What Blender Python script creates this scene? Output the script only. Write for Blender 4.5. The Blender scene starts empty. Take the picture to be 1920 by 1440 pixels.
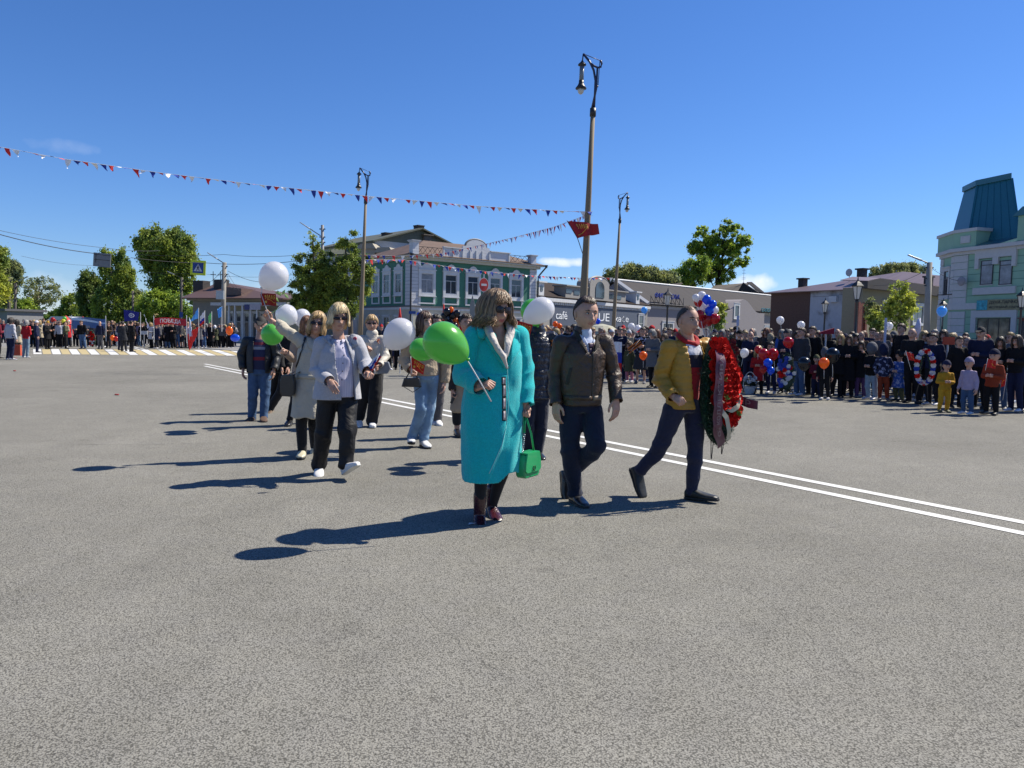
import bpy, bmesh, math, random
import numpy as np
from mathutils import Vector, Matrix
from mathutils.bvhtree import BVHTree
random.seed(7); RNG = np.random.default_rng(7)
rad = math.radians
scene = bpy.context.scene
COL = scene.collection
# ------------------------------------------------------------------ camera
CAMH = 1.45; PITCH = rad(3.97); ROLL = rad(1.1)
CM = Matrix.Rotation(rad(90) - PITCH, 3, 'X') @ Matrix.Rotation(ROLL, 3, 'Z')
CPOS = Vector((0, 0, CAMH))
cam_d = bpy.data.cameras.new('camera'); cam = bpy.data.objects.new('camera', cam_d)
cam_d.sensor_width = 36; cam_d.lens = 1442 / 1920 * 36; cam_d.clip_end = 3000; cam_d.clip_start = 0.05
cam.matrix_world = Matrix.Translation(CPOS) @ CM.to_4x4()
COL.objects.link(cam); scene.camera = cam
# ------------------------------------------------------------------ light
SUN_EL = rad(49); SUN_DIR = Vector((0.908 * math.cos(SUN_EL), 0.419 * math.cos(SUN_EL), math.sin(SUN_EL))).normalized()
sun_d = bpy.data.lights.new('sun', 'SUN'); sun_d.energy = 4.9; sun_d.angle = rad(0.5); sun_d.color = (1, .93, .80)
sun = bpy.data.objects.new('sun', sun_d); COL.objects.link(sun)
sun.rotation_euler = (-SUN_DIR).to_track_quat('-Z', 'Y').to_euler(); sun.location = (0, 0, 60)
W = bpy.data.worlds.new('World'); scene.world = W; W.use_nodes = True
nt = W.node_tree; nt.nodes.clear()
def wn(t, **k):
 n = nt.nodes.new(t)
 for a, b in k.items(): setattr(n, a, b)
 return n
wo = wn('ShaderNodeOutputWorld'); wb = wn('ShaderNodeBackground'); wb.inputs[1].default_value = 0.075
sky = wn('ShaderNodeTexSky', sky_type='NISHITA', sun_disc=False, sun_elevation=SUN_EL,
         sun_rotation=math.atan2(SUN_DIR.x, SUN_DIR.y), altitude=100, air_density=1.0, dust_density=0.12, ozone_density=4.5)
# a few small fair-weather clouds, given by their direction in the sky
geo = wn('ShaderNodeNewGeometry')
def cloud_mask(d, sx, sy, dens):
 dv = d.normalized(); r = dv.cross(Vector((0, 0, 1))).normalized(); u = r.cross(dv)
 def dot(vec, sc):
  m = wn('ShaderNodeVectorMath', operation='DOT_PRODUCT'); nt.links.new(tc.outputs['Generated'], m.inputs[0]); m.inputs[1].default_value = vec
  q = wn('ShaderNodeMath', operation='DIVIDE'); nt.links.new(m.outputs['Value'], q.inputs[0]); q.inputs[1].default_value = sc
  p = wn('ShaderNodeMath', operation='MULTIPLY'); nt.links.new(q.outputs[0], p.inputs[0]); nt.links.new(q.outputs[0], p.inputs[1]); return p
 a, b = dot(r, sx), dot(u, sy)
 s = wn('ShaderNodeMath', operation='ADD'); nt.links.new(a.outputs[0], s.inputs[0]); nt.links.new(b.outputs[0], s.inputs[1])
 no = wn('ShaderNodeTexNoise'); no.inputs['Scale'].default_value = 45; no.inputs['Detail'].default_value = 6; nt.links.new(tc.outputs['Generated'], no.inputs['Vector'])
 n2 = wn('ShaderNodeMath', operation='MULTIPLY_ADD'); nt.links.new(no.outputs[0], n2.inputs[0]); n2.inputs[1].default_value = 3.4; nt.links.new(s.outputs[0], n2.inputs[2])
 mr = wn('ShaderNodeMapRange'); mr.inputs['From Min'].default_value = 3.0; mr.inputs['From Max'].default_value = 1.5
 mr.inputs['To Min'].default_value = 0; mr.inputs['To Max'].default_value = dens; nt.links.new(n2.outputs[0], mr.inputs['Value'])
 # only in front of the direction
 m = wn('ShaderNodeVectorMath', operation='DOT_PRODUCT'); nt.links.new(tc.outputs['Generated'], m.inputs[0]); m.inputs[1].default_value = dv
 g = wn('ShaderNodeMath', operation='GREATER_THAN'); nt.links.new(m.outputs['Value'], g.inputs[0]); g.inputs[1].default_value = 0.5
 o = wn('ShaderNodeMath', operation='MULTIPLY'); nt.links.new(mr.outputs[0], o.inputs[0]); nt.links.new(g.outputs[0], o.inputs[1]); return o
tc = wn('ShaderNodeTexCoord')
def ray(px, py):
 return (CM @ Vector(((px - 960) / 1442, -(py - 720) / 1442, -1))).normalized()
masks = [cloud_mask(ray(*c[:2]), c[2], c[3], c[4]) for c in
         [(1050, 491, .030, .0055, .85), (1412, 532, .026, .012, .9), (112, 274, .03, .008, .12), (465, 545, .05, .02, .15), (88, 572, .06, .03, .22)]]
acc = masks[0].outputs[0]
for m_ in masks[1:]:
 q = wn('ShaderNodeMath', operation='MAXIMUM'); nt.links.new(acc, q.inputs[0]); nt.links.new(m_.outputs[0], q.inputs[1]); acc = q.outputs[0]
hs = wn('ShaderNodeHueSaturation'); hs.inputs['Saturation'].default_value = 1.08; hs.inputs['Value'].default_value = 1.0
tint = wn('ShaderNodeMixRGB', blend_type='MULTIPLY'); tint.inputs[0].default_value = 1; tint.inputs[2].default_value = (.74, .87, 1.16, 1)
nt.links.new(sky.outputs[0], tint.inputs[1]); nt.links.new(tint.outputs[0], hs.inputs['Color'])
mx = wn('ShaderNodeMixRGB'); nt.links.new(acc, mx.inputs[0]); nt.links.new(hs.outputs[0], mx.inputs[1]); mx.inputs[2].default_value = (8.5, 9, 10, 1)
nt.links.new(mx.outputs[0], wb.inputs[0]); nt.links.new(wb.outputs[0], wo.inputs[0])
scene.view_settings.view_transform = 'Standard'; scene.view_settings.look = 'None'
scene.view_settings.exposure = 0.66; scene.view_settings.gamma = 1; scene.view_settings.use_curve_mapping = False
scene.render.engine = 'CYCLES'
# ------------------------------------------------------------------ pixel helpers (photo pixels, 1920 x 1440)
def at(px, py, Y):
 d = ray(px, py); return CPOS + d * (Y / d.y)
def ground(px, py, z=0.0):
 d = ray(px, py); return CPOS + d * ((z - CAMH) / d.z)
def hz(px):   # horizon row at a column
 return 620 + (px - 960) * math.tan(ROLL)
# ------------------------------------------------------------------ objects
def tag(o, label=None, cat=None, group=None, kind=None):
 if label: o['label'] = label
 if cat: o['category'] = cat
 if group: o['group'] = group
 if kind: o['kind'] = kind
 return o
def empty(name, loc, label=None, cat=None, group=None, rz=0):
 o = bpy.data.objects.new(name, None); COL.objects.link(o); o.location = loc; o.rotation_euler = (0, 0, rz)
 o.empty_display_size = .1
 return tag(o, label, cat, group)
def link(name, me, mats=None, parent=None, loc=None):
 o = bpy.data.objects.new(name, me); COL.objects.link(o)
 if mats is not None:
  mi = np.empty(len(me.polygons), np.int32); me.polygons.foreach_get('material_index', mi); me.materials.clear()
  for m in (mats if isinstance(mats, (list, tuple)) else [mats]): me.materials.append(m)
  if mi.any(): me.polygons.foreach_set('material_index', mi)
 if parent: o.parent = parent
 if loc is not None: o.location = loc
 return o
def copy_tree(o, parent=None):
 c = o.copy(); COL.objects.link(c); c.parent = parent
 for ch in o.children: copy_tree(ch, c)
 return c
class G:
 """collects shapes; build() makes ONE mesh"""
 def __init__(s): s.v = []; s.f = []; s.m = []
 def add(s, vs, fs, m=0):
  b = len(s.v); s.v.extend([tuple(v) for v in vs]); s.f.extend([tuple(i + b for i in f) for f in fs]); s.m.extend([m] * len(fs)); return s
 def box(s, c, h, m=0, R=None):
  vs = []
  for x in (-1, 1):
   for y in (-1, 1):
    for z in (-1, 1):
     p = Vector((x * h[0], y * h[1], z * h[2]))
     if R is not None: p = R @ p
     vs.append(Vector(c) + p)
  return s.add(vs, [(0, 1, 3, 2), (4, 6, 7, 5), (0, 4, 5, 1), (2, 3, 7, 6), (0, 2, 6, 4), (1, 5, 7, 3)], m)
 def bx(s, x0, x1, y0, y1, z0, z1, m=0):
  return s.box(((x0 + x1) / 2, (y0 + y1) / 2, (z0 + z1) / 2), (abs(x1 - x0) / 2, abs(y1 - y0) / 2, abs(z1 - z0) / 2), m)
 def loft(s, rings, m=0, cap=True, n=16, e=2.0):
  """rings: (centre, U, V) half-axis vectors"""
  vs = []; fs = []
  for c, U, V in rings:
   c, U, V = Vector(c), Vector(U), Vector(V)
   for i in range(n):
    t = 2 * math.pi * i / n; ct, st = math.cos(t), math.sin(t)
    a = math.copysign(abs(ct) ** (2 / e), ct); b = math.copysign(abs(st) ** (2 / e), st)
    vs.append(c + U * a + V * b)
  for k in range(len(rings) - 1):
   for i in range(n):
    j = (i + 1) % n
    fs.append((k * n + i, k * n + j, (k + 1) * n + j, (k + 1) * n + i))
  if cap:
   fs.append(tuple(range(n - 1, -1, -1))); fs.append(tuple(range((len(rings) - 1) * n, len(rings) * n)))
  return s.add(vs, fs, m)
 def tube(s, pts, r, m=0, n=8, cap=True, flat=1.0, side=None):
  """swept tube; r number or list; flat squashes across 'side'"""
  pts = [Vector(p) for p in pts]
  if not isinstance(r, (list, tuple)): r = [r] * len(pts)
  rings = []
  up = Vector(side) if side else Vector((0.13, 0.21, 1))
  for i, p in enumerate(pts):
   t = (pts[min(i + 1, len(pts) - 1)] - pts[max(i - 1, 0)])
   if t.length < 1e-9: t = Vector((0, 0, 1))
   t.normalize()
   a = t.cross(up)
   if a.length < 0.05: a = t.cross(Vector((1, 0.1, 0)))
   a.normalize(); b = t.cross(a).normalized()
   rings.append((p, a * r[i], b * r[i] * flat))
  return s.loft(rings, m, cap, n)
 def capsule(s, A, B, ra, rb, m=0, n=12, fl=1.0, side=None):
  """tapered capsule with round ends"""
  A, B = Vector(A), Vector(B); t = (B - A)
  L = max(t.length, 1e-6); t /= L
  up = Vector(side) if side else Vector((0.1, 0.2, 1))
  a = t.cross(up)
  if a.length < .05: a = t.cross(Vector((1, .1, 0)))
  a.normalize(); b = t.cross(a).normalized()
  R = []
  for k in range(1, 5):
   q = math.pi / 2 * (1 - k / 5 + .02) ; R.append((A - t * ra * math.sin(q), a * ra * math.cos(q), b * ra * math.cos(q) * fl))
  R.append((A, a * ra, b * ra * fl)); R.append((B, a * rb, b * rb * fl))
  for k in range(4, 0, -1):
   q = math.pi / 2 * (1 - k / 5 + .02); R.append((B + t * rb * math.sin(q), a * rb * math.cos(q), b * rb * math.cos(q) * fl))
  return s.loft(R, m, True, n)
 def chain(s, pts, rs, m=0, n=12, fl=1.0, side=None):
  for i in range(len(pts) - 1): s.capsule(pts[i], pts[i + 1], rs[i], rs[i + 1], m, n, fl, side)
  return s
 def ball(s, c, r, m=0, nu=12, nv=8, M=None):
  c = Vector(c); r = Vector(r if hasattr(r, '__len__') else (r, r, r))
  vs = []; fs = []
  for j in range(1, nv):
   ph = math.pi * j / nv
   for i in range(nu):
    th = 2 * math.pi * i / nu
    p = Vector((r.x * math.sin(ph) * math.cos(th), r.y * math.sin(ph) * math.sin(th), r.z * math.cos(ph)))
    vs.append(c + (M @ p if M is not None else p))
  top = len(vs); p = Vector((0, 0, r.z)); vs.append(c + (M @ p if M is not None else p)); vs.append(c - (M @ p if M is not None else p))
  for j in range(nv - 2):
   for i in range(nu):
    k = (i + 1) % nu; fs.append((j * nu + i, (j + 1) * nu + i, (j + 1) * nu + k, j * nu + k))
  for i in range(nu):
   k = (i + 1) % nu; fs.append((top, i, k)); fs.append((top + 1, (nv - 2) * nu + k, (nv - 2) * nu + i))
  return s.add(vs, fs, m)
 def prism(s, poly, y0, y1, m=0):
  """polygon in x,z extruded along y"""
  n = len(poly); vs = [(x, y0, z) for x, z in poly] + [(x, y1, z) for x, z in poly]
  fs = [tuple(range(n)), tuple(range(2 * n - 1, n - 1, -1))] + [(i, i + n, (i + 1) % n + n, (i + 1) % n) for i in range(n)]
  return s.add(vs, fs, m)
 def mesh(s, name='m', smooth=False):
  me = bpy.data.meshes.new(name); me.from_pydata([tuple(v) for v in s.v], [], s.f)
  if any(s.m): me.polygons.foreach_set('material_index', s.m)
  if smooth: me.polygons.foreach_set('use_smooth', [True] * len(s.f))
  me.validate(); me.update(); return me
 def build(s, name, mats, parent=None, smooth=False, loc=None, fix=True):
  me = s.mesh(name, smooth)
  if fix: recalc(me)
  return link(name, me, mats, parent, loc)
def recalc(me):
 bm = bmesh.new(); bm.from_mesh(me); bmesh.ops.recalc_face_normals(bm, faces=bm.faces); bm.to_mesh(me); bm.free()
def mesh_np(name, v, f, smooth=False):
 me = bpy.data.meshes.new(name); v = np.asarray(v, np.float32); f = np.asarray(f, np.int32); k = f.shape[1]
 me.vertices.add(len(v)); me.vertices.foreach_set('co', v.ravel())
 me.loops.add(f.size); me.loops.foreach_set('vertex_index', f.ravel())
 me.polygons.add(len(f)); me.polygons.foreach_set('loop_start', np.arange(0, f.size, k, dtype=np.int32))
 if smooth: me.polygons.foreach_set('use_smooth', np.ones(len(f), bool))
 me.update(calc_edges=True); return me
def evaluate(me, setup):
 """run modifiers on a mesh and bake the result into a new mesh"""
 o = bpy.data.objects.new('tmp', me); COL.objects.link(o)
 for typ, kw in setup:
  m = o.modifiers.new(typ, typ)
  for a, b in kw.items(): setattr(m, a, b)
 dg = bpy.context.evaluated_depsgraph_get(); dg.update()
 r = bpy.data.meshes.new_from_object(o.evaluated_get(dg), preserve_all_data_layers=False, depsgraph=dg)
 bpy.data.objects.remove(o); return r
def remesh(g, vox=.01, smooth=4, fac=.5):
 me = g.mesh(); recalc(me)
 r = evaluate(me, [('REMESH', dict(mode='VOXEL', voxel_size=vox)), ('SMOOTH', dict(iterations=smooth, factor=fac))])
 bpy.data.meshes.remove(me)
 r.polygons.foreach_set('use_smooth', np.ones(len(r.polygons), bool)); r.update()
 return r
def co_of(me):
 a = np.empty(len(me.vertices) * 3, np.float32); me.vertices.foreach_get('co', a); return a.reshape(-1, 3)
def no_of(me):
 a = np.empty(len(me.vertices) * 3, np.float32); me.vertices.foreach_get('normal', a); return a.reshape(-1, 3)
def set_co(me, a):
 me.vertices.foreach_set('co', np.ascontiguousarray(a, np.float32).ravel()); me.update()
def del_faces(me, fn):
 """delete faces whose centre satisfies fn(centre Nx3, normal Nx3) -> bool array"""
 n = len(me.polygons); c = np.empty(n * 3, np.float32); me.polygons.foreach_get('center', c); nn = np.empty(n * 3, np.float32); me.polygons.foreach_get('normal', nn)
 k = fn(c.reshape(-1, 3), nn.reshape(-1, 3)); idx = np.nonzero(k)[0]
 bm = bmesh.new(); bm.from_mesh(me); bm.faces.ensure_lookup_table()
 bmesh.ops.delete(bm, geom=[bm.faces[int(i)] for i in idx], context='FACES'); bm.to_mesh(me); bm.free(); me.update()
def snoise(p, f, seed=0):
 """cheap smooth noise from warped sines, about -1..1"""
 r = np.random.default_rng(seed); out = 0
 q = p * f
 for k in range(4):
  d = r.normal(size=3); d /= np.linalg.norm(d); e = r.normal(size=3); e /= np.linalg.norm(e)
  out = out + np.sin(q @ d * (1 + .35 * k) + r.uniform(0, 6) + 1.7 * np.sin(q @ e * .7 + r.uniform(0, 6)))
 return out / 4
def join_meshes(ms, name='m'):
 """join list of (mesh, material offset) into one"""
 V = []; F = []; Mi = []; b = 0
 for me, mo in ms:
  c = co_of(me); V.append(c)
  for p in me.polygons: F.append(tuple(i + b for i in p.vertices)); Mi.append(p.material_index + mo)
  b += len(c)
 me = bpy.data.meshes.new(name); me.from_pydata(np.concatenate(V).tolist(), [], F)
 me.polygons.foreach_set('material_index', Mi); me.polygons.foreach_set('use_smooth', [True] * len(F)); me.update(); return me
# ------------------------------------------------------------------ materials
MATS = {}
def mat(name, col=(.5, .5, .5), rough=.6, metal=0, var=.12, vs=6, bump=0, bs=80, bd=.01, spec=.5, oc=False, coat=0, trans=0, alpha=1, sheen=0, stretch=None, sub=0, var2=None, emit=0, fold=0):
 if name in MATS: return MATS[name]
 m = bpy.data.materials.new(name); m.use_nodes = True; t = m.node_tree; b = t.nodes['Principled BSDF']; L = t.links.new
 N = lambda ty: t.nodes.new(ty)
 b.inputs['Roughness'].default_value = rough; b.inputs['Metallic'].default_value = metal
 b.inputs['Specular IOR Level'].default_value = spec; b.inputs['Coat Weight'].default_value = coat
 b.inputs['Sheen Weight'].default_value = sheen
 if trans: b.inputs['Transmission Weight'].default_value = trans
 if sub:
  b.inputs['Subsurface Weight'].default_value = sub; b.inputs['Subsurface Radius'].default_value = (.012, .005, .003)
 tcn = N('ShaderNodeTexCoord'); vec = tcn.outputs['Object']
 if stretch:
  mp = N('ShaderNodeMapping'); mp.inputs['Scale'].default_value = stretch; L(vec, mp.inputs[0]); vec = mp.outputs[0]
 no = N('ShaderNodeTexNoise'); no.inputs['Scale'].default_value = vs; no.inputs['Detail'].default_value = 5; L(vec, no.inputs['Vector'])
 mr = N('ShaderNodeMapRange'); mr.inputs['From Min'].default_value = .25; mr.inputs['From Max'].default_value = .75
 mr.inputs['To Min'].default_value = 1 - var; mr.inputs['To Max'].default_value = 1 + var; L(no.outputs[0], mr.inputs['Value'])
 mul = N('ShaderNodeMixRGB'); mul.blend_type = 'MULTIPLY'; mul.inputs[0].default_value = 1
 if oc:
  oi = N('ShaderNodeObjectInfo'); L(oi.outputs['Color'], mul.inputs[1])
 else: mul.inputs[1].default_value = (*col, 1)
 L(mr.outputs[0], mul.inputs[2]); src = mul.outputs[0]
 if 'hair' in name and name != 'crowd_hair':
  gi = N('ShaderNodeNewGeometry'); ri = N('ShaderNodeMapRange'); ri.inputs['To Min'].default_value = .45; ri.inputs['To Max'].default_value = 1.7; L(gi.outputs['Random Per Island'], ri.inputs['Value']); m3 = N('ShaderNodeMixRGB'); m3.blend_type = 'MULTIPLY'; m3.inputs[0].default_value = 1; L(src, m3.inputs[1]); L(ri.outputs[0], m3.inputs[2]); src = m3.outputs[0]
 if var2:   # second colour in large patches
  n2 = N('ShaderNodeTexNoise'); n2.inputs['Scale'].default_value = var2[1]; n2.inputs['Detail'].default_value = 6; L(vec, n2.inputs['Vector'])
  r2 = N('ShaderNodeMapRange'); r2.inputs['From Min'].default_value = var2[2]; r2.inputs['From Max'].default_value = var2[2] + .12; L(n2.outputs[0], r2.inputs['Value'])
  mm = N('ShaderNodeMixRGB'); L(r2.outputs[0], mm.inputs[0]); L(src, mm.inputs[1]); mm.inputs[2].default_value = (*var2[0], 1); src = mm.outputs[0]
 L(src, b.inputs['Base Color'])
 if emit: L(src, b.inputs['Emission Color']); b.inputs['Emission Strength'].default_value = emit
 if bump or fold:
  nb = N('ShaderNodeTexNoise'); nb.inputs['Scale'].default_value = bs; nb.inputs['Detail'].default_value = 4; L(vec, nb.inputs['Vector'])
  bu = N('ShaderNodeBump'); bu.inputs['Strength'].default_value = bump; bu.inputs['Distance'].default_value = bd; L(nb.outputs[0], bu.inputs['Height'])
  last = bu
  if fold:
   nf = N('ShaderNodeTexNoise'); nf.inputs['Scale'].default_value = 9; nf.inputs['Detail'].default_value = 3; nf.inputs['Distortion'].default_value = 1.2; L(vec, nf.inputs['Vector'])
   bf = N('ShaderNodeBump'); bf.inputs['Strength'].default_value = fold; bf.inputs['Distance'].default_value = .03; L(nf.outputs[0], bf.inputs['Height'])
   L(bu.outputs[0], bf.inputs['Normal']); last = bf
  L(last.outputs[0], b.inputs['Normal'])
 MATS[name] = m; return m
def cloth(name, col, rough=.85, fold=.5, **k):
 return mat(name, col, rough, var=.10, vs=25, bump=.35, bs=260, bd=.004, spec=.25, sheen=.15, fold=fold, **k)
def leafmat(name, col, tr=.48):
 if name in MATS: return MATS[name]
 m = bpy.data.materials.new(name); m.use_nodes = True; t = m.node_tree; t.nodes.clear(); L = t.links.new; N = t.nodes.new
 o = N('ShaderNodeOutputMaterial'); d = N('ShaderNodeBsdfPrincipled'); d.inputs['Roughness'].default_value = .5; d.inputs['Specular IOR Level'].default_value = .35
 tr_ = N('ShaderNodeBsdfTranslucent'); mx = N('ShaderNodeMixShader'); mx.inputs[0].default_value = tr
 g = N('ShaderNodeNewGeometry'); r = N('ShaderNodeMapRange'); r.inputs['To Min'].default_value = .55; r.inputs['To Max'].default_value = 1.5
 L(g.outputs['Random Per Island'], r.inputs['Value'])
 tcn = N('ShaderNodeTexCoord'); no = N('ShaderNodeTexNoise'); no.inputs['Scale'].default_value = .7; no.inputs['Detail'].default_value = 3; L(tcn.outputs['Object'], no.inputs['Vector'])
 cr = N('ShaderNodeMixRGB'); nr = N('ShaderNodeMapRange'); nr.inputs['From Min'].default_value = .35; nr.inputs['From Max'].default_value = .65; L(no.outputs[0], nr.inputs['Value']); L(nr.outputs[0], cr.inputs[0]); cr.inputs[1].default_value = (col[0] * .5, col[1] * .62, col[2] * .8, 1); cr.inputs[2].default_value = (col[0] * 1.75, col[1] * 1.5, col[2] * .9, 1)
 mu = N('ShaderNodeMixRGB'); mu.blend_type = 'MULTIPLY'; mu.inputs[0].default_value = 1; L(cr.outputs[0], mu.inputs[1]); L(r.outputs[0], mu.inputs[2])
 L(mu.outputs[0], d.inputs['Base Color']); L(mu.outputs[0], tr_.inputs[0]); L(d.outputs[0], mx.inputs[1]); L(tr_.outputs[0], mx.inputs[2]); L(mx.outputs[0], o.inputs[0])
 MATS[name] = m; return m
def text_mesh(s, size=1, ext=.005, off=0):
 c = bpy.data.curves.new('t', 'FONT'); c.body = s; c.size = size; c.extrude = ext; c.offset = off; c.align_x = 'LEFT'; c.resolution_u = 3
 o = bpy.data.objects.new('t', c); COL.objects.link(o); dg = bpy.context.evaluated_depsgraph_get(); dg.update()
 me = bpy.data.meshes.new_from_object(o.evaluated_get(dg)); bpy.data.objects.remove(o); bpy.data.curves.remove(c); return me
def text(name, s, size, origin, xdir, updir, m, parent=None, width=None, ext=.005, height=None, off=0, at_left=True):
 """lettering laid flat on a plane: origin = lower left, world or parent space"""
 me = text_mesh(s, size, ext, off); c = co_of(me); lo, hi = c.min(0), c.max(0)
 sx = (width / (hi[0] - lo[0])) if width else 1; sy = (height / (hi[1] - lo[1])) if height else sx
 X = Vector(xdir).normalized(); U = Vector(updir).normalized(); Z = X.cross(U)
 q = np.outer((c[:, 0] - lo[0]) * sx, X) + np.outer((c[:, 1] - lo[1]) * sy, U) + np.outer(c[:, 2], Z) + np.array(origin)
 set_co(me, q); return link(name, me, m, parent)
# ================================================================== ground and markings
def asphalt():
 m = bpy.data.materials.new('asphalt'); m.use_nodes = True; t = m.node_tree; b = t.nodes['Principled BSDF']; L = t.links.new; N = t.nodes.new
 tcn = N('ShaderNodeTexCoord'); v = tcn.outputs['Object']
 def noise(s, d=4, dist=0):
  n = N('ShaderNodeTexNoise'); n.inputs['Scale'].default_value = s; n.inputs['Detail'].default_value = d; n.inputs['Distortion'].default_value = dist; L(v, n.inputs['Vector']); return n.outputs[0]
 def ramp(src, a, b_, lo, hi):
  r = N('ShaderNodeMapRange'); r.inputs['From Min'].default_value = a; r.inputs['From Max'].default_value = b_; r.inputs['To Min'].default_value = lo; r.inputs['To Max'].default_value = hi; L(src, r.inputs['Value']); return r.outputs[0]
 def mul(a, b_):
  q = N('ShaderNodeMath'); q.operation = 'MULTIPLY'; L(a, q.inputs[0]); L(b_, q.inputs[1]); return q.outputs[0]
 vo = N('ShaderNodeTexVoronoi'); vo.inputs['Scale'].default_value = 135; L(v, vo.inputs['Vector'])
 sep = N('ShaderNodeSeparateColor'); L(vo.outputs['Color'], sep.inputs[0])
 stones = ramp(sep.outputs[0], 0, 1, .82, 1.15)                     # each stone its own grey
 gaps = ramp(vo.outputs['Distance'], .45, .75, 1.0, .46)            # bitumen between the stones
 pits = ramp(noise(78, 3), .57, .71, 1.0, .45)
 broad = ramp(noise(.35, 5, .6), .3, .7, .90, 1.09)
 mid = ramp(noise(2.2, 5), .3, .7, .94, 1.05)
 k = mul(mul(mul(stones, gaps), pits), mul(broad, mid))
 # long rubbed tyre streaks that run along the street
 mp = N('ShaderNodeMapping'); mp.inputs['Rotation'].default_value = (0, 0, rad(-34)); mp.inputs['Scale'].default_value = (2.6, .05, 1); L(v, mp.inputs[0])
 ns = N('ShaderNodeTexNoise'); ns.inputs['Scale'].default_value = .8; ns.inputs['Detail'].default_value = 6; L(mp.outputs[0], ns.inputs['Vector'])
 k = mul(k, ramp(ns.outputs[0], .60, .76, 1.0, .91)); k = mul(k, ramp(noise(.9, 6, 1.5), .66, .74, 1.0, .84)); k = mul(k, ramp(noise(.16, 4, 1), .50, .58, 1.0, .93))
 mixc = N('ShaderNodeMixRGB'); L(noise(5, 3), mixc.inputs[0]); mixc.inputs[1].default_value = (.256, .247, .214, 1); mixc.inputs[2].default_value = (.236, .230, .212, 1)
 mm = N('ShaderNodeMixRGB'); mm.blend_type = 'MULTIPLY'; mm.inputs[0].default_value = 1; L(mixc.outputs[0], mm.inputs[1]); L(k, mm.inputs[2]); L(mm.outputs[0], b.inputs['Base Color'])
 b.inputs['Roughness'].default_value = .95; b.inputs['Specular IOR Level'].default_value = .08
 bu = N('ShaderNodeBump'); bu.inputs['Strength'].default_value = .55; bu.inputs['Distance'].default_value = .006; L(mul(gaps, pits), bu.inputs['Height']); L(bu.outputs[0], b.inputs['Normal'])
 return m
ASPH = asphalt()
def sheet(name, pts, z, m, kind='structure', thick=0):
 g = G(); n = len(pts)
 if thick:
  g.add([(p[0], p[1], z) for p in pts] + [(p[0], p[1], z - thick) for p in pts], [tuple(range(n))] + [(i, i + n, (i + 1) % n + n, (i + 1) % n) for i in range(n)])
 else: g.add([(p[0], p[1], z) for p in pts], [tuple(range(n))])
 o = g.build(name, m); o['kind'] = kind; return o
sheet('ground', [(-900, -60), (900, -60), (900, 1500), (-900, 1500)], -.006, mat('far_ground', (.16, .17, .10), .95, var=.3, vs=.05))
sheet('road', [(-160, -20), (60, -20), (60, 110), (-160, 160)], 0, ASPH)
far = [(-34, 60), (-20, 60), (-190, 420), (-212, 420)]
PAINT = mat('road_paint', (.60, .60, .58), .7, var=.10, vs=7, var2=((.30, .29, .27), 14, .66))
YPAINT = mat('yellow_road_paint', (.42, .34, .17), .8, var=.15, vs=5, var2=((.26, .25, .2), 5, .60))
def line_px(a, b, wid, z, m, name):
 A, B = ground(*a), ground(*b); d = (B - A).normalized(); n = Vector((-d.y, d.x, 0)) * wid / 2
 k = 60; g = G(); vs = []
 for i in range(k + 1):
  p = A.lerp(B, i / k); vs += [p + n + Vector((0, 0, z)), p - n + Vector((0, 0, z))]
 g.add(vs, [(2 * i, 2 * i + 1, 2 * i + 3, 2 * i + 2) for i in range(k)])
 o = g.build(name, m); o['kind'] = 'structure'; return o
# double centre line, running from the crossing past the camera
e1, e2 = ground(384, 684), ground(1922, 983.5); d12 = (e2 - e1).normalized()
nn = Vector((-d12.y, d12.x, 0))
for s_, (a, b) in enumerate([((384, 682.5), (1940, 984)), ((384, 686.5), (1940, 1005))]):
 line_px(a, b, .12, .004, PAINT, 'center_line')
line_px((263, 656), (205, 640), .12, .004, PAINT, 'center_line'); line_px((272, 655.5), (212, 640), .12, .004, PAINT, 'center_line')
# zebra crossing, white and yellow bars
ZT, ZB = 654.5, 664.0
for i in range(27):
 x0 = 62 + i * 17.2; sh = (x0 - 60) * .085
 g = G(); q = [ground(x0 - sh * .35, ZT + i * .10), ground(x0 + 15 - sh * .35, ZT + i * .10), ground(x0 + 16 + sh * .65, ZB + i * .14), ground(x0 + .5 + sh * .65, ZB + i * .14)]
 g.add([(p.x, p.y, .004) for p in q], [(0, 1, 2, 3)]); o = g.build('crossing_bar', PAINT if i % 2 == 0 else YPAINT); o['kind'] = 'structure'
# cracks and joints in the surface
CRK = mat('crack_tar', (.10, .095, .085), .85)
def crack(pts, w=.010):
 g = G(); P = [ground(*p) for p in pts]; out = []
 for i in range(len(P) - 1):
  for k in range(14):
   p = P[i].lerp(P[i + 1], k / 14); out.append(p + Vector((random.uniform(-1, 1) * .03, random.uniform(-1, 1) * .03, 0)))
 vs = []
 for i, p in enumerate(out):
  t = (out[min(i + 1, len(out) - 1)] - out[max(0, i - 1)]).normalized(); n = Vector((-t.y, t.x, 0)) * w * random.uniform(.3, 1)
  vs += [(p.x + n.x, p.y + n.y, .003), (p.x - n.x, p.y - n.y, .003)]
 g.add(vs, [(2 * i, 2 * i + 1, 2 * i + 3, 2 * i + 2) for i in range(len(out) - 1)]); o = g.build('road_crack', CRK); o['kind'] = 'structure'
crack([(0, 696), (250, 697), (460, 697), (900, 706)], .02)
crack([(120, 834), (300, 833), (420, 832)], .006)
for q_ in ([(640, 1040), (760, 1130), (870, 1210), (960, 1290), (1000, 1380)], [(300, 960), (480, 1010), (640, 1040)], [(1180, 1000), (1420, 1120), (1700, 1330)], [(1500, 960), (1640, 930), (1900, 915)], [(60, 1120), (240, 1090), (330, 1010)]): crack(q_, .0011)
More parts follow.
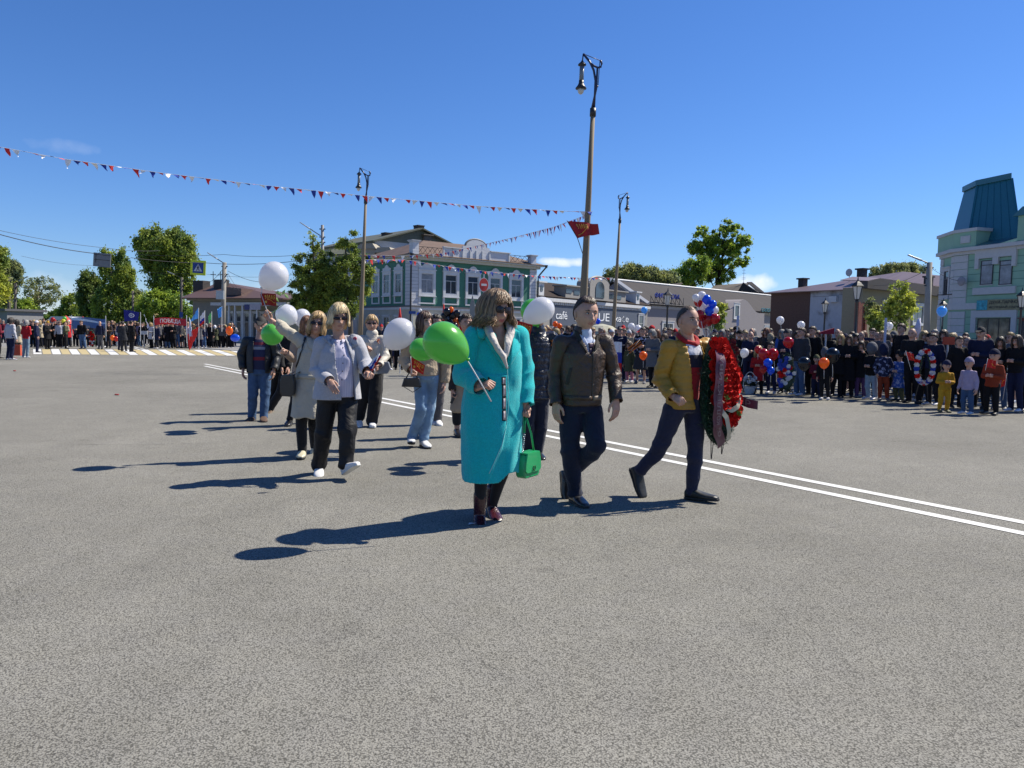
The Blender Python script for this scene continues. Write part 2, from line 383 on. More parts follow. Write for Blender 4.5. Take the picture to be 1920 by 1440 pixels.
# pavement on the right with a granite kerb
K0, K1 = ground(1132, 709.5), ground(1960, 771)
kd = (K1 - K0).normalized(); kn = Vector((-kd.y, kd.x, 0)) if (-kd.y) > 0 else Vector((kd.y, -kd.x, 0))
KA, KB = K0 - kd * 60, K1 + kd * 14
PAVE = mat('paving', (.20, .195, .19), .9, var=.15, vs=3, bump=.3, bs=30)
KERB = mat('kerb_stone', (.36, .355, .34), .85, var=.15, vs=9, bump=.3, bs=60)
sheet('pavement', [KA + kn * .16, KB + kn * .16, KB + kn * 60, KA + kn * 60], .035, PAVE, thick=.03)
g = G()
L_ = (KB - KA).length; n_ = int(L_)
for i in range(n_):
 a = KA + kd * (i + .006); b = KA + kd * (i + .994)
 vs = []
 for p in (a, b):
  for off, z in ((0, -.01), (.0, .035), (.012, .045), (.15, .045), (.15, -.01)): vs.append(p + kn * off + Vector((0, 0, z)))
 g.add(vs, [(0, 1, 6, 5), (1, 2, 7, 6), (2, 3, 8, 7), (3, 4, 9, 8), (0, 4, 3, 2, 1), (5, 6, 7, 8, 9)])
g.build('kerb', KERB)['kind'] = 'structure'
# pavement and verge on the left, far away
sheet('pavement_left', [ground(-260, 668), ground(20, 652), ground(48, 640), ground(-300, 640)], .1, PAVE, thick=.1)
sheet('grass', [ground(-500, 644), ground(60, 640), (-190, 420), (-380, 420)], .02, mat('lawn', (.07, .12, .03), .95, var=.35, vs=.8), kind='structure')
sheet('grass', [ground(440, 633) , ground(300, 633), (-150, 420), (-40, 420)], .02, MATS['lawn'], kind='structure')
sheet('plaza', [ground(440, 655), ground(1000, 655), (30, 140), (-50, 140)], .008, PAVE)
# ================================================================== buildings
class Facade:
 def __init__(s, px0, Y0, px1, Y1, name=None, label=None, cat=None, group=None):
  a, b = at(px0, 620, Y0), at(px1, 620, Y1); s.O = Vector((a.x, a.y, 0)); e = Vector((b.x, b.y, 0)); s.u = (e - s.O).normalized(); s.L = (e - s.O).length
  s.n = Vector((-s.u.y, s.u.x, 0)); s.rz = math.atan2(s.u.y, s.u.x)
  if name: s.root = empty(name, s.O, label, cat, group, s.rz)
 def __call__(s, px, py, y=0.0):
  d = ray(px, py); O = s.O + s.n * y; t = (O - CPOS).dot(s.n) / d.dot(s.n); p = CPOS + d * t; return (p - s.O).dot(s.u), p.z
 def w(s, x, y, z): return s.O + s.u * x + s.n * y + Vector((0, 0, z))
GLASS = mat('window_glass', (.035, .045, .06), .06, var=.5, vs=.9, spec=.8)
CURT = mat('curtained_glass', (.22, .23, .25), .2, var=.4, vs=2.5, spec=.7)
WHITE = mat('white_trim_paint', (.52, .53, .54), .6, var=.10, vs=3)
DFR = mat('dark_window_frame', (.03, .028, .03), .4)
BLACKM = mat('black_metal', (.02, .02, .022), .45, spec=.5)
def window(root, x0, x1, z0, z1, trim=.2, tm=WHITE, fm=WHITE, pane=GLASS, y=0.0, proud=.09, cols=2, rows=2, ped=0, name='window', transom=.68):
 g = G(); t = trim
 if t:
  g.bx(x0 - t, x0, y - proud, y, z0 - t, z1 + t); g.bx(x1, x1 + t, y - proud, y, z0 - t, z1 + t)
  g.bx(x0 + .001, x1 - .001, y - proud, y, z1, z1 + t); g.bx(x0 + .001, x1 - .001, y - proud, y, z0 - t, z0)
  g.bx(x0 - t - .06, x1 + t + .06, y - proud - .05, y - .003, z1 + t + .001, z1 + t + .08)
  g.bx(x0 - t - .05, x1 + t + .05, y - proud - .06, y - .003, z0 - t - .07, z0 - t - .001)
  if ped:   # carved head board
   w = (x1 - x0) / 2 + t; c = (x0 + x1) / 2; zt = z1 + t + .081
   g.prism([(c - w, zt), (c + w, zt), (c + w, zt + ped * .45), (c + w * .55, zt + ped * .5), (c + w * .3, zt + ped * .85), (c, zt + ped), (c - w * .3, zt + ped * .85), (c - w * .55, zt + ped * .5), (c - w, zt + ped * .45)], y - proud * .8, y - .004)
   g.bx(c - w, c - w + t * .8, y - proud * .7, y - .002, z0 - t - .55, z0 - t - .071); g.bx(c + w - t * .8, c + w, y - proud * .7, y - .002, z0 - t - .55, z0 - t - .071)
   g.bx(c - w, c + w, y - proud * .72, y - .002, z0 - t - .66, z0 - t - .551)
 else: g.bx(x0 - .04, x1 + .04, y - .03, y, z0 - .04, z0 - .001)
 o = g.build(name, tm, root)
 f = G(); fw = .05; fy = y - .035
 f.bx(x0, x0 + fw, fy, y, z0, z1); f.bx(x1 - fw, x1, fy, y, z0, z1); f.bx(x0 + fw, x1 - fw, fy, y, z0, z0 + fw); f.bx(x0 + fw, x1 - fw, fy, y, z1 - fw, z1)
 zt = z0 + (z1 - z0) * transom
 if rows > 1: f.bx(x0 + fw, x1 - fw, fy, y, zt - .02, zt + .02)
 for k in range(1, cols):
  xx = x0 + (x1 - x0) * k / cols; f.bx(xx - .02, xx + .02, fy + .002, y, z0 + fw, (zt - .02) if rows > 1 else z1 - fw)
 f.build('frame', fm, o)
 G().bx(x0 + .01, x1 - .01, y - .012, y - .004, z0 + .01, z1 - .01).build('pane', pane, o)
 return o
def slab_roof(pts, th, m, root, name='roof'):
 g = G();
 for q in pts:
  q = [Vector(p) for p in q]; n = (q[1] - q[0]).cross(q[2] - q[0]).normalized()
  if n.z < 0: n = -n
  k = len(q); g.add(q + [p - n * th for p in q], [tuple(range(k)), tuple(range(2 * k - 1, k - 1, -1))] + [(i, i + k, (i + 1) % k + k, (i + 1) % k) for i in range(k)])
 return g.build(name, m, root)
# ---- green merchant house on the corner
GRN = mat('green_boards', (.045, .165, .115), .75, var=.14, vs=2, bump=.5, bs=1.0, bd=.02, stretch=(1, 1, 9))
CREAM = mat('cream_stucco', (.42, .40, .33), .9, var=.12, vs=1.4)
GREYW = mat('grey_white_boards', (.50, .51, .54), .75, var=.08, vs=2, bump=.5, bs=1, bd=.02, stretch=(.6, .6, 9))
RUSTR = mat('rusty_tin_roof', (.135, .088, .06), .65, var=.22, vs=1.5, metal=.2)
A = Facade(770, 62, 1003, 70, 'merchant_house', 'two-storey green and white corner house with carved window frames and a white arched parapet', 'house')
r = A.root; DP = 11.0
zb = A(785, 573)[1]; ze = 7.0; L = A.L
SD = 9.5
zb = 3.3
G().bx(0, L, 0, SD, 0, zb).build('lower_wall', CREAM, r); G().bx(.01, L - .01, .01, SD - .01, zb + .001, ze - .001).build('upper_wall', GRN, r)
g = G(); g.bx(-.12, L + .12, -.14, SD, zb - .09, zb + .02); g.build('storey_band', mat('dark_band', (.10, .10, .11), .7), r)
g = G(); g.bx(-.06, L + .06, -.06, SD - .02, zb - .30, zb - .095); g.build('band_moulding', WHITE, r)
for (xa, xb, ya, yb) in ((-.05, .85, -.05, .85), (L - .75, L + .05, -.05, .8), (-.05, .5, SD - .5, SD)):
 z = zb + .03; g = G()
 while z < ze - .06: g.bx(xa, xb, ya, yb, z, min(z + .26, ze - .03)); z += .28
 g.build('corner_pilaster', GREYW, r)
g = G(); g.bx(-.25, L + .25, -.30, SD + .2, ze, ze + .22); g.bx(-.5, L + .5, -.6, SD + .3, ze + .221, ze + .34); g.build('cornice', mat('soffit_paint', (.45, .44, .38), .8), r)
rh = 9.2; ov = .55
slab_roof([[(-ov, -.65, ze + .36), (L + ov, -.65, ze + .36), (L - 4, SD / 2, rh), (4, SD / 2, rh)], [(-ov, -.65, ze + .36), (4, SD / 2, rh), (-ov, SD + .4, ze + .36)], [(L + ov, -.65, ze + .36), (L + ov, SD + .4, ze + .36), (L - 4, SD / 2, rh)],
           [(-ov, SD + .4, ze + .36), (4, SD / 2, rh), (L - 4, SD / 2, rh), (L + ov, SD + .4, ze + .36)]], .05, RUSTR, r)
wz0, wz1 = zb + 1.08, ze - 1.05
for k, (xa, xb) in enumerate([(789, 811), (834.5, 855.5), (876.5, 896), (918.5, 937), (958, 976.5)]):
 s0, s1 = A(xa, 540)[0], A(xb, 540)[0]; window(r, s0, s1, wz0, wz1, trim=.24, ped=.55, y=.012, pane=CURT if k == 0 else GLASS, proud=.12)
for k in range(4): window(r, 1.4 + k * 2.9, 2.5 + k * 2.9, 1.0, 2.5, trim=.10, y=0, rows=1)
# side facade: windows on the wall x=0 (rotated parts)
for k in range(3):
 yy = 2.0 + k * 1.95
 o = window(r, -.48, .48, wz0, wz1, trim=.22, ped=.5, y=.0, pane=GLASS); o.rotation_euler = (0, 0, rad(-90)); o.location = (.0, yy, 0)
 o = window(r, -.5, .5, 1.0, 2.4, trim=.1, y=.0, rows=1); o.rotation_euler = (0, 0, rad(-90)); o.location = (.0, yy, 0)
# parapet boards
ps = lambda px, py: A(px, py, -.3)
x0, x1 = A(826, 480)[0], A(950, 480)[0]; xm0, xm1 = A(862, 480)[0], A(912, 480)[0]; zc = ze + .34
g = G()
g.prism([(x0, zc), (x1, zc), (x1, zc + .78), (xm1, zc + .85), (xm1, zc + 1.05), (xm1 - .35, zc + 1.1)] + [((xm0 + xm1) / 2 + math.cos(a) * (xm1 - xm0 - .7) / 2, zc + 1.1 + math.sin(a) * .55) for a in np.linspace(0, math.pi, 14)] + [(xm0 + .35, zc + 1.1), (xm0, zc + 1.05), (xm0, zc + .85), (x0, zc + .78)], -.45, -.30)
g.build('parapet', GREYW, r)
g = G()
for xx in (x0, (x0 + xm0) / 2, xm0, xm0 + .75, (xm0 + xm1) / 2, xm1 - .75, xm1, x1 - .1): g.bx(xx - .06, xx + .06, -.52, -.452, zc, zc + .78)
g.bx(x0 - .05, xm0 - .06, -.56, -.27, zc + .782, zc + .85); g.bx(xm1 + .06, x1 + .05, -.56, -.27, zc + .782, zc + .85)
g.build('parapet_moulding', WHITE, r)
g = G(); m_ = (xm0 + xm1) / 2; R_ = (xm1 - xm0 - .7) / 2
g.tube([(m_ + math.cos(a) * (R_ + .06), -.37, zc + 1.1 + math.sin(a) * .60) for a in np.linspace(0, math.pi, 16)], .09, n=6); g.build('parapet_arch', mat('grey_slate_trim', (.13, .13, .14), .6), r)
for (xa, hp_) in ((A(765, 470)[0] + .35, 1.0), (A(993, 480)[0], .72)):
 g = G(); g.bx(xa - .28, xa + .28, -.62, -.08, zc, zc + hp_); g.bx(xa - .36, xa + .36, -.70, .0, zc + hp_ + .001, zc + hp_ + .09); g.bx(xa - .42, xa + .42, -.76, .06, zc + hp_ + .091, zc + hp_ + .13); g.build('roof_post', GREYW, r)
for (xa, xb) in ((A(775, 470)[0] + .2, x0 - .1), (x1 + .1, A(988, 480)[0])):
 g = G(); g.bx(xa, xb, -.40, -.36, zc + .66, zc + .70); g.bx(xa, xb, -.40, -.36, zc + .1, zc + .14)
 n = max(3, int((xb - xa) / .45)); w_ = (xb - xa) / n
 for i in range(n):
  a = xa + i * w_; g.tube([(a, -.39, zc + .12), (a + w_, -.39, zc + .68)], .018, n=4); g.tube([(a, -.37, zc + .68), (a + w_, -.37, zc + .12)], .018, n=4)
 g.build('roof_railing', BLACKM, r)
for xa, ya in ((-.12, -.14), (L + .12, -.14)):
 g = G(); g.tube([(xa - .25 if xa < 0 else xa + .45, -.72, ze + .2), (xa, ya - .02, ze - .65), (xa, ya - .02, ze - 1), (xa, ya - .02, .4)], .07, n=8); g.tube([(xa - .25 if xa < 0 else xa + .45, -.72, ze + .38), (xa - .25 if xa < 0 else xa + .45, -.72, ze + .12)], [.16, .09], n=8); g.build('drainpipe', BLACKM, r)
# ---- olive gabled building behind it
OLIVE = mat('olive_sheet_roof', (.10, .105, .07), .6, var=.12, vs=1.2)
PALEG = mat('pale_grey_wall', (.40, .42, .44), .85, var=.08)
B = Facade(700, 84, 866, 92, 'gabled_building', 'large building with an olive gable roof and dark chimneys behind the green corner house', 'building')
r = B.root; L = B.L; e0 = B(715, 459)[1]; ap = B(791, 427); ez = B(862, 463)[1]
G().bx(.3, L - .3, .3, 14, 0, ez - .2).build('wall', PALEG, r)
g = G(); g.prism([(.3, ez - .199), (L - .3, ez - .199), (ap[0], ap[1] - .2)], .3, .6); g.build('gable', OLIVE, r)
slab_roof([[(-.2, -.2, ez - .3), (ap[0], -.2, ap[1]), (ap[0], 14, ap[1]), (-.2, 14, ez - .3)], [(L + .2, -.2, ez - .3), (L + .2, 14, ez - .3), (ap[0], 14, ap[1]), (ap[0], -.2, ap[1])]], .15, OLIVE, r)
g = G(); c = B(802, 450); g.bx(c[0] - .5, c[0] + .5, -.05, .28, c[1] - .5, c[1] + .5); g.bx(c[0] - .7, c[0] + .7, -.25, .28, c[1] + .501, c[1] + .62); g.build('attic_vent', mat('vent_brown', (.12, .10, .08), .8), r)
for px in (720.5, 780.5):
 c = B(px, 430, 4)[0]; t_ = B(px, 421 if px > 750 else 435, 3)[1]; g = G(); g.bx(c - .45, c + .45, 3, 3.9, ez, t_ - .12); g.bx(c - .5, c + .5, 2.95, 3.95, t_ - .119, t_); g.build('chimney', mat('dark_chimney', (.035, .03, .03), .8), r)
B2 = Facade(612, 86, 722, 84, 'gabled_building', 'building with a plain grey-olive slope of roof rising over the leafy roadside trees', 'building')
r = B2.root; L = B2.L; zt = B2(620, 437)[1]; zt2 = B2(720, 453)[1]; zl = B2(612, 470)[1]
G().bx(.3, L, .3, 9, 0, zl - .3).build('wall', PALEG, r)
slab_roof([[(-.2, -.3, zl - .4), (L, -.3, zl - .4), (L, 5, zt2), (.6, 5, zt)], [(-.2, -.3, zl - .4), (.6, 5, zt), (-.2, 10, zl - .4)], [(L, 10, zl - .4), (-.2, 10, zl - .4), (.6, 5, zt), (L, 5, zt2)]], .12, OLIVE, r)
g = G();
for px, py in ((696, 463), (727, 470)):
 c = B2(px, py, 0); g.bx(c[0] - .9, c[0] + .9, -.9, 2, c[1] - 1.3, c[1] - .3); g.prism([(c[0] - 1.1, c[1] - .3), (c[0] + 1.1, c[1] - .3), (c[0] + .7, c[1] + .25), (c[0] - .7, c[1] + .25)], -1.1, 2)
g.build('dormer', mat('tan_dormer', (.30, .27, .22), .8), r)
# ---- café
CAFEW = mat('cafe_wall', (.25, .24, .225), .9, var=.08)
BROWNR = mat('brown_tile_roof', (.048, .038, .034), .92, spec=.08, var=.15, vs=2, bump=.5, bs=3, bd=.05)
SLATEB = mat('slate_blue_panel', (.070, .085, .120), .6, var=.06)
C = Facade(1000, 72, 1213, 92, 'cafe_building', 'low café with a long slate-blue sign band, brown roof and white arched attic', 'cafe')
r = C.root; L = C.L; ze = 4.75; zr = C(1040, 530, 4)[1]
G().bx(-3, L, 0, 9, 0, ze).build('wall', CAFEW, r)
slab_roof([[(-3, -.4, ze), (L + .3, -.4, ze), (L - 4.0, 4.5, zr), (-3, 4.5, zr)], [(L + .3, -.4, ze), (L + .3, 9.4, ze), (L - 4, 4.5, zr)], [(-3, 9.4, ze), (-3, 4.5, zr), (L - 4, 4.5, zr), (L + .3, 9.4, ze)]], .12, BROWNR, r)
g = G(); g.bx(-3, L + .1, -.35, -.002, ze - .45, ze - .121); g.build('cornice', WHITE, r)
g = G(); x = .2
while x < L: g.bx(x, x + .18, -.2, -.003, ze - .72, ze - .46); x += .36
g.build('dentil_row', WHITE, r)
p0, p1 = C(1033, 580)[0], C(1207, 600)[0]; sz0, sz1 = 2.05, ze - .78
g = G(); g.bx(p0, p1, -.12, -.004, sz0, sz1); g.build('sign_band', SLATEB, r)
LET = mat('sign_letters_white', (.72, .74, .76), .5)
def ctext(s, xa, xb, za, zc, ww=None):
 a, b = C(xa, za, -.125), C(xb, za, -.125); text('letters', s, 1, (a[0], -.14, a[1]), (1, 0, 0), (0, 0, 1), LET, r, width=b[0] - a[0], height=abs(C(xa, zc, -.125)[1] - a[1]), ext=.02)
ctext('café', 1042, 1063, 598, 583); ctext('A', 1077, 1089, 602, 588); ctext('UE', 1122, 1142, 602, 587); ctext('кафе', 1153, 1178, 606, 592)
# attic with arched gable and small windows
a0, a1 = C(1058, 550, -.1)[0], C(1171, 560, -.1)[0]; c0, c1 = C(1100, 540, -.2)[0], C(1136, 540, -.2)[0]; zt = C(1075, 538, -.1)[1]; zg = C(1118, 521, -.3)[1]
g = G(); g.bx(a0, a1, -.25, 1.1, ze + .03, zt); g.bx(a0 - .2, a1 + .2, -.5, 1.2, zt + .001, zt + .12); cm = (c0 + c1) / 2; cw = (c1 - c0) / 2
g.prism([(c0, ze + .04), (c1, ze + .04), (c1, zt + .5)] + [(cm + math.cos(a) * cw, zt + .5 + math.sin(a) * (zg - zt - .5)) for a in np.linspace(.1, math.pi - .1, 12)] + [(c0, zt + .5)], -.6, 1.0)
g.build('attic', CAFEW, r)
g = G(); g.tube([(cm + math.cos(a) * (cw + .12), -.45, zt + .5 + math.sin(a) * (zg - zt - .4)) for a in np.linspace(0, math.pi, 16)], .14, n=6); g.build('attic_arch', MATS['grey_slate_trim'], r)
g = G(); k_ = [(cm + math.cos(a) * cw * .45, zt + .05 + math.sin(a) * .75) for a in np.linspace(0, math.pi, 10)]; g.prism([(cm + cw * .45, ze + .3)] + k_ + [(cm - cw * .45, ze + .3)], -.66, -.601); g.build('arched_window', GLASS, r)
for (xa, za) in ((1066, 546), (1081, 549), (1146, 556), (1160, 558)):
 s, z = C(xa, za, -.25); g = G(); g.bx(s - .55, s + .55, -.3, -.252, z - .2, z + .2); g.build('attic_window', GLASS, r)
for px, py in ((1012, 541), (1193, 558)):
 s, z = C(px, py, -.1); g = G(); g.bx(s - .45, s + .45, -.3, 2, ze + .02, z + .55); g.bx(s - .7, s + .7, -.5, 2.2, z + .551, z + .68); d_ = g.build('dormer', WHITE, r); G().bx(s - .2, s + .2, -.34, -.302, z - .25, z + .25).build('pane', GLASS, d_)
s0, s1 = C(1194, 600)[0], C(1206, 600)[0]; window(r, s0 + .2, s1 - .3, .6, 3.5, trim=.15, y=-.125, cols=1, rows=2, name='glazed_door')
for k in range(3): window(r, 2 + k * 6, 4.6 + k * 6, .7, 1.9, trim=0, y=-.01, cols=2, rows=1)
BH = Facade(1150, 118, 1226, 112, 'brown_roofed_house', 'plain brown tin roof rising behind the right end of the café roof', 'house'); r = BH.root; a = BH(1226, 531); b_ = BH(1160, 545); G().bx(0, BH.L, .5, 8, 0, b_[1] - .6).build('wall', TAN_ := mat('dull_tan_wall', (.18, .15, .11), .9), r); slab_roof([[(-.5, -.3, b_[1] - 1.2), (BH.L + 2, -.3, b_[1] - 1.2), (BH.L + 1, 5, a[1] + .3), (4, 5, a[1])]], .1, mat('brown_tin_ribs', (.10, .075, .05), .6, bump=.6, bs=.6, bd=.05, stretch=(7, .2, 1)), r)
# ---- pink-grey long building beyond the café
PINKW = mat('pink_grey_wall', (.24, .222, .232), .9, var=.08)
GREYR = mat('grey_sheet_roof', (.072, .068, .069), .92, spec=.08, var=.10, vs=.5, bump=.6, bs=.5, bd=.05, stretch=(6, .3, 1))
D = Facade(1209, 93, 1640, 150, 'shop_building', 'long pinkish-grey single-storey shop row with a white-edged grey roof and blue rooftop letters', 'building')
r = D.root; L = D.L; ze = 5.0; zr = 7.9; dpt = 6
zr = D(1220, 532, 4.5)[1]
G().bx(0, L, 0, 12, 0, ze).build('wall', PINKW, r)
slab_roof([[(-.3, -.5, ze), (L, -.5, ze), (L - 3, 4.5, zr), (-.3, 4.5, zr)], [(-.3, 12, ze), (-.3, 4.5, zr), (L - 3, 4.5, zr), (L, 12, ze)]], .15, GREYR, r)
g = G(); g.prism([(-.3, 0), (0, 0), (0, 1)], 0, .001)
g = G(); g.tube([(-.35, -.6, ze - .05), (-.35, 4.5, zr + .05)], .28, n=4); g.tube([(-.35, 4.5, zr + .05), (L - 3, 4.5, zr + .05)], .16, n=4); g.build('white_roof_edge', WHITE, r)
g = G(); g.prism([(0, 0)] * 3, 0, 0) if False else None
g.bx(0, .25, 0, 9, ze - .2, ze); g.add([(0, .2, ze), (0, 4.5, zr - .2), (0, 9, ze)], [(0, 1, 2)]); g.build('gable_end', PINKW, r)
NAVYL = mat('rooftop_letters_navy', (.03, .04, .22), .4)
a, b = D(1227, 567, -.4), D(1272, 567, -.4)
text('letters', 'ФИТ ДОМ', 1, (a[0], -.45, D(1230, 560, -.4)[1]), (1, 0, 0), (0, 0, 1), NAVYL, r, width=b[0] - a[0], height=.75, ext=.06, off=.01)
g = G()
n = 8
for i in range(n + 1):
 x = a[0] - .8 + (b[0] - a[0] + 2) * i / n; g.tube([(x, -.4, ze), (x, -.4, ze + 1.0)], .04, n=4)
 if i < n: g.tube([(x, -.4, ze + .9), (x + (b[0] - a[0] + 2) / n, -.4, ze + .05)], .035, n=4)
g.tube([(a[0] - .8, -.4, ze + .02), (b[0] + 1.2, -.4, ze + .02)], .05, n=4); g.build('sign_truss', BLACKM, r)
# arched dormer front
c0, c1 = D(1350, 590, -.6)[0], D(1432, 590, -.6)[0]; cm = (c0 + c1) / 2; zt = D(1388, 561, -.6)[1]
pr = []
for t in np.linspace(0, 1, 25):
 x = c0 + (c1 - c0) * t; q = max(0, 1 - abs(t - .5) / .36); pr.append((x, ze - .3 + (zt - ze + .3) * (q * q * (3 - 2 * q))))
g = G(); g.prism([(c0, 0.0)] + pr + [(c1, 0.0)], -.7, 2.0); g.build('arched_front', PINKW, r)
s, z = D(1381, 583, -.7); window(r, s - .55, s + .55, z - .8, z + .75, trim=.3, y=-.702, cols=1, rows=1)
g = G(); g.bx(c1 + .5, L, -.1, -.003, ze - .5, ze - .16); g.bx(0, c0 - .5, -.1, -.003, ze - .5, ze - .16); g.build('cornice', mat('pink_cornice', (.40, .38, .37), .85), r)
a, b = D(1427, 590, -.4), D(1466, 592, -.4)
text('letters', 'САЛОН Красоты', 1, (a[0], -.45, a[1] + .3), (1, 0, 0), (0, 0, 1), mat('teal_letters', (.07, .22, .25), .4), r, width=b[0] - a[0], height=.7, ext=.06)
g = G(); g.tube([(a[0], -.4, a[1] + .15), (b[0], -.4, a[1] + .15)], .05, n=4); [g.tube([(x, -.4, ze - .1), (x, -.4, a[1] + .2)], .05, n=4) for x in np.linspace(a[0], b[0], 4)]; g.build('sign_truss', BLACKM, r)
for px in (1252, 1300, 1440, 1480, 1520): s = D(px, 610)[0]; window(r, s - 1.1, s + 1.1, 1.1, 2.7, trim=.25, y=0, cols=3, rows=1)
s = D(1582, 590, -.3)[0]; zg = D(1583, 571, -.5)[1]; g = G(); g.prism([(s - 6, 0), (s + 6, 0), (s + 6, ze - .2), (s, zg), (s - 6, ze - .2)], -.9, 2); g.build('gable_front', PINKW, r)
g = G(); g.tube([(s - 6.3, -1, ze - .3), (s, -1, zg + .1), (s + 6.3, -1, ze - .3)], .2, n=4); g.build('gable_trim', mat('dark_gable_trim', (.08, .08, .08), .7), r)
a = D(1566, 619, -.95); text('letters', 'Гастроном', 1, (a[0], -.96, a[1]), (1, 0, 0), (0, 0, 1), BLACKM, r, width=D(1592, 619, -.95)[0] - a[0], height=.9, ext=.03)
# ---- weathered plank roof between
E_ = Facade(1322, 175, 1432, 165, 'wooden_house', 'old house with a sagging dark plank roof and open gable behind the shop row', 'house')
r = E_.root; L = E_.L; PLK = mat('weathered_planks', (.14, .12, .10), .9, var=.35, vs=3, stretch=(.3, 1, 5)); DK = mat('black_gable', (.02, .02, .025), .9)  # DK: near-black fill for the wall and gable
a = E_(1330, 548); t1 = E_(1340, 535, 4); t2 = E_(1408, 530, 4); e = E_(1432, 556); k = E_(1378, 549)
G().bx(0, L, .5, 9, 0, k[1]).build('wall', DK, r)
slab_roof([[(0, -.2, a[1]), (k[0], -.2, k[1] - .1), (t2[0], 4, t2[1]), (t1[0], 4, t1[1])], [(t2[0] - .5, 3, t2[1] + .1), (t2[0] + .4, 3.6, t2[1] + .15), (e[0], 3, e[1]), (e[0] - .8, 2.4, e[1] - .2)]], .15, PLK, r)
g = G(); g.prism([(k[0], k[1] - .5), (e[0], e[1] - .5), (e[0], e[1]), (t2[0], t2[1] - .15)], .4, .9); g.build('gable', DK, r)
g = G(); s, z = E_(1394, 531, 4); g.tube([(s, 4, z), (s, 4, z + 3.2)], .04, n=4)
for q in (.9, 1.2, 2.2, 2.9): g.tube([(s - .45, 4, z + q), (s + .45, 4, z + q)], .03, n=4)
g.build('antenna', BLACKM, r)
# ---- brick house with lilac tin hip roof
LILAC = mat('lilac_brown_tin', (.17, .125, .13), .45, var=.16, vs=.6, metal=.25, bump=.5, bs=.6, bd=.04, stretch=(7, .2, 1))
BRICK = mat('brown_brick', (.115, .062, .045), .9, var=.2, vs=6); WASH = mat('flaking_whitewash', (.42, .43, .46), .9, var=.08, vs=3, var2=((.16, .14, .12), .45, .55))
H = Facade(1443, 86, 1613, 76, 'brick_house', 'brick house with a lilac tin hip roof and flaking whitewashed wall behind the shop row', 'house')
r = H.root; L = H.L; ze = H(1500, 545)[1]; za = H(1617, 513, 5)[1]; sw = H(1519, 560)[0]
G().bx(0, sw, 0, 11, 0, ze - .12).build('brick_wall', BRICK, r); G().bx(sw + .002, L, .02, 11, 0, ze - .12).build('whitewashed_wall', WASH, r)
slab_roof([[(-.8, -.5, ze - .1), (L + .6, -.5, ze - .1), (L + .5, 5.5, za)], [(-.8, -.5, ze - .1), (L + .5, 5.5, za), (-.8, 11.5, ze)], [(L + .6, -.5, ze - .1), (L + 16, 2, ze - .5), (L + .5, 5.5, za)]], .1, LILAC, r)
for px, py, h in ((1505, 524, 1.0), (1616, 506, .7)):
 s, z = H(px, py, 2.5); g = G(); g.bx(s - .35, s + .35, 2.2, 2.9, z - 1.2, z); g.bx(s - .5, s + .5, 2.05, 3.05, z + .001, z + .15); g.build('chimney', MATS['dark_chimney'], r)
s, z = H(1593, 511, 2.5); g = G(); g.tube([(s, 2.5, z - 1.2), (s, 2.5, z)], .04, n=5); g.ball((s, 2.4, z), (.4, .08, .4)); g.build('satellite_dish', PALEG, r)
s, z = H(1565, 561); g = G(); g.bx(s - .45, s + .45, -.35, -.002, z - .3, z + .3); g.build('air_conditioner', WHITE, r)
I_ = Facade(1614, 60, 1765, 70, 'tan_house', 'tan single-storey house with a deep dark fascia beside the mint corner building', 'house')
r = I_.root; L = I_.L; TAN = mat('tan_stucco', (.25, .22, .15), .9, var=.08); FAS = mat('dark_fascia', (.05, .042, .04), .7)
ze = I_(1640, 541)[1]
G().bx(0, L, 0, 1.6, 0, ze).build('wall', TAN, r)
zp = I_(1638, 523)[1]; s_ = I_(1638, 523)[0]; fz = I_(1614, 528)[1]; fe = I_(1752, 541)[1]
g = G(); g.prism([(-.3, ze - .1), (L + .3, ze - .1), (L + .3, fe + .1), (s_, zp), (-.3, fz)], -.5, -.002); g.build('fascia', FAS, r)
slab_roof([[(-.3, -.5, fz + .06), (s_, -.5, zp + .06), (s_, 1.7, zp + .25), (-.3, 1.7, fz + .2)], [(s_, -.5, zp + .06), (L + .3, -.5, fe + .16), (L + .3, 1.7, fe + .35), (s_, 1.7, zp + .25)]], .05, LILAC, r)
s, z = I_(1703, 520, 3); g = G(); g.bx(s - .3, s + .3, .9, 1.5, z - 1, z - .1); g.bx(s - .42, s + .42, .8, 1.6, z - .099, z + .04); g.build('chimney', MATS['dark_chimney'], r)
for xa, xb, ya, yb in ((1656, 1669, 568, 600), (1713, 1729, 573, 604)):
 s0, z1 = I_(xa, ya); s1, z0 = I_(xb, yb); window(r, s0, s1, z0 - .1, z1, trim=.16, y=0, rows=1)
g = G(); s0, s1 = I_(1607, 590, -.8)[0], I_(1624, 590, -.8)[0]; g.bx(s0, s0 + .28, -.9, -.6, 0, 4.1); g.bx(s1 - .28, s1, -.9, -.6, 0, 4.1); g.bx(s0 + .281, s1 - .281, -.8, -.7, .2, 4.0)
g.build('red_brown_porch', mat('red_brown_paint', (.16, .04, .025), .7), r)
# ---- mint corner building with mansard tower
MINT = mat('mint_stucco', (.25, .42, .31), .85, var=.07, vs=1.5); LAV = mat('lavender_white_stucco', (.47, .475, .48), .85, var=.06); TEALR = mat('teal_sheet_roof', (.012, .115, .16), .38, var=.08, spec=.6)
M = Facade(1784, 50.5, 2040, 41.9, 'corner_building', 'mint green two-storey corner building with white trim and a tall teal mansard tower', 'building')
r = M.root; L = M.L; zc = M(1920, 466)[1] ; ch = 2.35; cb_ = 1.2
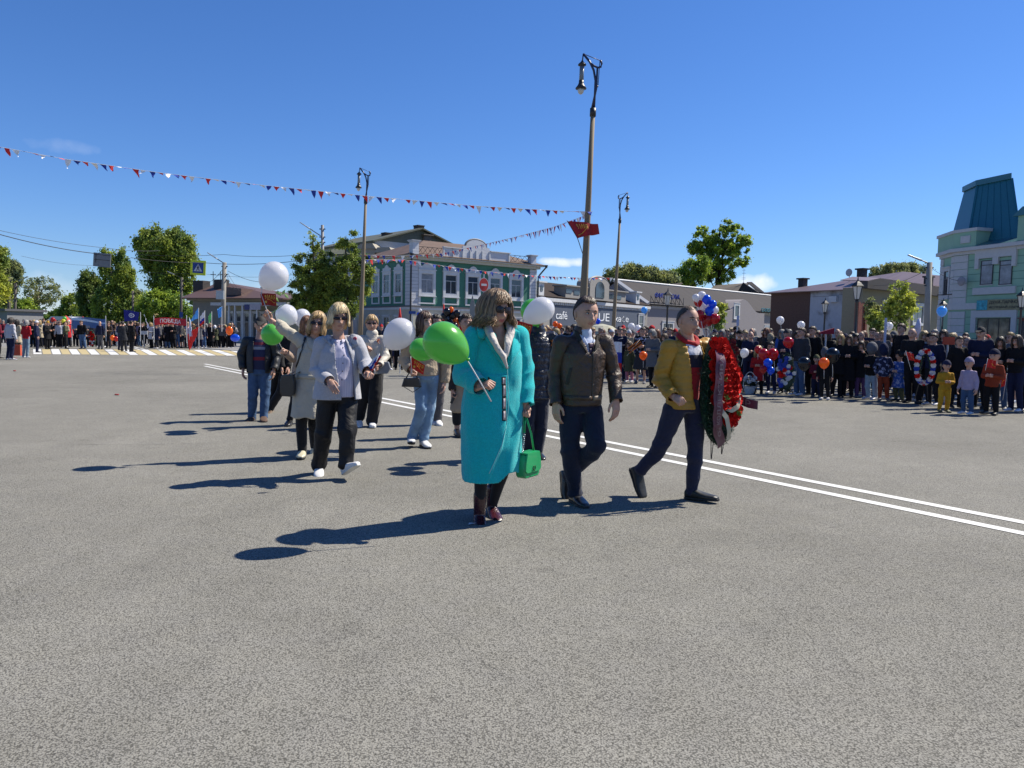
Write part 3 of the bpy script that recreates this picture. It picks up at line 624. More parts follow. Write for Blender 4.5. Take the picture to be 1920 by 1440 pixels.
# plan: chamfered left corner
def plan(off=0, h0=0, h1=1):
 return [(-off * .4, -off), (L, -off), (L, 12), (-ch - off, 12), (-ch - off, cb_ - off * .4)]
def plan_prism(g, off, z0, z1, m=0):
 p = plan(off); n = len(p); g.add([(x, y, z0) for x, y in p] + [(x, y, z1) for x, y in p], [tuple(range(n - 1, -1, -1)), tuple(range(n, 2 * n))] + [(i, (i + 1) % n, (i + 1) % n + n, i + n) for i in range(n)], m)
g = G(); plan_prism(g, 0, 0, zc); g.build('wall', MINT, r)
g = G(); plan_prism(g, .12, zc + .001, zc + .2); plan_prism(g, .35, zc + .201, zc + .42); plan_prism(g, .10, 3.35, 3.75); g.build('cornice', LAV, r)
g = G()   # rusticated corner piers
for xa, xb in ((.0, 1.0), (L - 1, L)):
 z = .1
 while z < zc - .2:
  if not 3.2 < z + .2 < 3.9: g.bx(xa - .03, xb, -.06, .3, z, z + .42)
  z += .45
g.build('corner_pier', LAV, r)
g = G(); z = .6
while z < zc - .3:
 if not 3.1 < z < 3.9: g.bx(1.05, L - 1.02, -.012, -.001, z, z + .03)
 z += .45
g.build('rustication_grooves', mat('groove_green', (.09, .19, .16), .9), r)
for xa, xb in ((1840, 1862), (1875, 1898)):
 s0, z1 = M(xa, 489); s1, z0 = M(xb, 533); window(r, s0 + .03, s1 - .03, z0, z1, trim=.0, fm=DFR, y=-.02, cols=1, pane=CURT, transom=.80)
s0, s1 = M(1830, 500)[0], M(1907, 500)[0]; zt = M(1870, 486)[1]
g = G(); g.bx(s0, s1, -.14, -.002, zt + .12, zt + .75); g.bx(s0, s0 + .28, -.14, -.002, zt - .5, zt + .119); g.bx(s1 - .28, s1, -.14, -.002, zt - .5, zt + .119); mid = (M(1862, 500)[0] + M(1875, 500)[0]) / 2; g.bx(mid - .2, mid + .2, -.14, -.002, zt - .3, zt + .119)
g.bx(s0 - .05, s1 + .05, -.12, -.002, M(1870, 545)[1] - .2, M(1870, 538)[1]); g.build('window_surround', LAV, r)
g = G(); g.bx(s0 - .05, s1 + .05, -.2, -.003, zt + .751, zt + .82); g.build('drip_moulding', mat('maroon_drip', (.10, .03, .03), .6), r)
s0, z1 = M(1834, 597); s1, z0 = M(1893, 630); window(r, s0, s1, .9, z1, trim=0, fm=DFR, y=-.02, cols=3, rows=1, pane=mat('mirrored_glass', (.20, .20, .17), .08, var=.6, vs=2.5, metal=.6))
g = G(); g.bx(s0 - .45, s1 + .45, -.12, -.002, z1 + .05, z1 + .5); g.bx(s0 - .45, s0 - .1, -.12, -.002, z1 - .9, z1 + .049); g.bx(s1 + .1, s1 + .45, -.12, -.002, z1 - .9, z1 + .049); g.build('window_surround', LAV, r)
window(r, M(1916, 600)[0], M(1932, 600)[0], .2, 2.6, trim=.12, tm=MATS['red_brown_paint'], fm=DFR, y=0, rows=2, name='door')
# signboard
s0, z0 = M(1834, 582.5); s1 = M(2000, 580)[0]; z1 = M(1834, 563)[1]
bd = G().bx(s0, s1, -.16, -.125, z0, z1).build('signboard', mat('gold_leaf_board', (.24, .22, .12), .6, var=.35, vs=5), r)
G().bx(s0 + .02, s0 + .78, -.175, -.161, z0 + .02, z1 - .02).build('sign_emblem', mat('turquoise_emblem', (.03, .30, .38), .5, var=.6, vs=6), bd)
text('letters', 'ДУХИ-ПАРФЮМЕРИЯ', 1, (s0 + .9, -.165, z0 + (z1 - z0) * .54), (1, 0, 0), (0, 0, 1), BLACKM, bd, width=2.9, height=.24, ext=.006, off=.01)
text('letters', 'ИСЛЕМАЙ ПАРФЮМЕР', 1, (s0 + .9, -.165, z0 + (z1 - z0) * .16), (1, 0, 0), (0, 0, 1), BLACKM, bd, width=2.9, height=.18, ext=.006, off=.01)
# chamfer windows (face between (0,0) and (-ch,ch))
chr_ = empty('chamfer_bay', (-ch, cb_, 0)); chr_.parent = r; chr_.rotation_euler = (0, 0, math.atan2(-cb_, ch)); cl = math.hypot(ch, cb_)
window(chr_, cl * .34, cl * .66, zc - 2.5, zc - .9, trim=.22, tm=LAV, fm=DFR, y=-.01)
g = G();
for xa, xb in ((.05, .62), (cl - .62, cl - .05)):
 z = .1
 while z < zc - .2:
  if not 3.2 < z + .2 < 3.9: g.bx(xa, xb, -.06, -.001, z, z + .42)
  z += .45
g.build('corner_pier', LAV, chr_)
# attic blocks, tower and roof
g = G(); za = zc + .42
pl = [(1.6, -.15), (1.6, 1.2), (-ch + .2, 4.0), (-ch - .25, 4.0), (-ch - .25, cb_ - .1), (-.1, -.15)]
def pp(g, pts, z0, z1): n = len(pts); g.add([(x, y, z0) for x, y in pts] + [(x, y, z1) for x, y in pts], [tuple(range(n - 1, -1, -1)), tuple(range(n, 2 * n))] + [(i, (i + 1) % n, (i + 1) % n + n, i + n) for i in range(n)])
pp(g, pl, za + .001, za + 1.0); g.build('attic_block', MINT, r)
g = G(); pp(g, [(x * 1.04 + .05 * (1 if x > 0 else -1), y - .08 if y < 1 else y, ) for x, y in pl], za + 1.001, za + 1.2); g.bx(.5, 1.2, -.22, -.151, za + .3, za + .75); g.build('attic_cap', LAV, r)
b0, tp = M(1786, 428, 2)[1], M(1850, 338, 2.5)[1]
zb_ = za + .3
def frus(x0, x1, y0, y1, z0, X0, X1, Y0, Y1, z1):
 return [(x0, y0, z0), (x1, y0, z0), (x1, y1, z0), (x0, y1, z0), (X0, Y0, z1), (X1, Y0, z1), (X1, Y1, z1), (X0, Y1, z1)]
xa, xb = M(1815, 440, .8)[0], M(1914, 440, .8)[0]; Xa, Xb = M(1833, 345, 2.0)[0], M(1897, 345, 2.0)[0]
g = G(); lo_ = [(xb, .8), (xb - 5.2, 6.7), (xa - 4.6, 6.7), (xa - 3.0, 2.3), (xa, .8)]; hi_ = [(Xb, 2.0), (Xb - 2.8, 5.2), (Xa - 2.9, 5.2), (Xa - 2.0, 3.0), (Xa, 2.0)]
g.add([(x, y, zb_) for x, y in lo_] + [(x, y, tp - .35) for x, y in hi_], [(i, (i + 1) % 5, (i + 1) % 5 + 5, i + 5) for i in range(5)] + [(5, 6, 7, 8, 9)]); pp(g, [((x - (Xa + Xb) / 2) * 1.04 + (Xa + Xb) / 2, (y - 3.5) * 1.08 + 3.5) for x, y in hi_], tp - .35, tp)
for e_ in (((xa, .8, zb_), (Xa, 2, tp - .35)), ((xb, .8, zb_), (Xb, 2, tp - .35))): g.tube(e_, .09, n=4)
for i in range(1, 6):
 f = i / 6; g.tube([(xa + (xb - xa) * f, .79, zb_), (Xa + (Xb - Xa) * f, 1.99, tp - .36)], .018, n=4)
g.build('tower_roof', TEALR, r)
zr_ = za + 1.9
G().add([(L - .05, 0, za - .1), (L - .05, 11.9, za - .1), (L - .05, 5, zr_ - .05)], [(0, 1, 2)]).build('roof_gable', MINT, r)
slab_roof([[(1.6, -.3, za + .02), (L, -.3, za + .02), (L, 5, zr_), (1.6, 5, zr_)], [(-2.5, 5, zr_), (L, 5, zr_), (L, 12.3, za), (-2.5, 12.3, za)]], .06, mat('glossy_ribbed_sheet', (.10, .22, .24), .28, metal=.5, bump=1, bs=1.2, bd=.1, stretch=(5, .1, .1)), r)
g = G(); s = M(1913, 428, 0)[0]; g.bx(s, s + 2.4, -.2, .8, za, za + 1.5); g.build('attic_block', MINT, r)
g = G(); g.prism([(s - .25, za + 1.501), (s + 2.65, za + 1.501), (s + 2.0, za + 2.0), (s + .4, za + 2.0)], -.4, 1); g.build('attic_cap', TEALR, r)
g = G(); s, z = M(1806, 527, -.5); g.tube([(s - .4, -.0, z), (s - .1, -.5, z)], .03, n=5); g.ball((s - .1, -.55, z), (.3, .1, .3)); g.build('satellite_dish', mat('dish_grey', (.25, .24, .26), .6), r)
# ---- brown hip roofed house with shop front, left
N_ = Facade(362, 74, 497, 71, 'hip_roofed_house', 'grey house with a brown hip roof and black chimneys behind the parade flags', 'house')
r = N_.root; L = N_.L; ze = N_(400, 557)[1]; zp = N_(415, 530, 4)[1]
BR = mat('brown_sheet_roof', (.105, .062, .052), .55, var=.08); WG = mat('drab_stucco', (.20, .185, .155), .9, var=.08)
G().bx(0, L, 0, 9, 0, ze).build('wall', WG, r)
xr0, xr1 = N_(405, 535, 4)[0], N_(424, 531, 4)[0]
slab_roof([[(-.7, -.7, ze - .1), (L + 2.5, -.7, ze - .1), (xr1, 4, zp), (xr0, 4, zp - .1)], [(-.7, -.7, ze - .1), (xr0, 4, zp - .1), (-.7, 9.7, ze - .1)], [(L + 2.5, -.7, ze - .1), (L + 2.5, 9.7, ze - .1), (xr1, 4, zp)]], .12, BR, r)
g = G(); g.bx(-.4, L + .3, -.4, -.002, ze - .35, ze - .13); g.build('eave_board', mat('eave_tan', (.25, .21, .15), .8), r)
for px, w_, t_ in ((371, .62, 526), (408.5, .5, 524)):
 s = N_(px, 530, 2)[0]; zt = N_(px, t_, 2)[1]; g = G(); g.bx(s - w_, s + w_, 2, 3, ze, zt); g.build('chimney', MATS['dark_chimney'], r)
s = N_(460, 545, 2)[0]; zt = N_(455, 545, 2)[1]; g = G(); g.prism([(s - .6, ze + .2), (s + 1.2, ze + .2), (s + 1.2, zt + .1), (s - .6, zt + .25)], 0, 2); g.build('dormer', BR, r)
for px in (393, 407): s = N_(px, 540, 2)[0]; zt = N_(px, 508, 2)[1]; g = G(); g.tube([(s, 2.5, ze + 1), (s, 2.5, zt)], .035, n=4); g.tube([(s - .35, 2.5, zt - .3), (s + .35, 2.5, zt - .3)], .03, n=4); g.build('antenna', BLACKM, r)
SH = Facade(425, 66, 560, 62, 'shop', 'low shop with white posts, glazed doors and a shaded awning under the brown hip roof', 'shop')
r = SH.root; L = SH.L; ze = SH(440, 574)[1]
G().bx(0, L, 0, 4, 0, ze).build('wall', mat('shop_wall', (.26, .25, .19), .85, var=.15), r)
g = G(); g.bx(-.2, L + .2, -1.5, 4, ze, ze + .25); g.build('canopy', mat('canopy_grey', (.42, .42, .42), .7), r)
for k in range(7): s = .3 + k * .95; window(r, s, s + .55, .15, 2.5, trim=.07, y=0, cols=1, rows=2, tm=WHITE, name='door' if k % 3 == 0 else 'window')
g = G()
for px in (430, 441, 455, 470, 482): s = SH(px, 600, -1.4)[0]; g.bx(s - .06, s + .06, -1.46, -1.34, 0, ze)
g.build('post', WHITE, r)
s0, z1 = SH(459, 571, -1.5); s1, z0 = SH(468, 581, -1.5); G().bx(s0, s1, -1.56, -1.51, z0, z1).build('blue_sign', mat('navy_sign', (.02, .02, .12), .5), r)
s0, z1 = SH(468.5, 570, -1.5); s1, z0 = SH(489, 581, -1.5); G().bx(s0 + .02, s1, -1.56, -1.51, z0, z1).build('pale_sign', mat('pale_sign', (.33, .31, .36), .6), r)
# ---- bits of houses in the trees
Q = Facade(226, 150, 268, 150, 'yellow_house', 'yellowish house with a pale tin roof glimpsed between the birches', 'house')
r = Q.root; z1 = Q(240, 571)[1]; zt = Q(250, 552)[1]; G().bx(0, Q.L, 0, 8, 0, z1).build('wall', mat('ochre_wall', (.38, .30, .14), .9), r); slab_roof([[(-.5, -.5, z1), (Q.L + .5, -.5, z1), (Q.L + .5, 4, zt), (-.5, 4, zt)]], .1, mat('pale_tin', (.5, .52, .55), .4, metal=.3), r)
for k in range(2): window(r, .8 + k * 2, 1.8 + k * 2, 2, 3.6, trim=.12, rows=1)
Q = Facade(-70, 62, 14, 60, 'roadside_kiosk', 'grey kiosk wall cut by the left edge of the picture', 'kiosk')
G().bx(0, Q.L, 0, 3, 0, Q(8, 583)[1]).build('wall', mat('kiosk_grey', (.2, .2, .21), .8), Q.root); G().bx(-.2, Q.L + .2, -.3, 3.2, Q(8, 583)[1] + .001, Q(8, 580)[1] + .05).build('roof', mat('kiosk_roof', (.08, .08, .09), .7), Q.root)
# ================================================================== trees
BARK = mat('bark', (.075, .062, .05), .95, var=.3, vs=9); BIRCH = mat('birch_bark', (.42, .40, .37), .9, var=.5, vs=6)
LG = [leafmat('leaf_mid_green', (.20, .27, .06)), leafmat('leaf_fresh_green', (.22, .32, .055)), leafmat('leaf_dark_green', (.10, .15, .045)), leafmat('leaf_yellow_green', (.30, .36, .07), .45), leafmat('leaf_willow_grey', (.21, .25, .12))]
def leaves(P, sz, droop, rng, elong=1.5):
 n = len(P); th = rng.uniform(0, 2 * np.pi, n); ph = rng.normal(0, .7, n)
 a = np.stack([np.cos(th) * np.cos(ph), np.sin(th) * np.cos(ph), np.sin(ph) - droop], 1); a /= np.linalg.norm(a, axis=1)[:, None]
 b = rng.normal(size=(n, 3)); b -= (b * a).sum(1)[:, None] * a; b /= np.linalg.norm(b, axis=1)[:, None]
 s = sz * rng.uniform(.6, 1.4, n)[:, None]; A = a * s * elong * .5; Bv = b * s * .5
 v = np.stack([P - A, P + Bv * .9, P + A, P - Bv * .9], 1).reshape(-1, 3)
 return v, np.arange(4 * n).reshape(-1, 4)
def tree(name, label, px, Y, lobes, n, lsz, lm=0, droop=.2, trunk_r=.2, bark=BARK, group=None, seed=0, nclu=70, spread=.5, vert=0, density_edge=.65, trunk_top=None, base=None):
 """lobes in photo pixels (px, py, rx, ry) at distance Y; each becomes a full 3-D lobe"""
 rng = np.random.default_rng(seed); b = at(px, 620, Y); b.z = 0; n = int(n * 2.6); lsz *= .56; nclu = int(nclu * 3); spread *= .80
 root = empty(name, b, label, 'tree', group); k = Y / 1442
 LB = []
 for (x, y, rx, ry) in lobes:
  p = at(x, y, Y); LB.append((np.array([p.x - b.x, 0, p.z]), np.array([rx * k, rx * k * .85, ry * k])))
 vol = np.array([l[1].prod() ** .75 for l in LB]); vol /= vol.sum()
 cl = []
 for i in range(nclu):
  c, r = LB[rng.choice(len(LB), p=vol)]; d = rng.normal(size=3); d /= np.linalg.norm(d); q = c + r * d * (rng.uniform(density_edge ** 3, 1.0) ** (1 / 3)); cl.append(q)
 cl = np.array(cl); w = rng.uniform(.1, 2.2, nclu); w /= w.sum(); idx = rng.choice(nclu, n, p=w)
 sc = spread * (np.array([l[1].mean() for l in LB]).mean()) * .62
 off = rng.normal(size=(n, 3)) * sc * np.array([.5, .5, .42 + vert * .5]); P = cl[idx] + off * rng.uniform(.5, 1.5, nclu)[idx][:, None]; fl = rng.random(n) < .16; P[fl] += rng.normal(size=(int(fl.sum()), 3)) * sc * .7
 if vert: P[:, 2] -= np.abs(rng.normal(0, sc * vert, n)); P[:, 0] += 0
 P[:, 2] = np.maximum(P[:, 2], .25 + 0 * P[:, 2])
 v, f = leaves(P, lsz, droop, rng); link('crown', mesh_np('crown', v, f), LG[lm], root)
 g = G(); top = max(l[0][2] + l[1][2] * .35 for l in LB) if trunk_top is None else trunk_top
 cx = float(np.average([l[0][0] for l in LB], weights=vol))
 tp = [Vector((cx * t * .8 + .12 * math.sin(t * 5 + seed), .1 * math.cos(t * 4 + seed), top * t)) for t in np.linspace(0, 1, 8)]
 g.tube(tp, [trunk_r * (1 - .8 * t) for t in np.linspace(0, 1, 8)], n=8)
 order = rng.permutation(nclu)[:min(nclu, 34)]
 for i in order:
  q = Vector(cl[i]); t = min(.9, max(.18, q.z / top * .72)); j = t * 7; a = tp[int(j)].lerp(tp[min(7, int(j) + 1)], j % 1)
  m_ = a.lerp(q, .5) + Vector((0, 0, .12 * (q - a).length)); r0 = trunk_r * (1 - .8 * t) * .45
  g.tube([a, m_, q], [r0, r0 * .6, r0 * .2], n=5)
 g.build('trunk', bark, root, smooth=True); return root
gb = 'birches and poplars along the left street'
tree('birch_tree', 'tallest drooping birch with a big rounded crown over the red banner', 312, 98, [(312, 475, 46, 44), (290, 460, 34, 34), (340, 470, 26, 40), (315, 520, 34, 34), (350, 520, 14, 36)], 21000, .34, 0, .9, .32, BIRCH, gb, 1, 120, .42, .55)
tree('birch_tree', 'low bright bushy tree under the tallest birch', 305, 94, [(300, 575, 40, 32), (272, 590, 16, 22), (335, 580, 30, 28), (350, 600, 15, 20)], 9500, .30, 1, .4, .18, BARK, gb, 2, 60, .5, .2)
tree('birch_tree', 'drooping birch half hidden behind the grey sign panel', 214, 112, [(215, 510, 26, 40), (232, 530, 20, 40), (212, 570, 36, 40), (200, 480, 10, 16), (233, 478, 7, 20), (245, 585, 24, 30)], 16000, .36, 0, .9, .3, BIRCH, gb, 3, 90, .42, .55)
tree('poplar_tree', 'dark rounded tree just left of the birch behind the grey panel', 172, 125, [(172, 555, 24, 36), (165, 530, 18, 20), (178, 595, 22, 24)], 9000, .40, 2, .4, .3, BARK, gb, 4, 50, .5, .2)
tree('poplar_tree', 'mid-green tree sloping down toward the end of the left street', 135, 150, [(138, 580, 20, 30), (120, 592, 14, 22)], 6000, .45, 0, .3, .3, BARK, gb, 5, 40, .5, .1)
tree('poplar_tree', 'farthest low green tree at the end of the left street', 102, 185, [(106, 596, 12, 16), (92, 602, 9, 10)], 2500, .5, 0, .2, .3, BARK, gb, 6, 24, .5, .1)
tree('birch_tree', 'thin pale birch between the yellow house and the tallest birch', 262, 120, [(262, 575, 12, 36), (255, 600, 10, 20)], 2600, .34, 4, .9, .18, BIRCH, gb, 7, 30, .4, .4)
tree('willow_tree', 'sparse pale tree with bare spreading boughs at the left', 62, 90, [(80, 545, 32, 26), (60, 560, 16, 20), (96, 560, 14, 16)], 1900, .22, 4, .2, .22, mat('pale_bark', (.22, .19, .16), .9), gb, 8, 60, .5)
tree('street_tree', 'bushy green tree below the bare spreading boughs', 45, 85, [(45, 585, 22, 24), (70, 600, 16, 12), (30, 600, 14, 14)], 6000, .26, 1, .2, .16, BARK, gb, 9, 40, .5)
tree('street_tree', 'greyish tree crown just inside the left edge', 16, 80, [(20, 520, 20, 34), (8, 550, 18, 26)], 5000, .26, 4, .6, .2, BARK, gb, 10, 44, .45, .3)
tree('street_tree', 'bright green tree cut by the left edge', -8, 62, [(-8, 480, 20, 24), (-4, 545, 18, 32), (-22, 510, 26, 40)], 6000, .20, 3, .3, .2, BARK, gb, 11, 44, .5)
gd = 'dense trees before the green corner house'
tree('maple_tree', 'dense tree with two upright leafy spires left of the tall lamp post', 590, 54, [(590, 520, 34, 44), (583, 460, 9, 26), (565, 505, 16, 34), (610, 545, 30, 40), (575, 570, 30, 26), (597, 480, 12, 26), (552, 550, 10, 26), (618, 500, 12, 30)], 17000, .15, 0, .1, .2, BARK, gd, 12, 150, .40)
tree('maple_tree', 'dense dark tree with a leafy spire directly behind the tall lamp post', 655, 54, [(650, 520, 34, 40), (660, 455, 8, 24), (643, 475, 14, 26), (680, 530, 18, 34), (645, 570, 36, 24), (625, 540, 24, 34), (690, 500, 9, 26), (668, 480, 10, 24)], 17000, .15, 0, .1, .2, BARK, gd, 13, 150, .40)
gr = 'trees behind the café and shop row'
tree('elm_tree', 'tall open tree with forked boughs behind the shop row', 1341, 190, [(1320, 450, 22, 26), (1372, 445, 26, 32), (1362, 425, 12, 14), (1345, 480, 34, 34), (1388, 478, 18, 26), (1310, 475, 12, 20), (1350, 515, 26, 18), (1345, 450, 30, 30), (1365, 490, 30, 30), (1300, 462, 14, 16), (1395, 455, 12, 20), (1325, 500, 30, 24)], 23000, .55, 1, .1, .7, mat('dark_bark', (.03, .026, .024), .95), gr, 14, 110, .32, 0, .5)
tree('poplar_tree', 'green bushy tree in front of the forked tree behind the shop row', 1300, 180, [(1298, 512, 26, 26), (1276, 522, 24, 20), (1318, 500, 16, 22)], 8000, .5, 1, .1, .3, BARK, gr, 15, 50, .5)
for i, (x, y, rx, ry, lb) in enumerate([(1155, 520, 20, 20, 'feathery upright poplar nearest the white café attic'), (1182, 515, 22, 22, 'feathery upright poplar beside the right-hand thin lamp post'), (1213, 520, 22, 20, 'feathery poplar over the brown end of the café roof'), (1248, 525, 24, 18, 'feathery poplar behind the rooftop letters')]):
 tree('poplar_tree', lb, x, 160, [(x, y, rx, ry), (x + 6, y + 14, rx, 14)], 6500, .42, 4, -1.3, .2, BARK, gr, 20 + i, 60, .5, 0, .5)
tree('willow_tree', 'wide loose tree behind the tan house at the right', 1682, 105, [(1682, 510, 40, 18), (1655, 512, 22, 14), (1715, 515, 26, 20), (1735, 530, 10, 20)], 9000, .26, 4, .1, .3, BARK, gr, 30, 80, .45)
gy = 'young pavement trees in fresh leaf'
tree('young_tree', 'young tree with yellow-green leaves before the tan house', 1686, 34, [(1688, 560, 26, 30), (1686, 590, 36, 26), (1690, 540, 8, 10)], 1500, .15, 3, .2, .05, BARK, gy, 31, 44, .45, 0, .2)
tree('young_tree', 'low yellow-green bush left of the young tree', 1641, 36, [(1640, 600, 14, 20), (1650, 610, 10, 12)], 700, .15, 3, .2, .04, BARK, gy, 32, 20, .5)
tree('young_tree', 'yellow-green young tree behind the cluster of red and blue balloons', 1345, 40, [(1342, 600, 20, 28), (1352, 585, 10, 22)], 900, .16, 3, .2, .05, BARK, gy, 33, 30, .5, 0, .2)
tree('young_tree', 'rusty brown ivy-like shrub beside the red-brown porch', 1635, 52, [(1632, 580, 10, 22), (1640, 585, 8, 20)], 900, .16, 4, .2, .05, BARK, gy, 34, 20, .5)
g = G()   # far-off wood line beyond the houses: nobody could count it
rng = np.random.default_rng(5); n = 14000; X = rng.uniform(-330, 330, n); P = np.stack([X, 330 + rng.normal(0, 8, n), np.abs(rng.normal(0, 3.2, n)) + 2.2 * np.sin(X / 13) + .3], 1); P[:, 2] = np.maximum(P[:, 2], .2)
v, f = leaves(P, 2.2, 0, rng, 1.0); tag(link('far_wood', mesh_np('far_wood', v, f), leafmat('far_leaf', (.05, .085, .03))), 'low far-off line of green wood behind the houses', 'wood', kind='stuff')
# ================================================================== tall lamp posts
POLE = mat('brown_concrete_pole', (.20, .155, .10), .8, var=.12, vs=3, stretch=(6, 6, .5)); NAVYM = mat('navy_metal', (.012, .014, .05), .4, spec=.6); FROST = mat('frosted_glass', (.55, .53, .48), .25, spec=.6); GREYC = mat('lamp_grey_cylinder', (.16, .19, .22), .4)
def tall_lamp(label, pxb, pxt, pyt, Y, side, Hh):
 """pole foot under column pxb, collar at (pxt,pyt)"""
 b = at(pxb, 620, Y); b.z = .12 if pxb > 1000 else .0; t = at(pxt, pyt, Y) - b
 root = empty('street_lamp', b, label, 'street lamp', 'tall street lamps with hanging lanterns'); k = Hh; d = t.normalized()
 P = lambda dx, dz: t + Vector((dx * side * k + d.x * dz * k, 0, dz * k))   # side -1: lantern on the left
 G().tube([Vector((0, 0, 0)), t * .3, t * .7, t], [.145, .125, .09, .072], n=12).build('pole', POLE, root, True)
 G().tube([t - d * .02, t + d * .55 * k], [.10, .10], n=12).build('collar', BLACKM, root, True)
 g = G(); g.tube([P(-.07, .5), P(-.07, 1.9), P(-.07, 2.6), P(.10, 3.35), P(.42, 3.95), P(.95, 4.55)], .036, n=8); g.tube([P(.10, .5), P(-.16, 2.0), P(-.17, 3.55), P(-.17, 3.6)], .034, n=8)
 g.tube([P(.42, 3.9), P(.1, 3.68), P(-.20, 3.55), P(-.42, 3.62), P(-.48, 3.85), P(-.40, 4.05), P(-.34, 4.08)], .034, n=8)
 g.tube([P(.95, 4.55), P(-.34, 4.08)], .012, n=5); g.tube([P(-.33, 4.06), P(-.28, 2.2)], .012, n=5); g.tube([P(.0, 2.2), P(-.30, 2.17)], .03, n=6); g.tube([P(.95, 4.55), P(.99, 4.05)], .02, n=6)
 g.build('bracket', NAVYM, root, True)
 def lathe(prof, m, name):
  g = G(); g.loft([(P(1.0, z), Vector((r_ * k, 0, 0)), Vector((0, r_ * k, 0))) for r_, z in prof], n=18); return g.build(name, m, root, True)
 lathe([(.02, 4.12), (.06, 4.05), (.12, 3.95), (.30, 3.78), (.31, 3.70), (.14, 3.62), (.13, 3.55)], BLACKM, 'lantern_cap')
 lathe([(.17, 3.62), (.17, 2.55)], GREYC, 'lantern_cylinder')
 lathe([(.19, 2.58), (.19, 2.40), (.23, 2.3), (.27, 2.22), (.42, 2.02), (.41, 1.96), (.26, 1.94)], BLACKM, 'lantern_shade')
 lathe([(.25, 1.95), (.24, 1.8), (.18, 1.65), (.08, 1.57), (.01, 1.55)], FROST, 'lantern_globe'); return root
lampA = tall_lamp('nearest and tallest lamp post, its lantern hanging to the left above the parade', 1089, 1111.5, 217, 25, 1 if False else -1, .42)
lampB = tall_lamp('slim tall lamp post in front of the dense trees, lantern to its left', 674.5, 685.5, 381, 43, -1, .42)
lampC = tall_lamp('slim tall lamp post before the café, lantern hanging to its right', 1148.5, 1162, 417, 50, 1, .42)
def post_lantern(label, px, Y):
 b = at(px, 620, Y); b.z = .12; root = empty('lantern_post', b, label, 'lamp post', 'low black lantern posts on the right pavement')
 g = G(); g.loft([(Vector((0, 0, z)), Vector((r_, 0, 0)), Vector((0, r_, 0))) for r_, z in [(.16, 0), (.15, .3), (.08, .42), (.075, 1.4), (.09, 1.45), (.055, 1.52), (.045, 2.7), (.09, 2.76), (.05, 2.82)]], n=12); g.build('post', BLACKM, root, True)
 g = G(); q = [(.10, 2.85), (.19, 3.35)]; g.loft([(Vector((0, 0, z)), Vector((r_, 0, 0)), Vector((0, r_, 0))) for r_, z in q], n=6); g.build('lantern_glass', FROST, root)
 g = G(); g.loft([(Vector((0, 0, z)), Vector((r_, 0, 0)), Vector((0, r_, 0))) for r_, z in [(.25, 3.352), (.26, 3.38), (.14, 3.50), (.06, 3.56), (.03, 3.62), (.012, 3.75)]], n=6); g.loft([(Vector((0, 0, z)), Vector((r_, 0, 0)), Vector((0, r_, 0))) for r_, z in [(.06, 2.80), (.12, 2.849)]], n=6)
 for i in range(6):
  a = math.pi * 2 * i / 6; g.tube([(.105 * math.cos(a), .105 * math.sin(a), 2.85), (.197 * math.cos(a), .197 * math.sin(a), 3.352)], .012, n=4)
 g.build('lantern_frame', BLACKM, root)
post_lantern('black lantern post left of the man in yellow, before the rooftop letters', 1250, 41)
post_lantern('farther black lantern post beside the small gabled shop front', 1545, 48)
post_lantern('near black lantern post before the whitewashed wall', 1604, 31)
post_lantern('black lantern post before the signboard of the mint building', 1912, 35.5)
post_lantern('black lantern post behind the blue balloon at the right', 1766, 46)
# ================================================================== poles, wires, signs
CONC = mat('concrete_pole', (.25, .235, .21), .85, var=.15, vs=2); WIRE = mat('black_wire', (.012, .012, .014), .6); GALV = mat('galvanised_metal', (.38, .40, .42), .4, metal=.5)
def upole(name, label, pxb, pxt, pyt, Y, r0=.15, r1=.10, arm=None, m=CONC, extras=None, base=0):
 b = at(pxb, 620, Y); b.z = base; t = at(pxt, pyt, Y) - b; root = empty(name, b, label, 'utility pole')
 G().tube([(0, 0, 0), t], [r0, r1], n=8).build('pole', m, root, True)
 if arm:
  a0 = at(arm[0], arm[1], Y) - b; a1 = at(arm[2], arm[3], Y) - b; g = G(); g.tube([a0, a1], .035, n=6); g.build('bracket_arm', BLACKM, root)
  e = (a1 - a0).normalized(); G().capsule(a1 - e * .05, a1 + e * .7, .09, .07, n=8, fl=.5).build('lamp_head', GALV, root, True)
 g = G()
 for z in (.3, .9, 1.3): g.box(t - Vector((0, 0, z)), (.22, .05, .04))
 g.build('insulators', BLACKM, root); return root, b, t
upole('utility_pole', 'leaning concrete pole with a lamp arm and meter box by the blue flags', 416.5, 421, 492, 58, .2, .15, (419, 493, 405, 484))
bx_ = at(413, 553, 57.6); link('meter_box', G().box(bx_, (.28, .12, .32)).mesh(), GALV); tag(bpy.data.objects['meter_box'], 'pale meter box fixed high on the leaning concrete pole', 'box')
upole('utility_pole', 'grey steel pole rising from the dense trees with an arm lamp', 606, 604.5, 422, 59, .12, .11, (601, 442, 578, 427), mat('grey_steel', (.16, .165, .18), .6))
upole('utility_pole', 'concrete pole beside the mint building with a thin street light arm', 1738, 1743, 492, 44, .19, .15, (1740, 493, 1725, 487), base=.12)
for px, top, lb in ((63, 560, 'dark utility pole left of the bare tree, white painted foot'), (110, 560, 'utility pole with a lamp arm right behind the group in red and blue')):
 rt, b, t = upole('utility_pole', lb, 16 if px == 63 else 27, 17 if px == 63 else 29, 520 if px == 63 else 531, 66, .14, .1, (29, 531, 38, 526) if px == 110 else None, mat('dark_pole', (.09, .08, .07), .9))
 G().tube([(0, 0, .02), (0, 0, 1.9)], [.155, .15], n=8).build('white_foot', WHITE, rt, True)
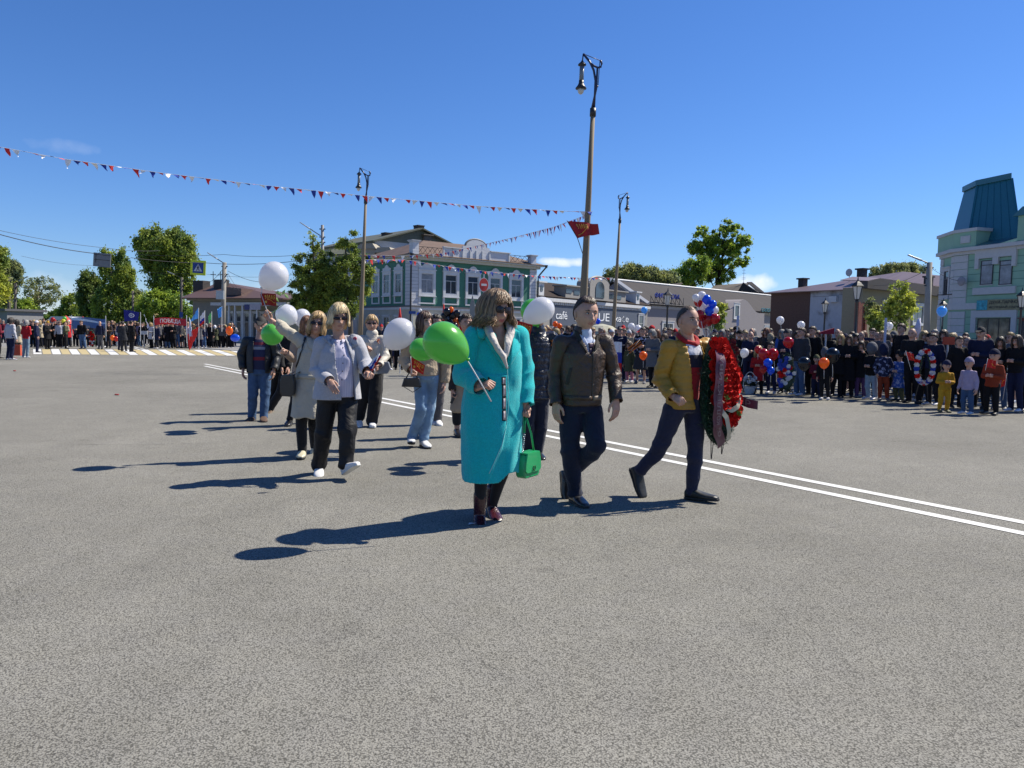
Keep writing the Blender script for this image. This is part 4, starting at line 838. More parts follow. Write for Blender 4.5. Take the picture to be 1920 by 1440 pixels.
rt, b, t = upole('utility_pole', 'dark pole with a lamp arm rising from the bushes by the tallest birch', 338, 341, 520, 86, .16, .12, (340, 521, 325, 514), MATS['dark_pole'])
rt, b, t = upole('utility_pole', 'bare dark pole standing above the blue oval flag', 249, 249, 545, 92, .14, .12, None, MATS['dark_pole'])
def wire(label, pts, r=.02, name='overhead_wire', root=None):
 P = [at(*p) for p in pts]; out = []
 for i in range(len(P) - 1):
  n = 16
  for k in range(n): t = k / n; out.append(P[i].lerp(P[i + 1], t) - Vector((0, 0, (P[i + 1] - P[i]).length * .018 * 4 * t * (1 - t))))
 out.append(P[-1]); g = G(); g.tube(out, r, n=4); o = g.build(name, WIRE); return tag(o, label, 'wire', 'overhead wires')
wire('upper overhead wire entering from the left edge to the drooping birch', [(-60, 418, 50), (200, 465, 60), (300, 470, 66)], .014)
wire('lower overhead wire from the left edge to the grey sign panel', [(-60, 422, 40), (176, 475, 50)], .022)
wire('wire from the tallest birch to the steel pole, upper of two', [(255, 477, 58), (420, 477, 58), (604, 473, 50)], .014)
wire('wire carrying the crossing sign, leaving to the steel pole', [(245, 483, 52), (387, 493, 56), (560, 489, 52), (602, 487, 50)], .018)
wire('service wire from the leaning concrete pole to the brown roof chimney', [(419, 503, 58), (383, 533, 70)], .018)
wire('slack service wire leaving the leaning pole to the right', [(427, 508, 58), (470, 526, 56), (560, 527, 50)], .014)
wire('wire from the leaning pole down to the brown roof, longer of two', [(427, 512, 58), (458, 552, 70)], .014)
wire('wire from the leaning pole down to the brown roof, shorter of two', [(425, 516, 58), (443, 543, 68)], .014)
wire('thin wire running low behind the balloons at left', [(40, 480, 60), (180, 498, 70), (380, 513, 64), (560, 514, 55)], .010)
wire('wire from the concrete pole to the mint building', [(1743, 500, 44), (1800, 527, 50)], .014)
wire('wire from the concrete pole leftwards over the tan house', [(1743, 503, 44), (1640, 535, 60), (1520, 555, 78)], .016)
wire('bundle of wires along the mint building front', [(1757, 553, 51.5), (1805, 549, 50), (2000, 545, 45)], .03)
# pedestrian crossing sign hanging on a cable
def sign_plane(px, py, Y): return at(px, py, Y)
c = at(371.5, 502, 56); S_ = .53; root = empty('crossing_sign', c, 'square pedestrian crossing sign with a bright yellow border hung on a cable', 'sign'); root.rotation_euler = (0, rad(2.5), rad(8))
YEL = mat('fluorescent_yellow', (.62, .70, .02), .5); SBLUE = mat('sign_blue', (.008, .045, .22), .5)
G().box((0, 0, 0), (S_, .02, S_)).build('border', YEL, root); G().box((0, -.026, 0), (S_ * .70, .004, S_ * .72)).build('blue_field', SBLUE, root)
g = G(); g.prism([(-.30, -.26), (.30, -.26), (0, .27)], -.038, -.032); g.build('triangle', WHITE, root)
g = G(); g.ball((0, -.043, .13), (.035, .006, .035)); g.tube([(0, -.043, .10), (-.01, -.043, -.03)], .035, n=4); g.tube([(-.01, -.043, -.03), (-.10, -.043, -.22)], .025, n=4); g.tube([(-.01, -.043, -.03), (.06, -.043, -.11), (.09, -.043, -.23)], .025, n=4); g.tube([(0, -.043, .08), (-.09, -.043, -.02)], .018, n=4); g.tube([(0, -.043, .08), (.08, -.043, .0)], .018, n=4); g.build('walking_figure', BLACKM, root)
c = at(191.5, 487.5, 50); root = empty('sign_panel', c, 'blank grey back of a road sign hanging on a cable left', 'sign'); root.rotation_euler = (0, rad(4), 0)
g = G(); g.box((0, 0, 0), (.56, .02, .44)); g.build('panel', mat('sign_back_grey', (.17, .18, .19), .6), root); g = G(); g.box((0, -.03, 0), (.5, .01, .015)); g.box((-.4, -.03, .1), (.012, .01, .3)); g.box((.0, -.03, .32), (.5, .01, .012)); g.build('bracing', BLACKM, root)
# no entry sign, street name plates, bus stop sign
b = at(905.5, 620, 44); b.z = 0; root = empty('no_entry_sign', b, 'red no entry sign on a post before the green house', 'sign'); z = at(905.5, 534, 44).z
G().tube([(0, .05, 0), (0, .05, z + .6)], .04, n=8).build('post', GALV, root); g = G(); g.loft([(Vector((0, 0, z)), Vector((.27, .16, 0)), Vector((0, 0, .40))), (Vector((.01, -.02, z)), Vector((.27, .16, 0)), Vector((0, 0, .40)))], n=24); g.build('disc_rim', WHITE, root)
g = G(); g.loft([(Vector((.01, -.022, z)), Vector((.245, .145, 0)), Vector((0, 0, .37))), (Vector((.014, -.03, z)), Vector((.245, .145, 0)), Vector((0, 0, .37)))], n=24); g.build('red_disc', mat('sign_red', (.42, .025, .02), .5), root)
g = G(); g.box((.02, -.045, z), (.17, .004, .06), R=Matrix.Rotation(rad(30), 3, 'Z')); g.build('white_bar', WHITE, root)
b = at(885, 620, 40); b.z = 0; z = at(885, 553, 40).z; root = empty('grey_pointed_post', b, 'grey banner-like pointed metal board behind the woman in turquoise', 'sign'); g = G(); g.prism([(-.13, 0), (.13, 0), (.13, z - .5), (0, z), (-.13, z - .5)], -.04, .04); g.build('board', mat('weathered_grey_board', (.20, .21, .20), .7), root)
def plate(name, label, px0, py0, px1, py1, Y, m, txt=None):
 a, b = at(px0, py1, Y), at(px1, py0, Y); root = empty(name, ((a.x + b.x) / 2, Y, a.z), label, 'sign'); w = (b.x - a.x) / 2; h = b.z - a.z
 G().bx(-w, w, -.02, .02, 0, h).build('plate', m, root); G().tube([(0, .04, -a.z), (0, .04, h)], .03, n=6).build('post', GALV, root)
 if txt: text('letters', txt, 1, (-w * .8, -.025, h * .3), (1, 0, 0), (0, 0, 1), WHITE, root, width=w * 1.6, height=h * .4, ext=.004)
 return root
plate('street_name_plate', 'blue street name plate left of the girl in beige', 766.5, 583.5, 779.5, 588.5, 45, SBLUE)
plate('blue_sign', 'blue and white bus stop sign beside the red banner', 336.5, 585, 343, 595, 74, SBLUE)
plate('info_board', 'pale blue framed notice board behind the black and orange balloons', 872, 594, 885, 612, 44, mat('pale_blue_board', (.20, .30, .42), .5))
# beige parasol seen behind the man in the leather jacket
b = at(1128, 620, 36); b.z = .12; root = empty('parasol', b, 'closed-dome beige parasol behind the man in the brown leather jacket', 'parasol'); z = at(1128, 612, 36).z
G().loft([(Vector((0, 0, z - .62)), Vector((1.0, 0, 0)), Vector((0, 1.0, 0))), (Vector((0, 0, z - .35)), Vector((.85, 0, 0)), Vector((0, .85, 0))), (Vector((0, 0, z - .1)), Vector((.5, 0, 0)), Vector((0, .5, 0))), (Vector((0, 0, z)), Vector((.06, 0, 0)), Vector((0, .06, 0)))], n=12).build('canopy', cloth('parasol_beige', (.34, .33, .25)), root); G().tube([(0, 0, 0), (0, 0, z)], .03).build('pole', GALV, root)
# coach and red gazebo far left
V_ = Facade(88, 75, 134, 75, 'coach', 'white coach roof and dark windows behind the far left crowd', 'bus'); r = V_.root; z1 = V_(100, 593)[1]; Lb = V_.L
bd = G(); bd.prism([(0, .35), (Lb, .35), (Lb, z1 - .1), (Lb - .3, z1), (.4, z1), (0, z1 - .5)], 0, 2.4); bd.build('body', mat('bus_white', (.5, .52, .54), .35), r); G().bx(.25, Lb - .2, -.012, -.002, z1 - 1.15, z1 - .35).build('side_windows', GLASS, r)
for x in (.6, Lb - .6):
 w_ = G().loft([(Vector((x, -.03, .5)), Vector((.45, 0, 0)), Vector((0, 0, .45))), (Vector((x, .25, .5)), Vector((.45, 0, 0)), Vector((0, 0, .45)))], n=16).build('wheel', BLACKM, r)
def gazebo(label, px, py, Y, w):
 b = at(px, 620, Y); b.z = 0; z = at(px, py, Y).z; root = empty('gazebo', b, label, 'gazebo', 'red market gazebos'); g = G(); g.add([(-w, -w, z - .8), (w, -w, z - .8), (w, w, z - .8), (-w, w, z - .8), (0, 0, z), (-w, -w, z - 1.1), (w, -w, z - 1.1)], [(0, 1, 4), (1, 2, 4), (2, 3, 4), (3, 0, 4), (0, 5, 6, 1)]); g.build('canopy', cloth('gazebo_red', (.5, .05, .04)), root, fix=False)
 g = G(); [g.tube([(a, c_, 0), (a, c_, z - .8)], .03, n=4) for a in (-w, w) for c_ in (-w, w)]; g.build('legs', GALV, root)
gazebo('red gazebo roof left of the blue banner', 124, 591, 72, .55); gazebo('red gazebo roof peeping over the blue banner', 156, 593, 78, .5)
# ================================================================== bunting
FLC = [cloth('bunting_white', (.82, .82, .84)), cloth('bunting_blue', (.03, .06, .36)), cloth('bunting_red', (.66, .04, .04))]  # colours brightened to stand in for backlight through the cloth
def bunting(label, pts, n, size, seed):
 rng = random.Random(seed); P = [at(*p) for p in pts]; root = empty('bunting', P[0], label, 'bunting', 'white, blue and red bunting strings')
 seg = [0]
 for i in range(len(P) - 1): seg.append(seg[-1] + (P[i + 1] - P[i]).length)
 def pos(s):
  s = max(0, min(s, seg[-1] - 1e-4))
  for i in range(len(P) - 1):
   if s <= seg[i + 1]: return P[i].lerp(P[i + 1], (s - seg[i]) / (seg[i + 1] - seg[i])) - P[0]
  return P[-1] - P[0]
 G().tube([pos(seg[-1] * i / 60) for i in range(61)], .006, n=4).build('cord', WHITE, root)
 for i in range(n):
  s = seg[-1] * (i + .5) / n; a = pos(s - size * .5); b = pos(s + size * .5); c = (a + b) / 2; sw = rng.gauss(.25, .55); el = rng.uniform(.55, 1.15)
  dn = Vector((.15 + rng.gauss(0, .25), math.sin(sw), -math.cos(sw) * el)); dn = dn.normalized() * size * 1.35 * el
  if rng.random() < .22: dn = Vector((rng.uniform(.2, .9), rng.gauss(0, .6), -.15)).normalized() * size
  g = G(); vs = []; fs = []
  for k in range(5):
   t = k / 4; w = 1 - t
   l = c + (a - c) * w + dn * t + Vector((0, .04 * math.sin(t * 5 + i), 0)); r_ = c + (b - c) * w + dn * t + Vector((0, .03 * math.sin(t * 6 + i * 2), 0)); vs += [l, (l + r_) / 2 + Vector((0, -.03 * w * math.sin(i), 0)), r_]
  for k in range(4): fs += [(k * 3, k * 3 + 1, k * 3 + 4, k * 3 + 3), (k * 3 + 1, k * 3 + 2, k * 3 + 5, k * 3 + 4)]
  g.add(vs, fs); g.build('flag', FLC[i % 3], root, True, fix=False)
bunting('longest bunting string, from the upper left edge to the nearest lamp post', [(-30, 270, 22), (120, 298, 22.6), (300, 324, 23.3), (480, 346, 23.9), (690, 368, 24.3), (900, 387, 24.7), (1060, 396, 25), (1112, 397, 24.9)], 80, .17, 1)
bunting('bunting string falling from the nearest lamp post to the lamp by the trees', [(1103, 402, 25), (1040, 425, 28), (960, 446, 33), (890, 462, 38), (830, 475, 41), (760, 480, 43), (678, 478, 43)], 84, .20, 2)
bunting('low bunting string crossing the green house front above its windows', [(678, 487, 43), (760, 487, 45), (840, 500, 46), (920, 510, 47), (1000, 517, 49), (1090, 521, 50), (1150, 521, 50)], 70, .22, 3)
# ================================================================== flags and banners
def wavy(a, b, h0, h1, amp, nu=20, nv=10, waves=2.2, ph=0.0, tilt=Vector((0, -1, 0)), th=.004):
 """cloth quad: a,b = hoist top/bottom; h0,h1 = fly top/bottom"""
 a, b, h0, h1 = map(Vector, (a, b, h0, h1)); vs = []; fs = []
 for j in range(nv + 1):
  for i in range(nu + 1):
   u, v = i / nu, j / nv; p = a.lerp(h0, u).lerp(b.lerp(h1, u), v) + tilt * (amp * math.sin(u * waves * 6.28 + v * 1.4 + ph) * min(1, u * 3)) + Vector((0, 0, amp * .4 * math.sin(u * 5 + ph)))
   vs.append(p)
 for j in range(nv):
  for i in range(nu): k = j * (nu + 1) + i; fs.append((k, k + 1, k + nu + 2, k + nu + 1))
 return G().add(vs, fs)
def wsurf(a, b, h0, h1, amp, u, v, waves=2.2, ph=0.0, tilt=Vector((0, -1, 0)), lift=0.0):
 a, b, h0, h1 = map(Vector, (a, b, h0, h1))
 return a.lerp(h0, u).lerp(b.lerp(h1, u), v) + tilt * (amp * math.sin(u * waves * 6.28 + v * 1.4 + ph) * min(1, u * 3) + lift) + Vector((0, 0, amp * .4 * math.sin(u * 5 + ph)))
def wtext(s, quad, amp, m, parent, u0, u1, v0, v1, waves=2.2, ph=0.0, lift=.012, name='letters'):
 me = text_mesh(s, 1, .0, .01); c = co_of(me); lo, hi = c.min(0), c.max(0); o = []
 for x, y, z in c: o.append(wsurf(*quad, amp, u0 + (u1 - u0) * (x - lo[0]) / (hi[0] - lo[0]), v1 - (v1 - v0) * (y - lo[1]) / (hi[1] - lo[1]), waves, ph, lift=lift))
 set_co(me, np.array([tuple(p) for p in o])); return link(name, me, m, parent)
REDF = cloth('flag_red', (.52, .025, .02), fold=.3); GOLD = mat('flag_gold', (.70, .42, .06), .6); MAROON = cloth('banner_maroon', (.30, .02, .035), fold=.3)
def star(c, r, m, parent, n=(0, -1, 0), name='star'):
 g = G(); ps = [(c[0] + (r if k % 2 == 0 else r * .4) * math.sin(k * math.pi / 5), c[1], c[2] + (r if k % 2 == 0 else r * .4) * math.cos(k * math.pi / 5)) for k in range(10)]; g.add(ps + [(c[0], c[1] - .004, c[2])], [(k, (k + 1) % 10, 10) for k in range(10)]); return g.build(name, m, parent)
# holiday flag on the nearest lamp post
st = at(1094, 480, 24.8); q = [at(1064, 415, 24.8), at(1083, 447, 24.8), at(1121, 419, 24.8), at(1124, 438, 24.8)]
root = empty('holiday_flag', st, 'red holiday flag with gold ornament flying from the nearest lamp post', 'flag'); Q_ = [p - st for p in q]
G().tube([Vector((0, 0, 0)), Q_[1], Q_[0] + (Q_[0] - Q_[1]) * .05], .012, n=6).build('staff', BLACKM, root)
wavy(*Q_, .05).build('cloth', cloth('flag_dark_red', (.36, .025, .03)), root, True, fix=False)
wtext('9 МАЯ', Q_, .05, GOLD, root, .22, .62, .15, .5); g = G();
for k in range(14): g.tube([wsurf(*Q_, .05, .1 + .5 * k / 14, .85 - .5 * (k / 14) ** 2, lift=.01), wsurf(*Q_, .05, .1 + .5 * (k + 1) / 14, .85 - .5 * ((k + 1) / 14) ** 2, lift=.01)], .012, n=4)
g.build('gold_ribbon', GOLD, root)
def pole_flag(label, pxp, pyt, pyb, Y, quad, m, amp=.04, stripes=None):
 b = at(pxp, pyb, Y); b.z = max(0.0, b.z); root = empty('flag', b, label, 'flag', 'flags held above the far crowd'); t = at(pxp, pyt, Y) - b
 G().tube([(0, 0, 0), t], .015, n=5).build('staff', WHITE, root); Q = [at(x, y, Y) - b for x, y in quad]
 if stripes:
  n = len(stripes)
  for i, sm in enumerate(stripes):
   a0, a1 = i / n, (i + 1) / n; wavy(Q[0].lerp(Q[1], a0), Q[0].lerp(Q[1], a1), Q[2].lerp(Q[3], a0), Q[2].lerp(Q[3], a1), amp, nv=3).build('stripe', sm, root, True, fix=False)
 else: wavy(*Q, amp).build('cloth', m, root, True, fix=False)
 return root, Q
SKYB = cloth('flag_sky_blue', (.10, .38, .80)); LIME = cloth('flag_light_green', (.20, .62, .22)); NAVYF = cloth('flag_navy', (.018, .022, .19), fold=.3); WF = cloth('flag_white', (.68, .69, .74)); BLUEF = cloth('flag_blue', (.02, .04, .33))
pole_flag('sky-blue flag with dark blue lower corner before the drab house wall', 372.5, 577, 622, 44, [(372, 577), (372, 597), (364, 590), (357, 603)], SKYB)
pole_flag('white, blue and red flag hanging between two small flags', 384, 582, 622, 44, [(384, 583), (384, 606), (376, 592), (375, 612)], WF, stripes=[WF, WF, BLUEF, REDF])
pole_flag('small light green flag before the drab house wall', 397, 584, 622, 44, [(397, 585), (396, 600), (391, 592), (392, 606)], LIME)
pole_flag('bright blue flag right beside the leaning concrete pole', 416, 574, 622, 44, [(417, 575), (416, 594), (408, 579), (410, 596)], SKYB)
pole_flag('furled white flag leaning over the crowd left of the red banner', 277, 620, 632, 44, [(269, 589), (271, 590), (280, 612), (277, 616)], WF)
pole_flag('white and pale blue flag hanging down beside the slanting red flag', 355, 595, 650, 41, [(355, 597), (354, 632), (357, 600), (361, 630)], cloth('flag_pale_blue', (.45, .58, .75)))
pole_flag('long red flag slanting down to the ground in the far crowd', 373, 612, 655, 41, [(373, 612), (369, 630), (352, 626), (355, 658)], REDF)
rt, Q = pole_flag('navy blue flag with a white oval emblem above the far crowd', 263.5, 585, 640, 44, [(232, 581), (233, 603), (262, 585), (259, 601)], NAVYF)
g = G(); vs = [wsurf(*Q, .04, .5 + .19 * math.cos(a), .45 + .22 * math.sin(a), lift=.02) for a in np.linspace(0, 6.28, 24)[:-1]]; vi = [wsurf(*Q, .04, .5 + .15 * math.cos(a), .45 + .15 * math.sin(a), lift=.02) for a in np.linspace(0, 6.28, 24)[:-1]]
g.add(vs + vi, [(i, (i + 1) % 23, (i + 1) % 23 + 23, i + 23) for i in range(23)]); g.build('oval_emblem', WF, rt);
g = G(); [g.add([wsurf(*Q, .04, .41 + .06 * k, .38, lift=.02), wsurf(*Q, .04, .45 + .06 * k, .38, lift=.02), wsurf(*Q, .04, .45 + .06 * k, .52, lift=.02), wsurf(*Q, .04, .41 + .06 * k, .52, lift=.02)], [(0, 1, 2, 3)]) for k in range(3)]; g.build('emblem_marks', WF, rt)
def banner(label, quad, Y, m, name='banner', amp=.12, waves=1.0):
 b = at(quad[1][0], 640, Y); b.z = 0; root = empty(name, b, label, 'banner'); Q = [at(x, y, Y) - b for x, y in quad]; wavy(*Q, amp, 30, 8, waves).build('cloth', m, root, True, fix=False)
 for k in (0, 2): G().tube([Q[k] + Vector((0, -.05, .15)), (Q[k] + Q[k + 1]) / 2 * Vector((1, 1, 0)).x if False else Vector((Q[k].x, -.05, .4))], .02, n=5).build('pole', WHITE, root)
 return root, Q
rt, Q = banner('long red banner lettered in white above the far crowd', [(289, 597), (290, 610), (350.5, 596), (351, 609)], 43, cloth('banner_red', (.42, .02, .03), fold=.3))
wtext('ПОБЕДА', Q, .12, WF, rt, .20, .80, .18, .85, 1.0, lift=.03)
rt, Q = banner('blue banner with a white wave at the head of the far column', [(135, 596), (135, 617), (199, 597), (199, 614)], 43.5, cloth('banner_steel_blue', (.09, .16, .33), fold=.2))
g = G(); vs = []; n = 24
for i in range(n + 1): u = i / n; c_ = .08 + .55 * u - .18 * u * u; w_ = .13 * (1 - .4 * u); vs += [wsurf(*Q, .12, u, max(0, c_ - w_), 1.0, lift=.02), wsurf(*Q, .12, u, c_ + w_, 1.0, lift=.02)]
g.add(vs, [(2 * i, 2 * i + 1, 2 * i + 3, 2 * i + 2) for i in range(n)]); g.build('white_wave', cloth('wave_pale_blue', (.50, .62, .78)), rt, fix=False)
g = G(); g.add([wsurf(*Q, .12, u, v, 1.0, lift=.022) for u, v in ((.0, .72), (.5, .78), (.5, 1.0), (.0, 1.0))], [(0, 1, 2, 3)]); g.build('grey_emblem_band', cloth('banner_grey', (.25, .27, .30)), rt, fix=False)
for (x0, y0, x1, y1, yb, lb) in ((264, 620.5, 276, 627, 652, 'white column sign on a stick between the two far groups'), (217, 618, 223, 627, 650, 'small white column sign half hidden by the men in dark suits')):
 b = ground((x0 + x1) / 2, yb); a = at(x0, y1, b.y) - b; c_ = at(x1, y0, b.y) - b; root = empty('placard', b, lb, 'placard'); G().bx(a.x, c_.x, -.02, 0, a.z, c_.z).build('board', WHITE, root); G().tube([(0, .02, 0), (0, .02, c_.z)], .02, n=4).build('stick', WHITE, root)
 text('letters', 'КОЛОННА', 1, (a.x + .04, -.024, a.z + (c_.z - a.z) * .3), (1, 0, 0), (0, 0, 1), BLACKM, root, width=(c_.x - a.x) - .08, height=(c_.z - a.z) * .35, ext=.001) if False else None
# ================================================================== human figures
SKIN = mat('skin', (.46, .265, .19), .55, var=.13, vs=34, sub=.12, spec=.4, bump=.15, bs=300, bd=.002)
SKINP = mat('skin_pale', (.54, .33, .25), .55, var=.12, vs=34, sub=.12, spec=.4, bump=.15, bs=300, bd=.002)
LIP = mat('lips', (.36, .10, .09), .4); LIPN = mat('lips_natural', (.36, .17, .13), .5); EYEW = mat('eye_white', (.55, .54, .52), .2); IRIS = mat('iris', (.03, .035, .04), .1); BROW = mat('eyebrow', (.09, .055, .035), .9)
LENS = mat('sunglass_lens', (.014, .007, .010), .18, spec=.35)
def gs(x, c, s): return np.exp(-((x - c) / s) ** 2)
def head_surface(nu=72, nv=60, w=1.0, jaw=1.0, nose=1.0, female=False):
 """unit: metres, face toward -Y, origin at the middle of the head. returns verts (nv x nu)"""
 th = np.linspace(0, 2 * np.pi, nu, endpoint=False); th = th + .18 * np.sin(th * 1 + np.pi / 2) * 0
 ph = np.linspace(.02, np.pi - .02, nv); TH, PH = np.meshgrid(th, ph)
 dx, dy, dz = np.sin(PH) * np.sin(TH), -np.sin(PH) * np.cos(TH), np.cos(PH)
 x, y, z = dx * .076 * w, dy * .098, dz * .118
 lo = np.clip(-z / .118, 0, 1)
 f = np.clip(-dy, 0, 1)
 x *= 1 - (.30 if female else .22) * jaw * np.clip(lo - .25, 0, 1) ** 1.2 * 1.5
 x *= 1 + .05 * gs(z, .03, .05)
 y = np.where(y > 0, y * (1 - .45 * lo ** 1.6), y)             # back of the skull tucks into the neck
 y = np.where(y < 0, y * (1 - .10 * gs(z, .095, .04)) + .010 * f * gs(z, .0, .05), y)
 y -= f ** 3 * .006 * gs(z, -.095, .025)
 z = np.where(f > .3, z, z)
 X, Z = x, z; fr = (dy < -.2)
 y -= fr * nose * .027 * gs(X, 0, .0095 + .006 * np.clip((-Z) / .04, 0, 1)) * np.clip((.012 - Z) / .045, 0, 1) * (Z > -.047) * 1.0
 y -= fr * nose * .008 * gs(X, 0, .012) * gs(Z, .0, .012)
 for s in (-1, 1):
  y += fr * .011 * gs(X, s * .031, .016) * gs(Z, .006, .011)          # eye sockets
  y -= fr * .004 * gs(X, s * .030, .020) * gs(Z, .027, .008)          # brow
  y -= fr * .005 * gs(X, s * .042, .018) * gs(Z, -.025, .020)         # cheekbone
  y -= fr * nose * .006 * gs(X, s * .012, .007) * gs(Z, -.036, .008)
  y += fr * .003 * gs(X, s * .027, .006) * gs(Z, -.062, .008)
 y -= fr * .006 * gs(X, 0, .022) * gs(Z, -.0600, .0045); y -= fr * .006 * gs(X, 0, .019) * gs(Z, -.0705, .005); y += fr * .004 * gs(X, 0, .02) * gs(Z, -.0655, .002)
 y += fr * .003 * gs(X, 0, .02) * gs(Z, -.081, .006); y -= fr * .007 * gs(X, 0, .018) * gs(Z, -.097, .012)
 V = np.stack([x, y, z], -1).reshape(-1, 3)
 F = []
 for j in range(nv - 1):
  for i in range(nu): k = (i + 1) % nu; F.append((j * nu + i, (j + 1) * nu + i, (j + 1) * nu + k, j * nu + k))
 F.append(tuple(range(nu))); F.append(tuple(range((nv - 1) * nu + nu - 1, (nv - 1) * nu - 1, -1)))
 return V, F
HEADCACHE = {}
def head_geo(nu=72, nv=60, female=False, w=1, jaw=1, nose=1, eyes=True, brow=True):
 """G with materials 0 skin 1 lips 2 eye white 3 iris 4 brow"""
 V, F = head_surface(nu, nv, w, jaw, nose, female); g = G(); g.add(V.tolist(), F, 0)
 mi = []
 for fi, f in enumerate(F):
  c = V[list(f)].mean(0); m = 0
  if c[1] < -.06 and abs(c[0]) < .023 * (1 - .0) and -.0755 < c[2] < -.0555 and abs(c[0]) < .024 - abs(c[2] + .0655) * .9: m = 1
  if brow and c[1] < -.05 and .014 < abs(c[0]) < .048 and .0245 < c[2] + abs(abs(c[0]) - .028) * .22 < .032: m = 4
  mi.append(m)
 g.m = mi
 for s in (-1, 1):   # ears
  g.ball((s * .076 * w, .008, -.004), (.009, .019, .031), 0, 10, 8, Matrix.Rotation(s * .35, 3, 'Z')); g.ball((s * .080 * w, .000, -.026), (.007, .010, .011), 0, 8, 6)
  if eyes:
   g.ball((s * .0305, -.0775, .006), (.0125, .0102, .0062), 2, 12, 8); g.ball((s * .0305, -.0868, .006), (.0058, .0026, .0058), 3, 10, 6)
   g.tube([(s * .0305 + a * .016, -.0845 + abs(a) * .006, .0125 - abs(a) * .005) for a in (-1, -.5, 0, .5, 1)], .0022, 4 if brow else 0, 5)
 return g
def frame(yaw, pitch=0, roll=0):
 """yaw>0 turns the face to the picture's right (world +X) from facing the camera (-Y)"""
 return Matrix.Rotation(rad(yaw), 3, 'Z') @ Matrix.Rotation(rad(roll), 3, 'Y') @ Matrix.Rotation(rad(pitch), 3, 'X')
def xf(me, R, t, s=1.0):
 c = co_of(me); set_co(me, (c * s) @ np.array(R).T + np.array(t)); return me
def xfg(g, R, t, s=1.0):
 g.v = [tuple(R @ (Vector(v) * s) + Vector(t)) for v in g.v]; return g
HANDS = {}
def hand_mesh(kind, vox=.0032):
 """right hand: wrist at origin, fingers toward -Z, palm facing +Y... thumb on -X side"""
 if kind in HANDS: return HANDS[kind]
 g = G(); g.loft([(Vector((0, 0, .045)), Vector((.027, 0, 0)), Vector((0, .021, 0))), (Vector((0, 0, 0)), Vector((.029, 0, 0)), Vector((0, .018, 0))), (Vector((.001, 0, -.03)), Vector((.036, 0, 0)), Vector((0, .016, 0))), (Vector((.001, 0, -.07)), Vector((.040, 0, 0)), Vector((0, .0135, 0))), (Vector((.001, 0, -.086)), Vector((.036, 0, 0)), Vector((0, .011, 0)))], n=14, e=2.4)
 curl = {'relax': (18, 28, 20), 'fist': (72, 88, 55), 'open': (4, 8, 6), 'point': (30, 45, 30)}[kind]
 for i, (fx, L0) in enumerate([(-.028, .042), (-.0095, .047), (.0095, .044), (.0275, .034)]):
  p = Vector((fx, 0, -.083)); a = 0; r_ = .0092 if i < 3 else .0080; seg = (L0, L0 * .62, L0 * .5)
  for k in range(3):
   c = curl[k] * (1 + .12 * (i - 1.2));
   if kind == 'point' and i == 0: c *= .3
   a += rad(c); d = Vector((fx * .25, math.sin(a), -math.cos(a))).normalized(); q = p + d * seg[k]
   g.capsule(p, q, r_, r_ * .90, n=10); p = q; r_ *= .90
 if kind == 'fist': th = [(-.026, .006, -.018), (-.040, .026, -.050), (-.024, .046, -.070), (-.004, .052, -.072)]
 else: th = [(-.026, .002, -.015), (-.048, .014, -.045), (-.053, .022, -.073), (-.050, .028, -.092)]
 for k in range(3): g.capsule(th[k], th[k + 1], (.014, .011, .0098)[k], (.0115, .0098, .0085)[k], n=10)
 g.ball((-.022, .010, -.035), (.017, .012, .028))
 HANDS[kind] = remesh(g, vox, 3); return HANDS[kind]
def put_hand(kind, wrist, fdir, palm, mirror=False, s=1.0):
 me = hand_mesh(kind).copy(); f = Vector(fdir).normalized(); Pm = Vector(palm); Pm = (Pm - f * Pm.dot(f)).normalized()
 Z = -f; Y = Pm; X = Y.cross(Z); R = Matrix((X, Y, Z)).transposed()
 mirror = not mirror
 if mirror: R = R @ Matrix.Diagonal((-1, 1, 1))
 me = xf(me, R, wrist, s)
 if mirror:
  me.flip_normals()
 return me
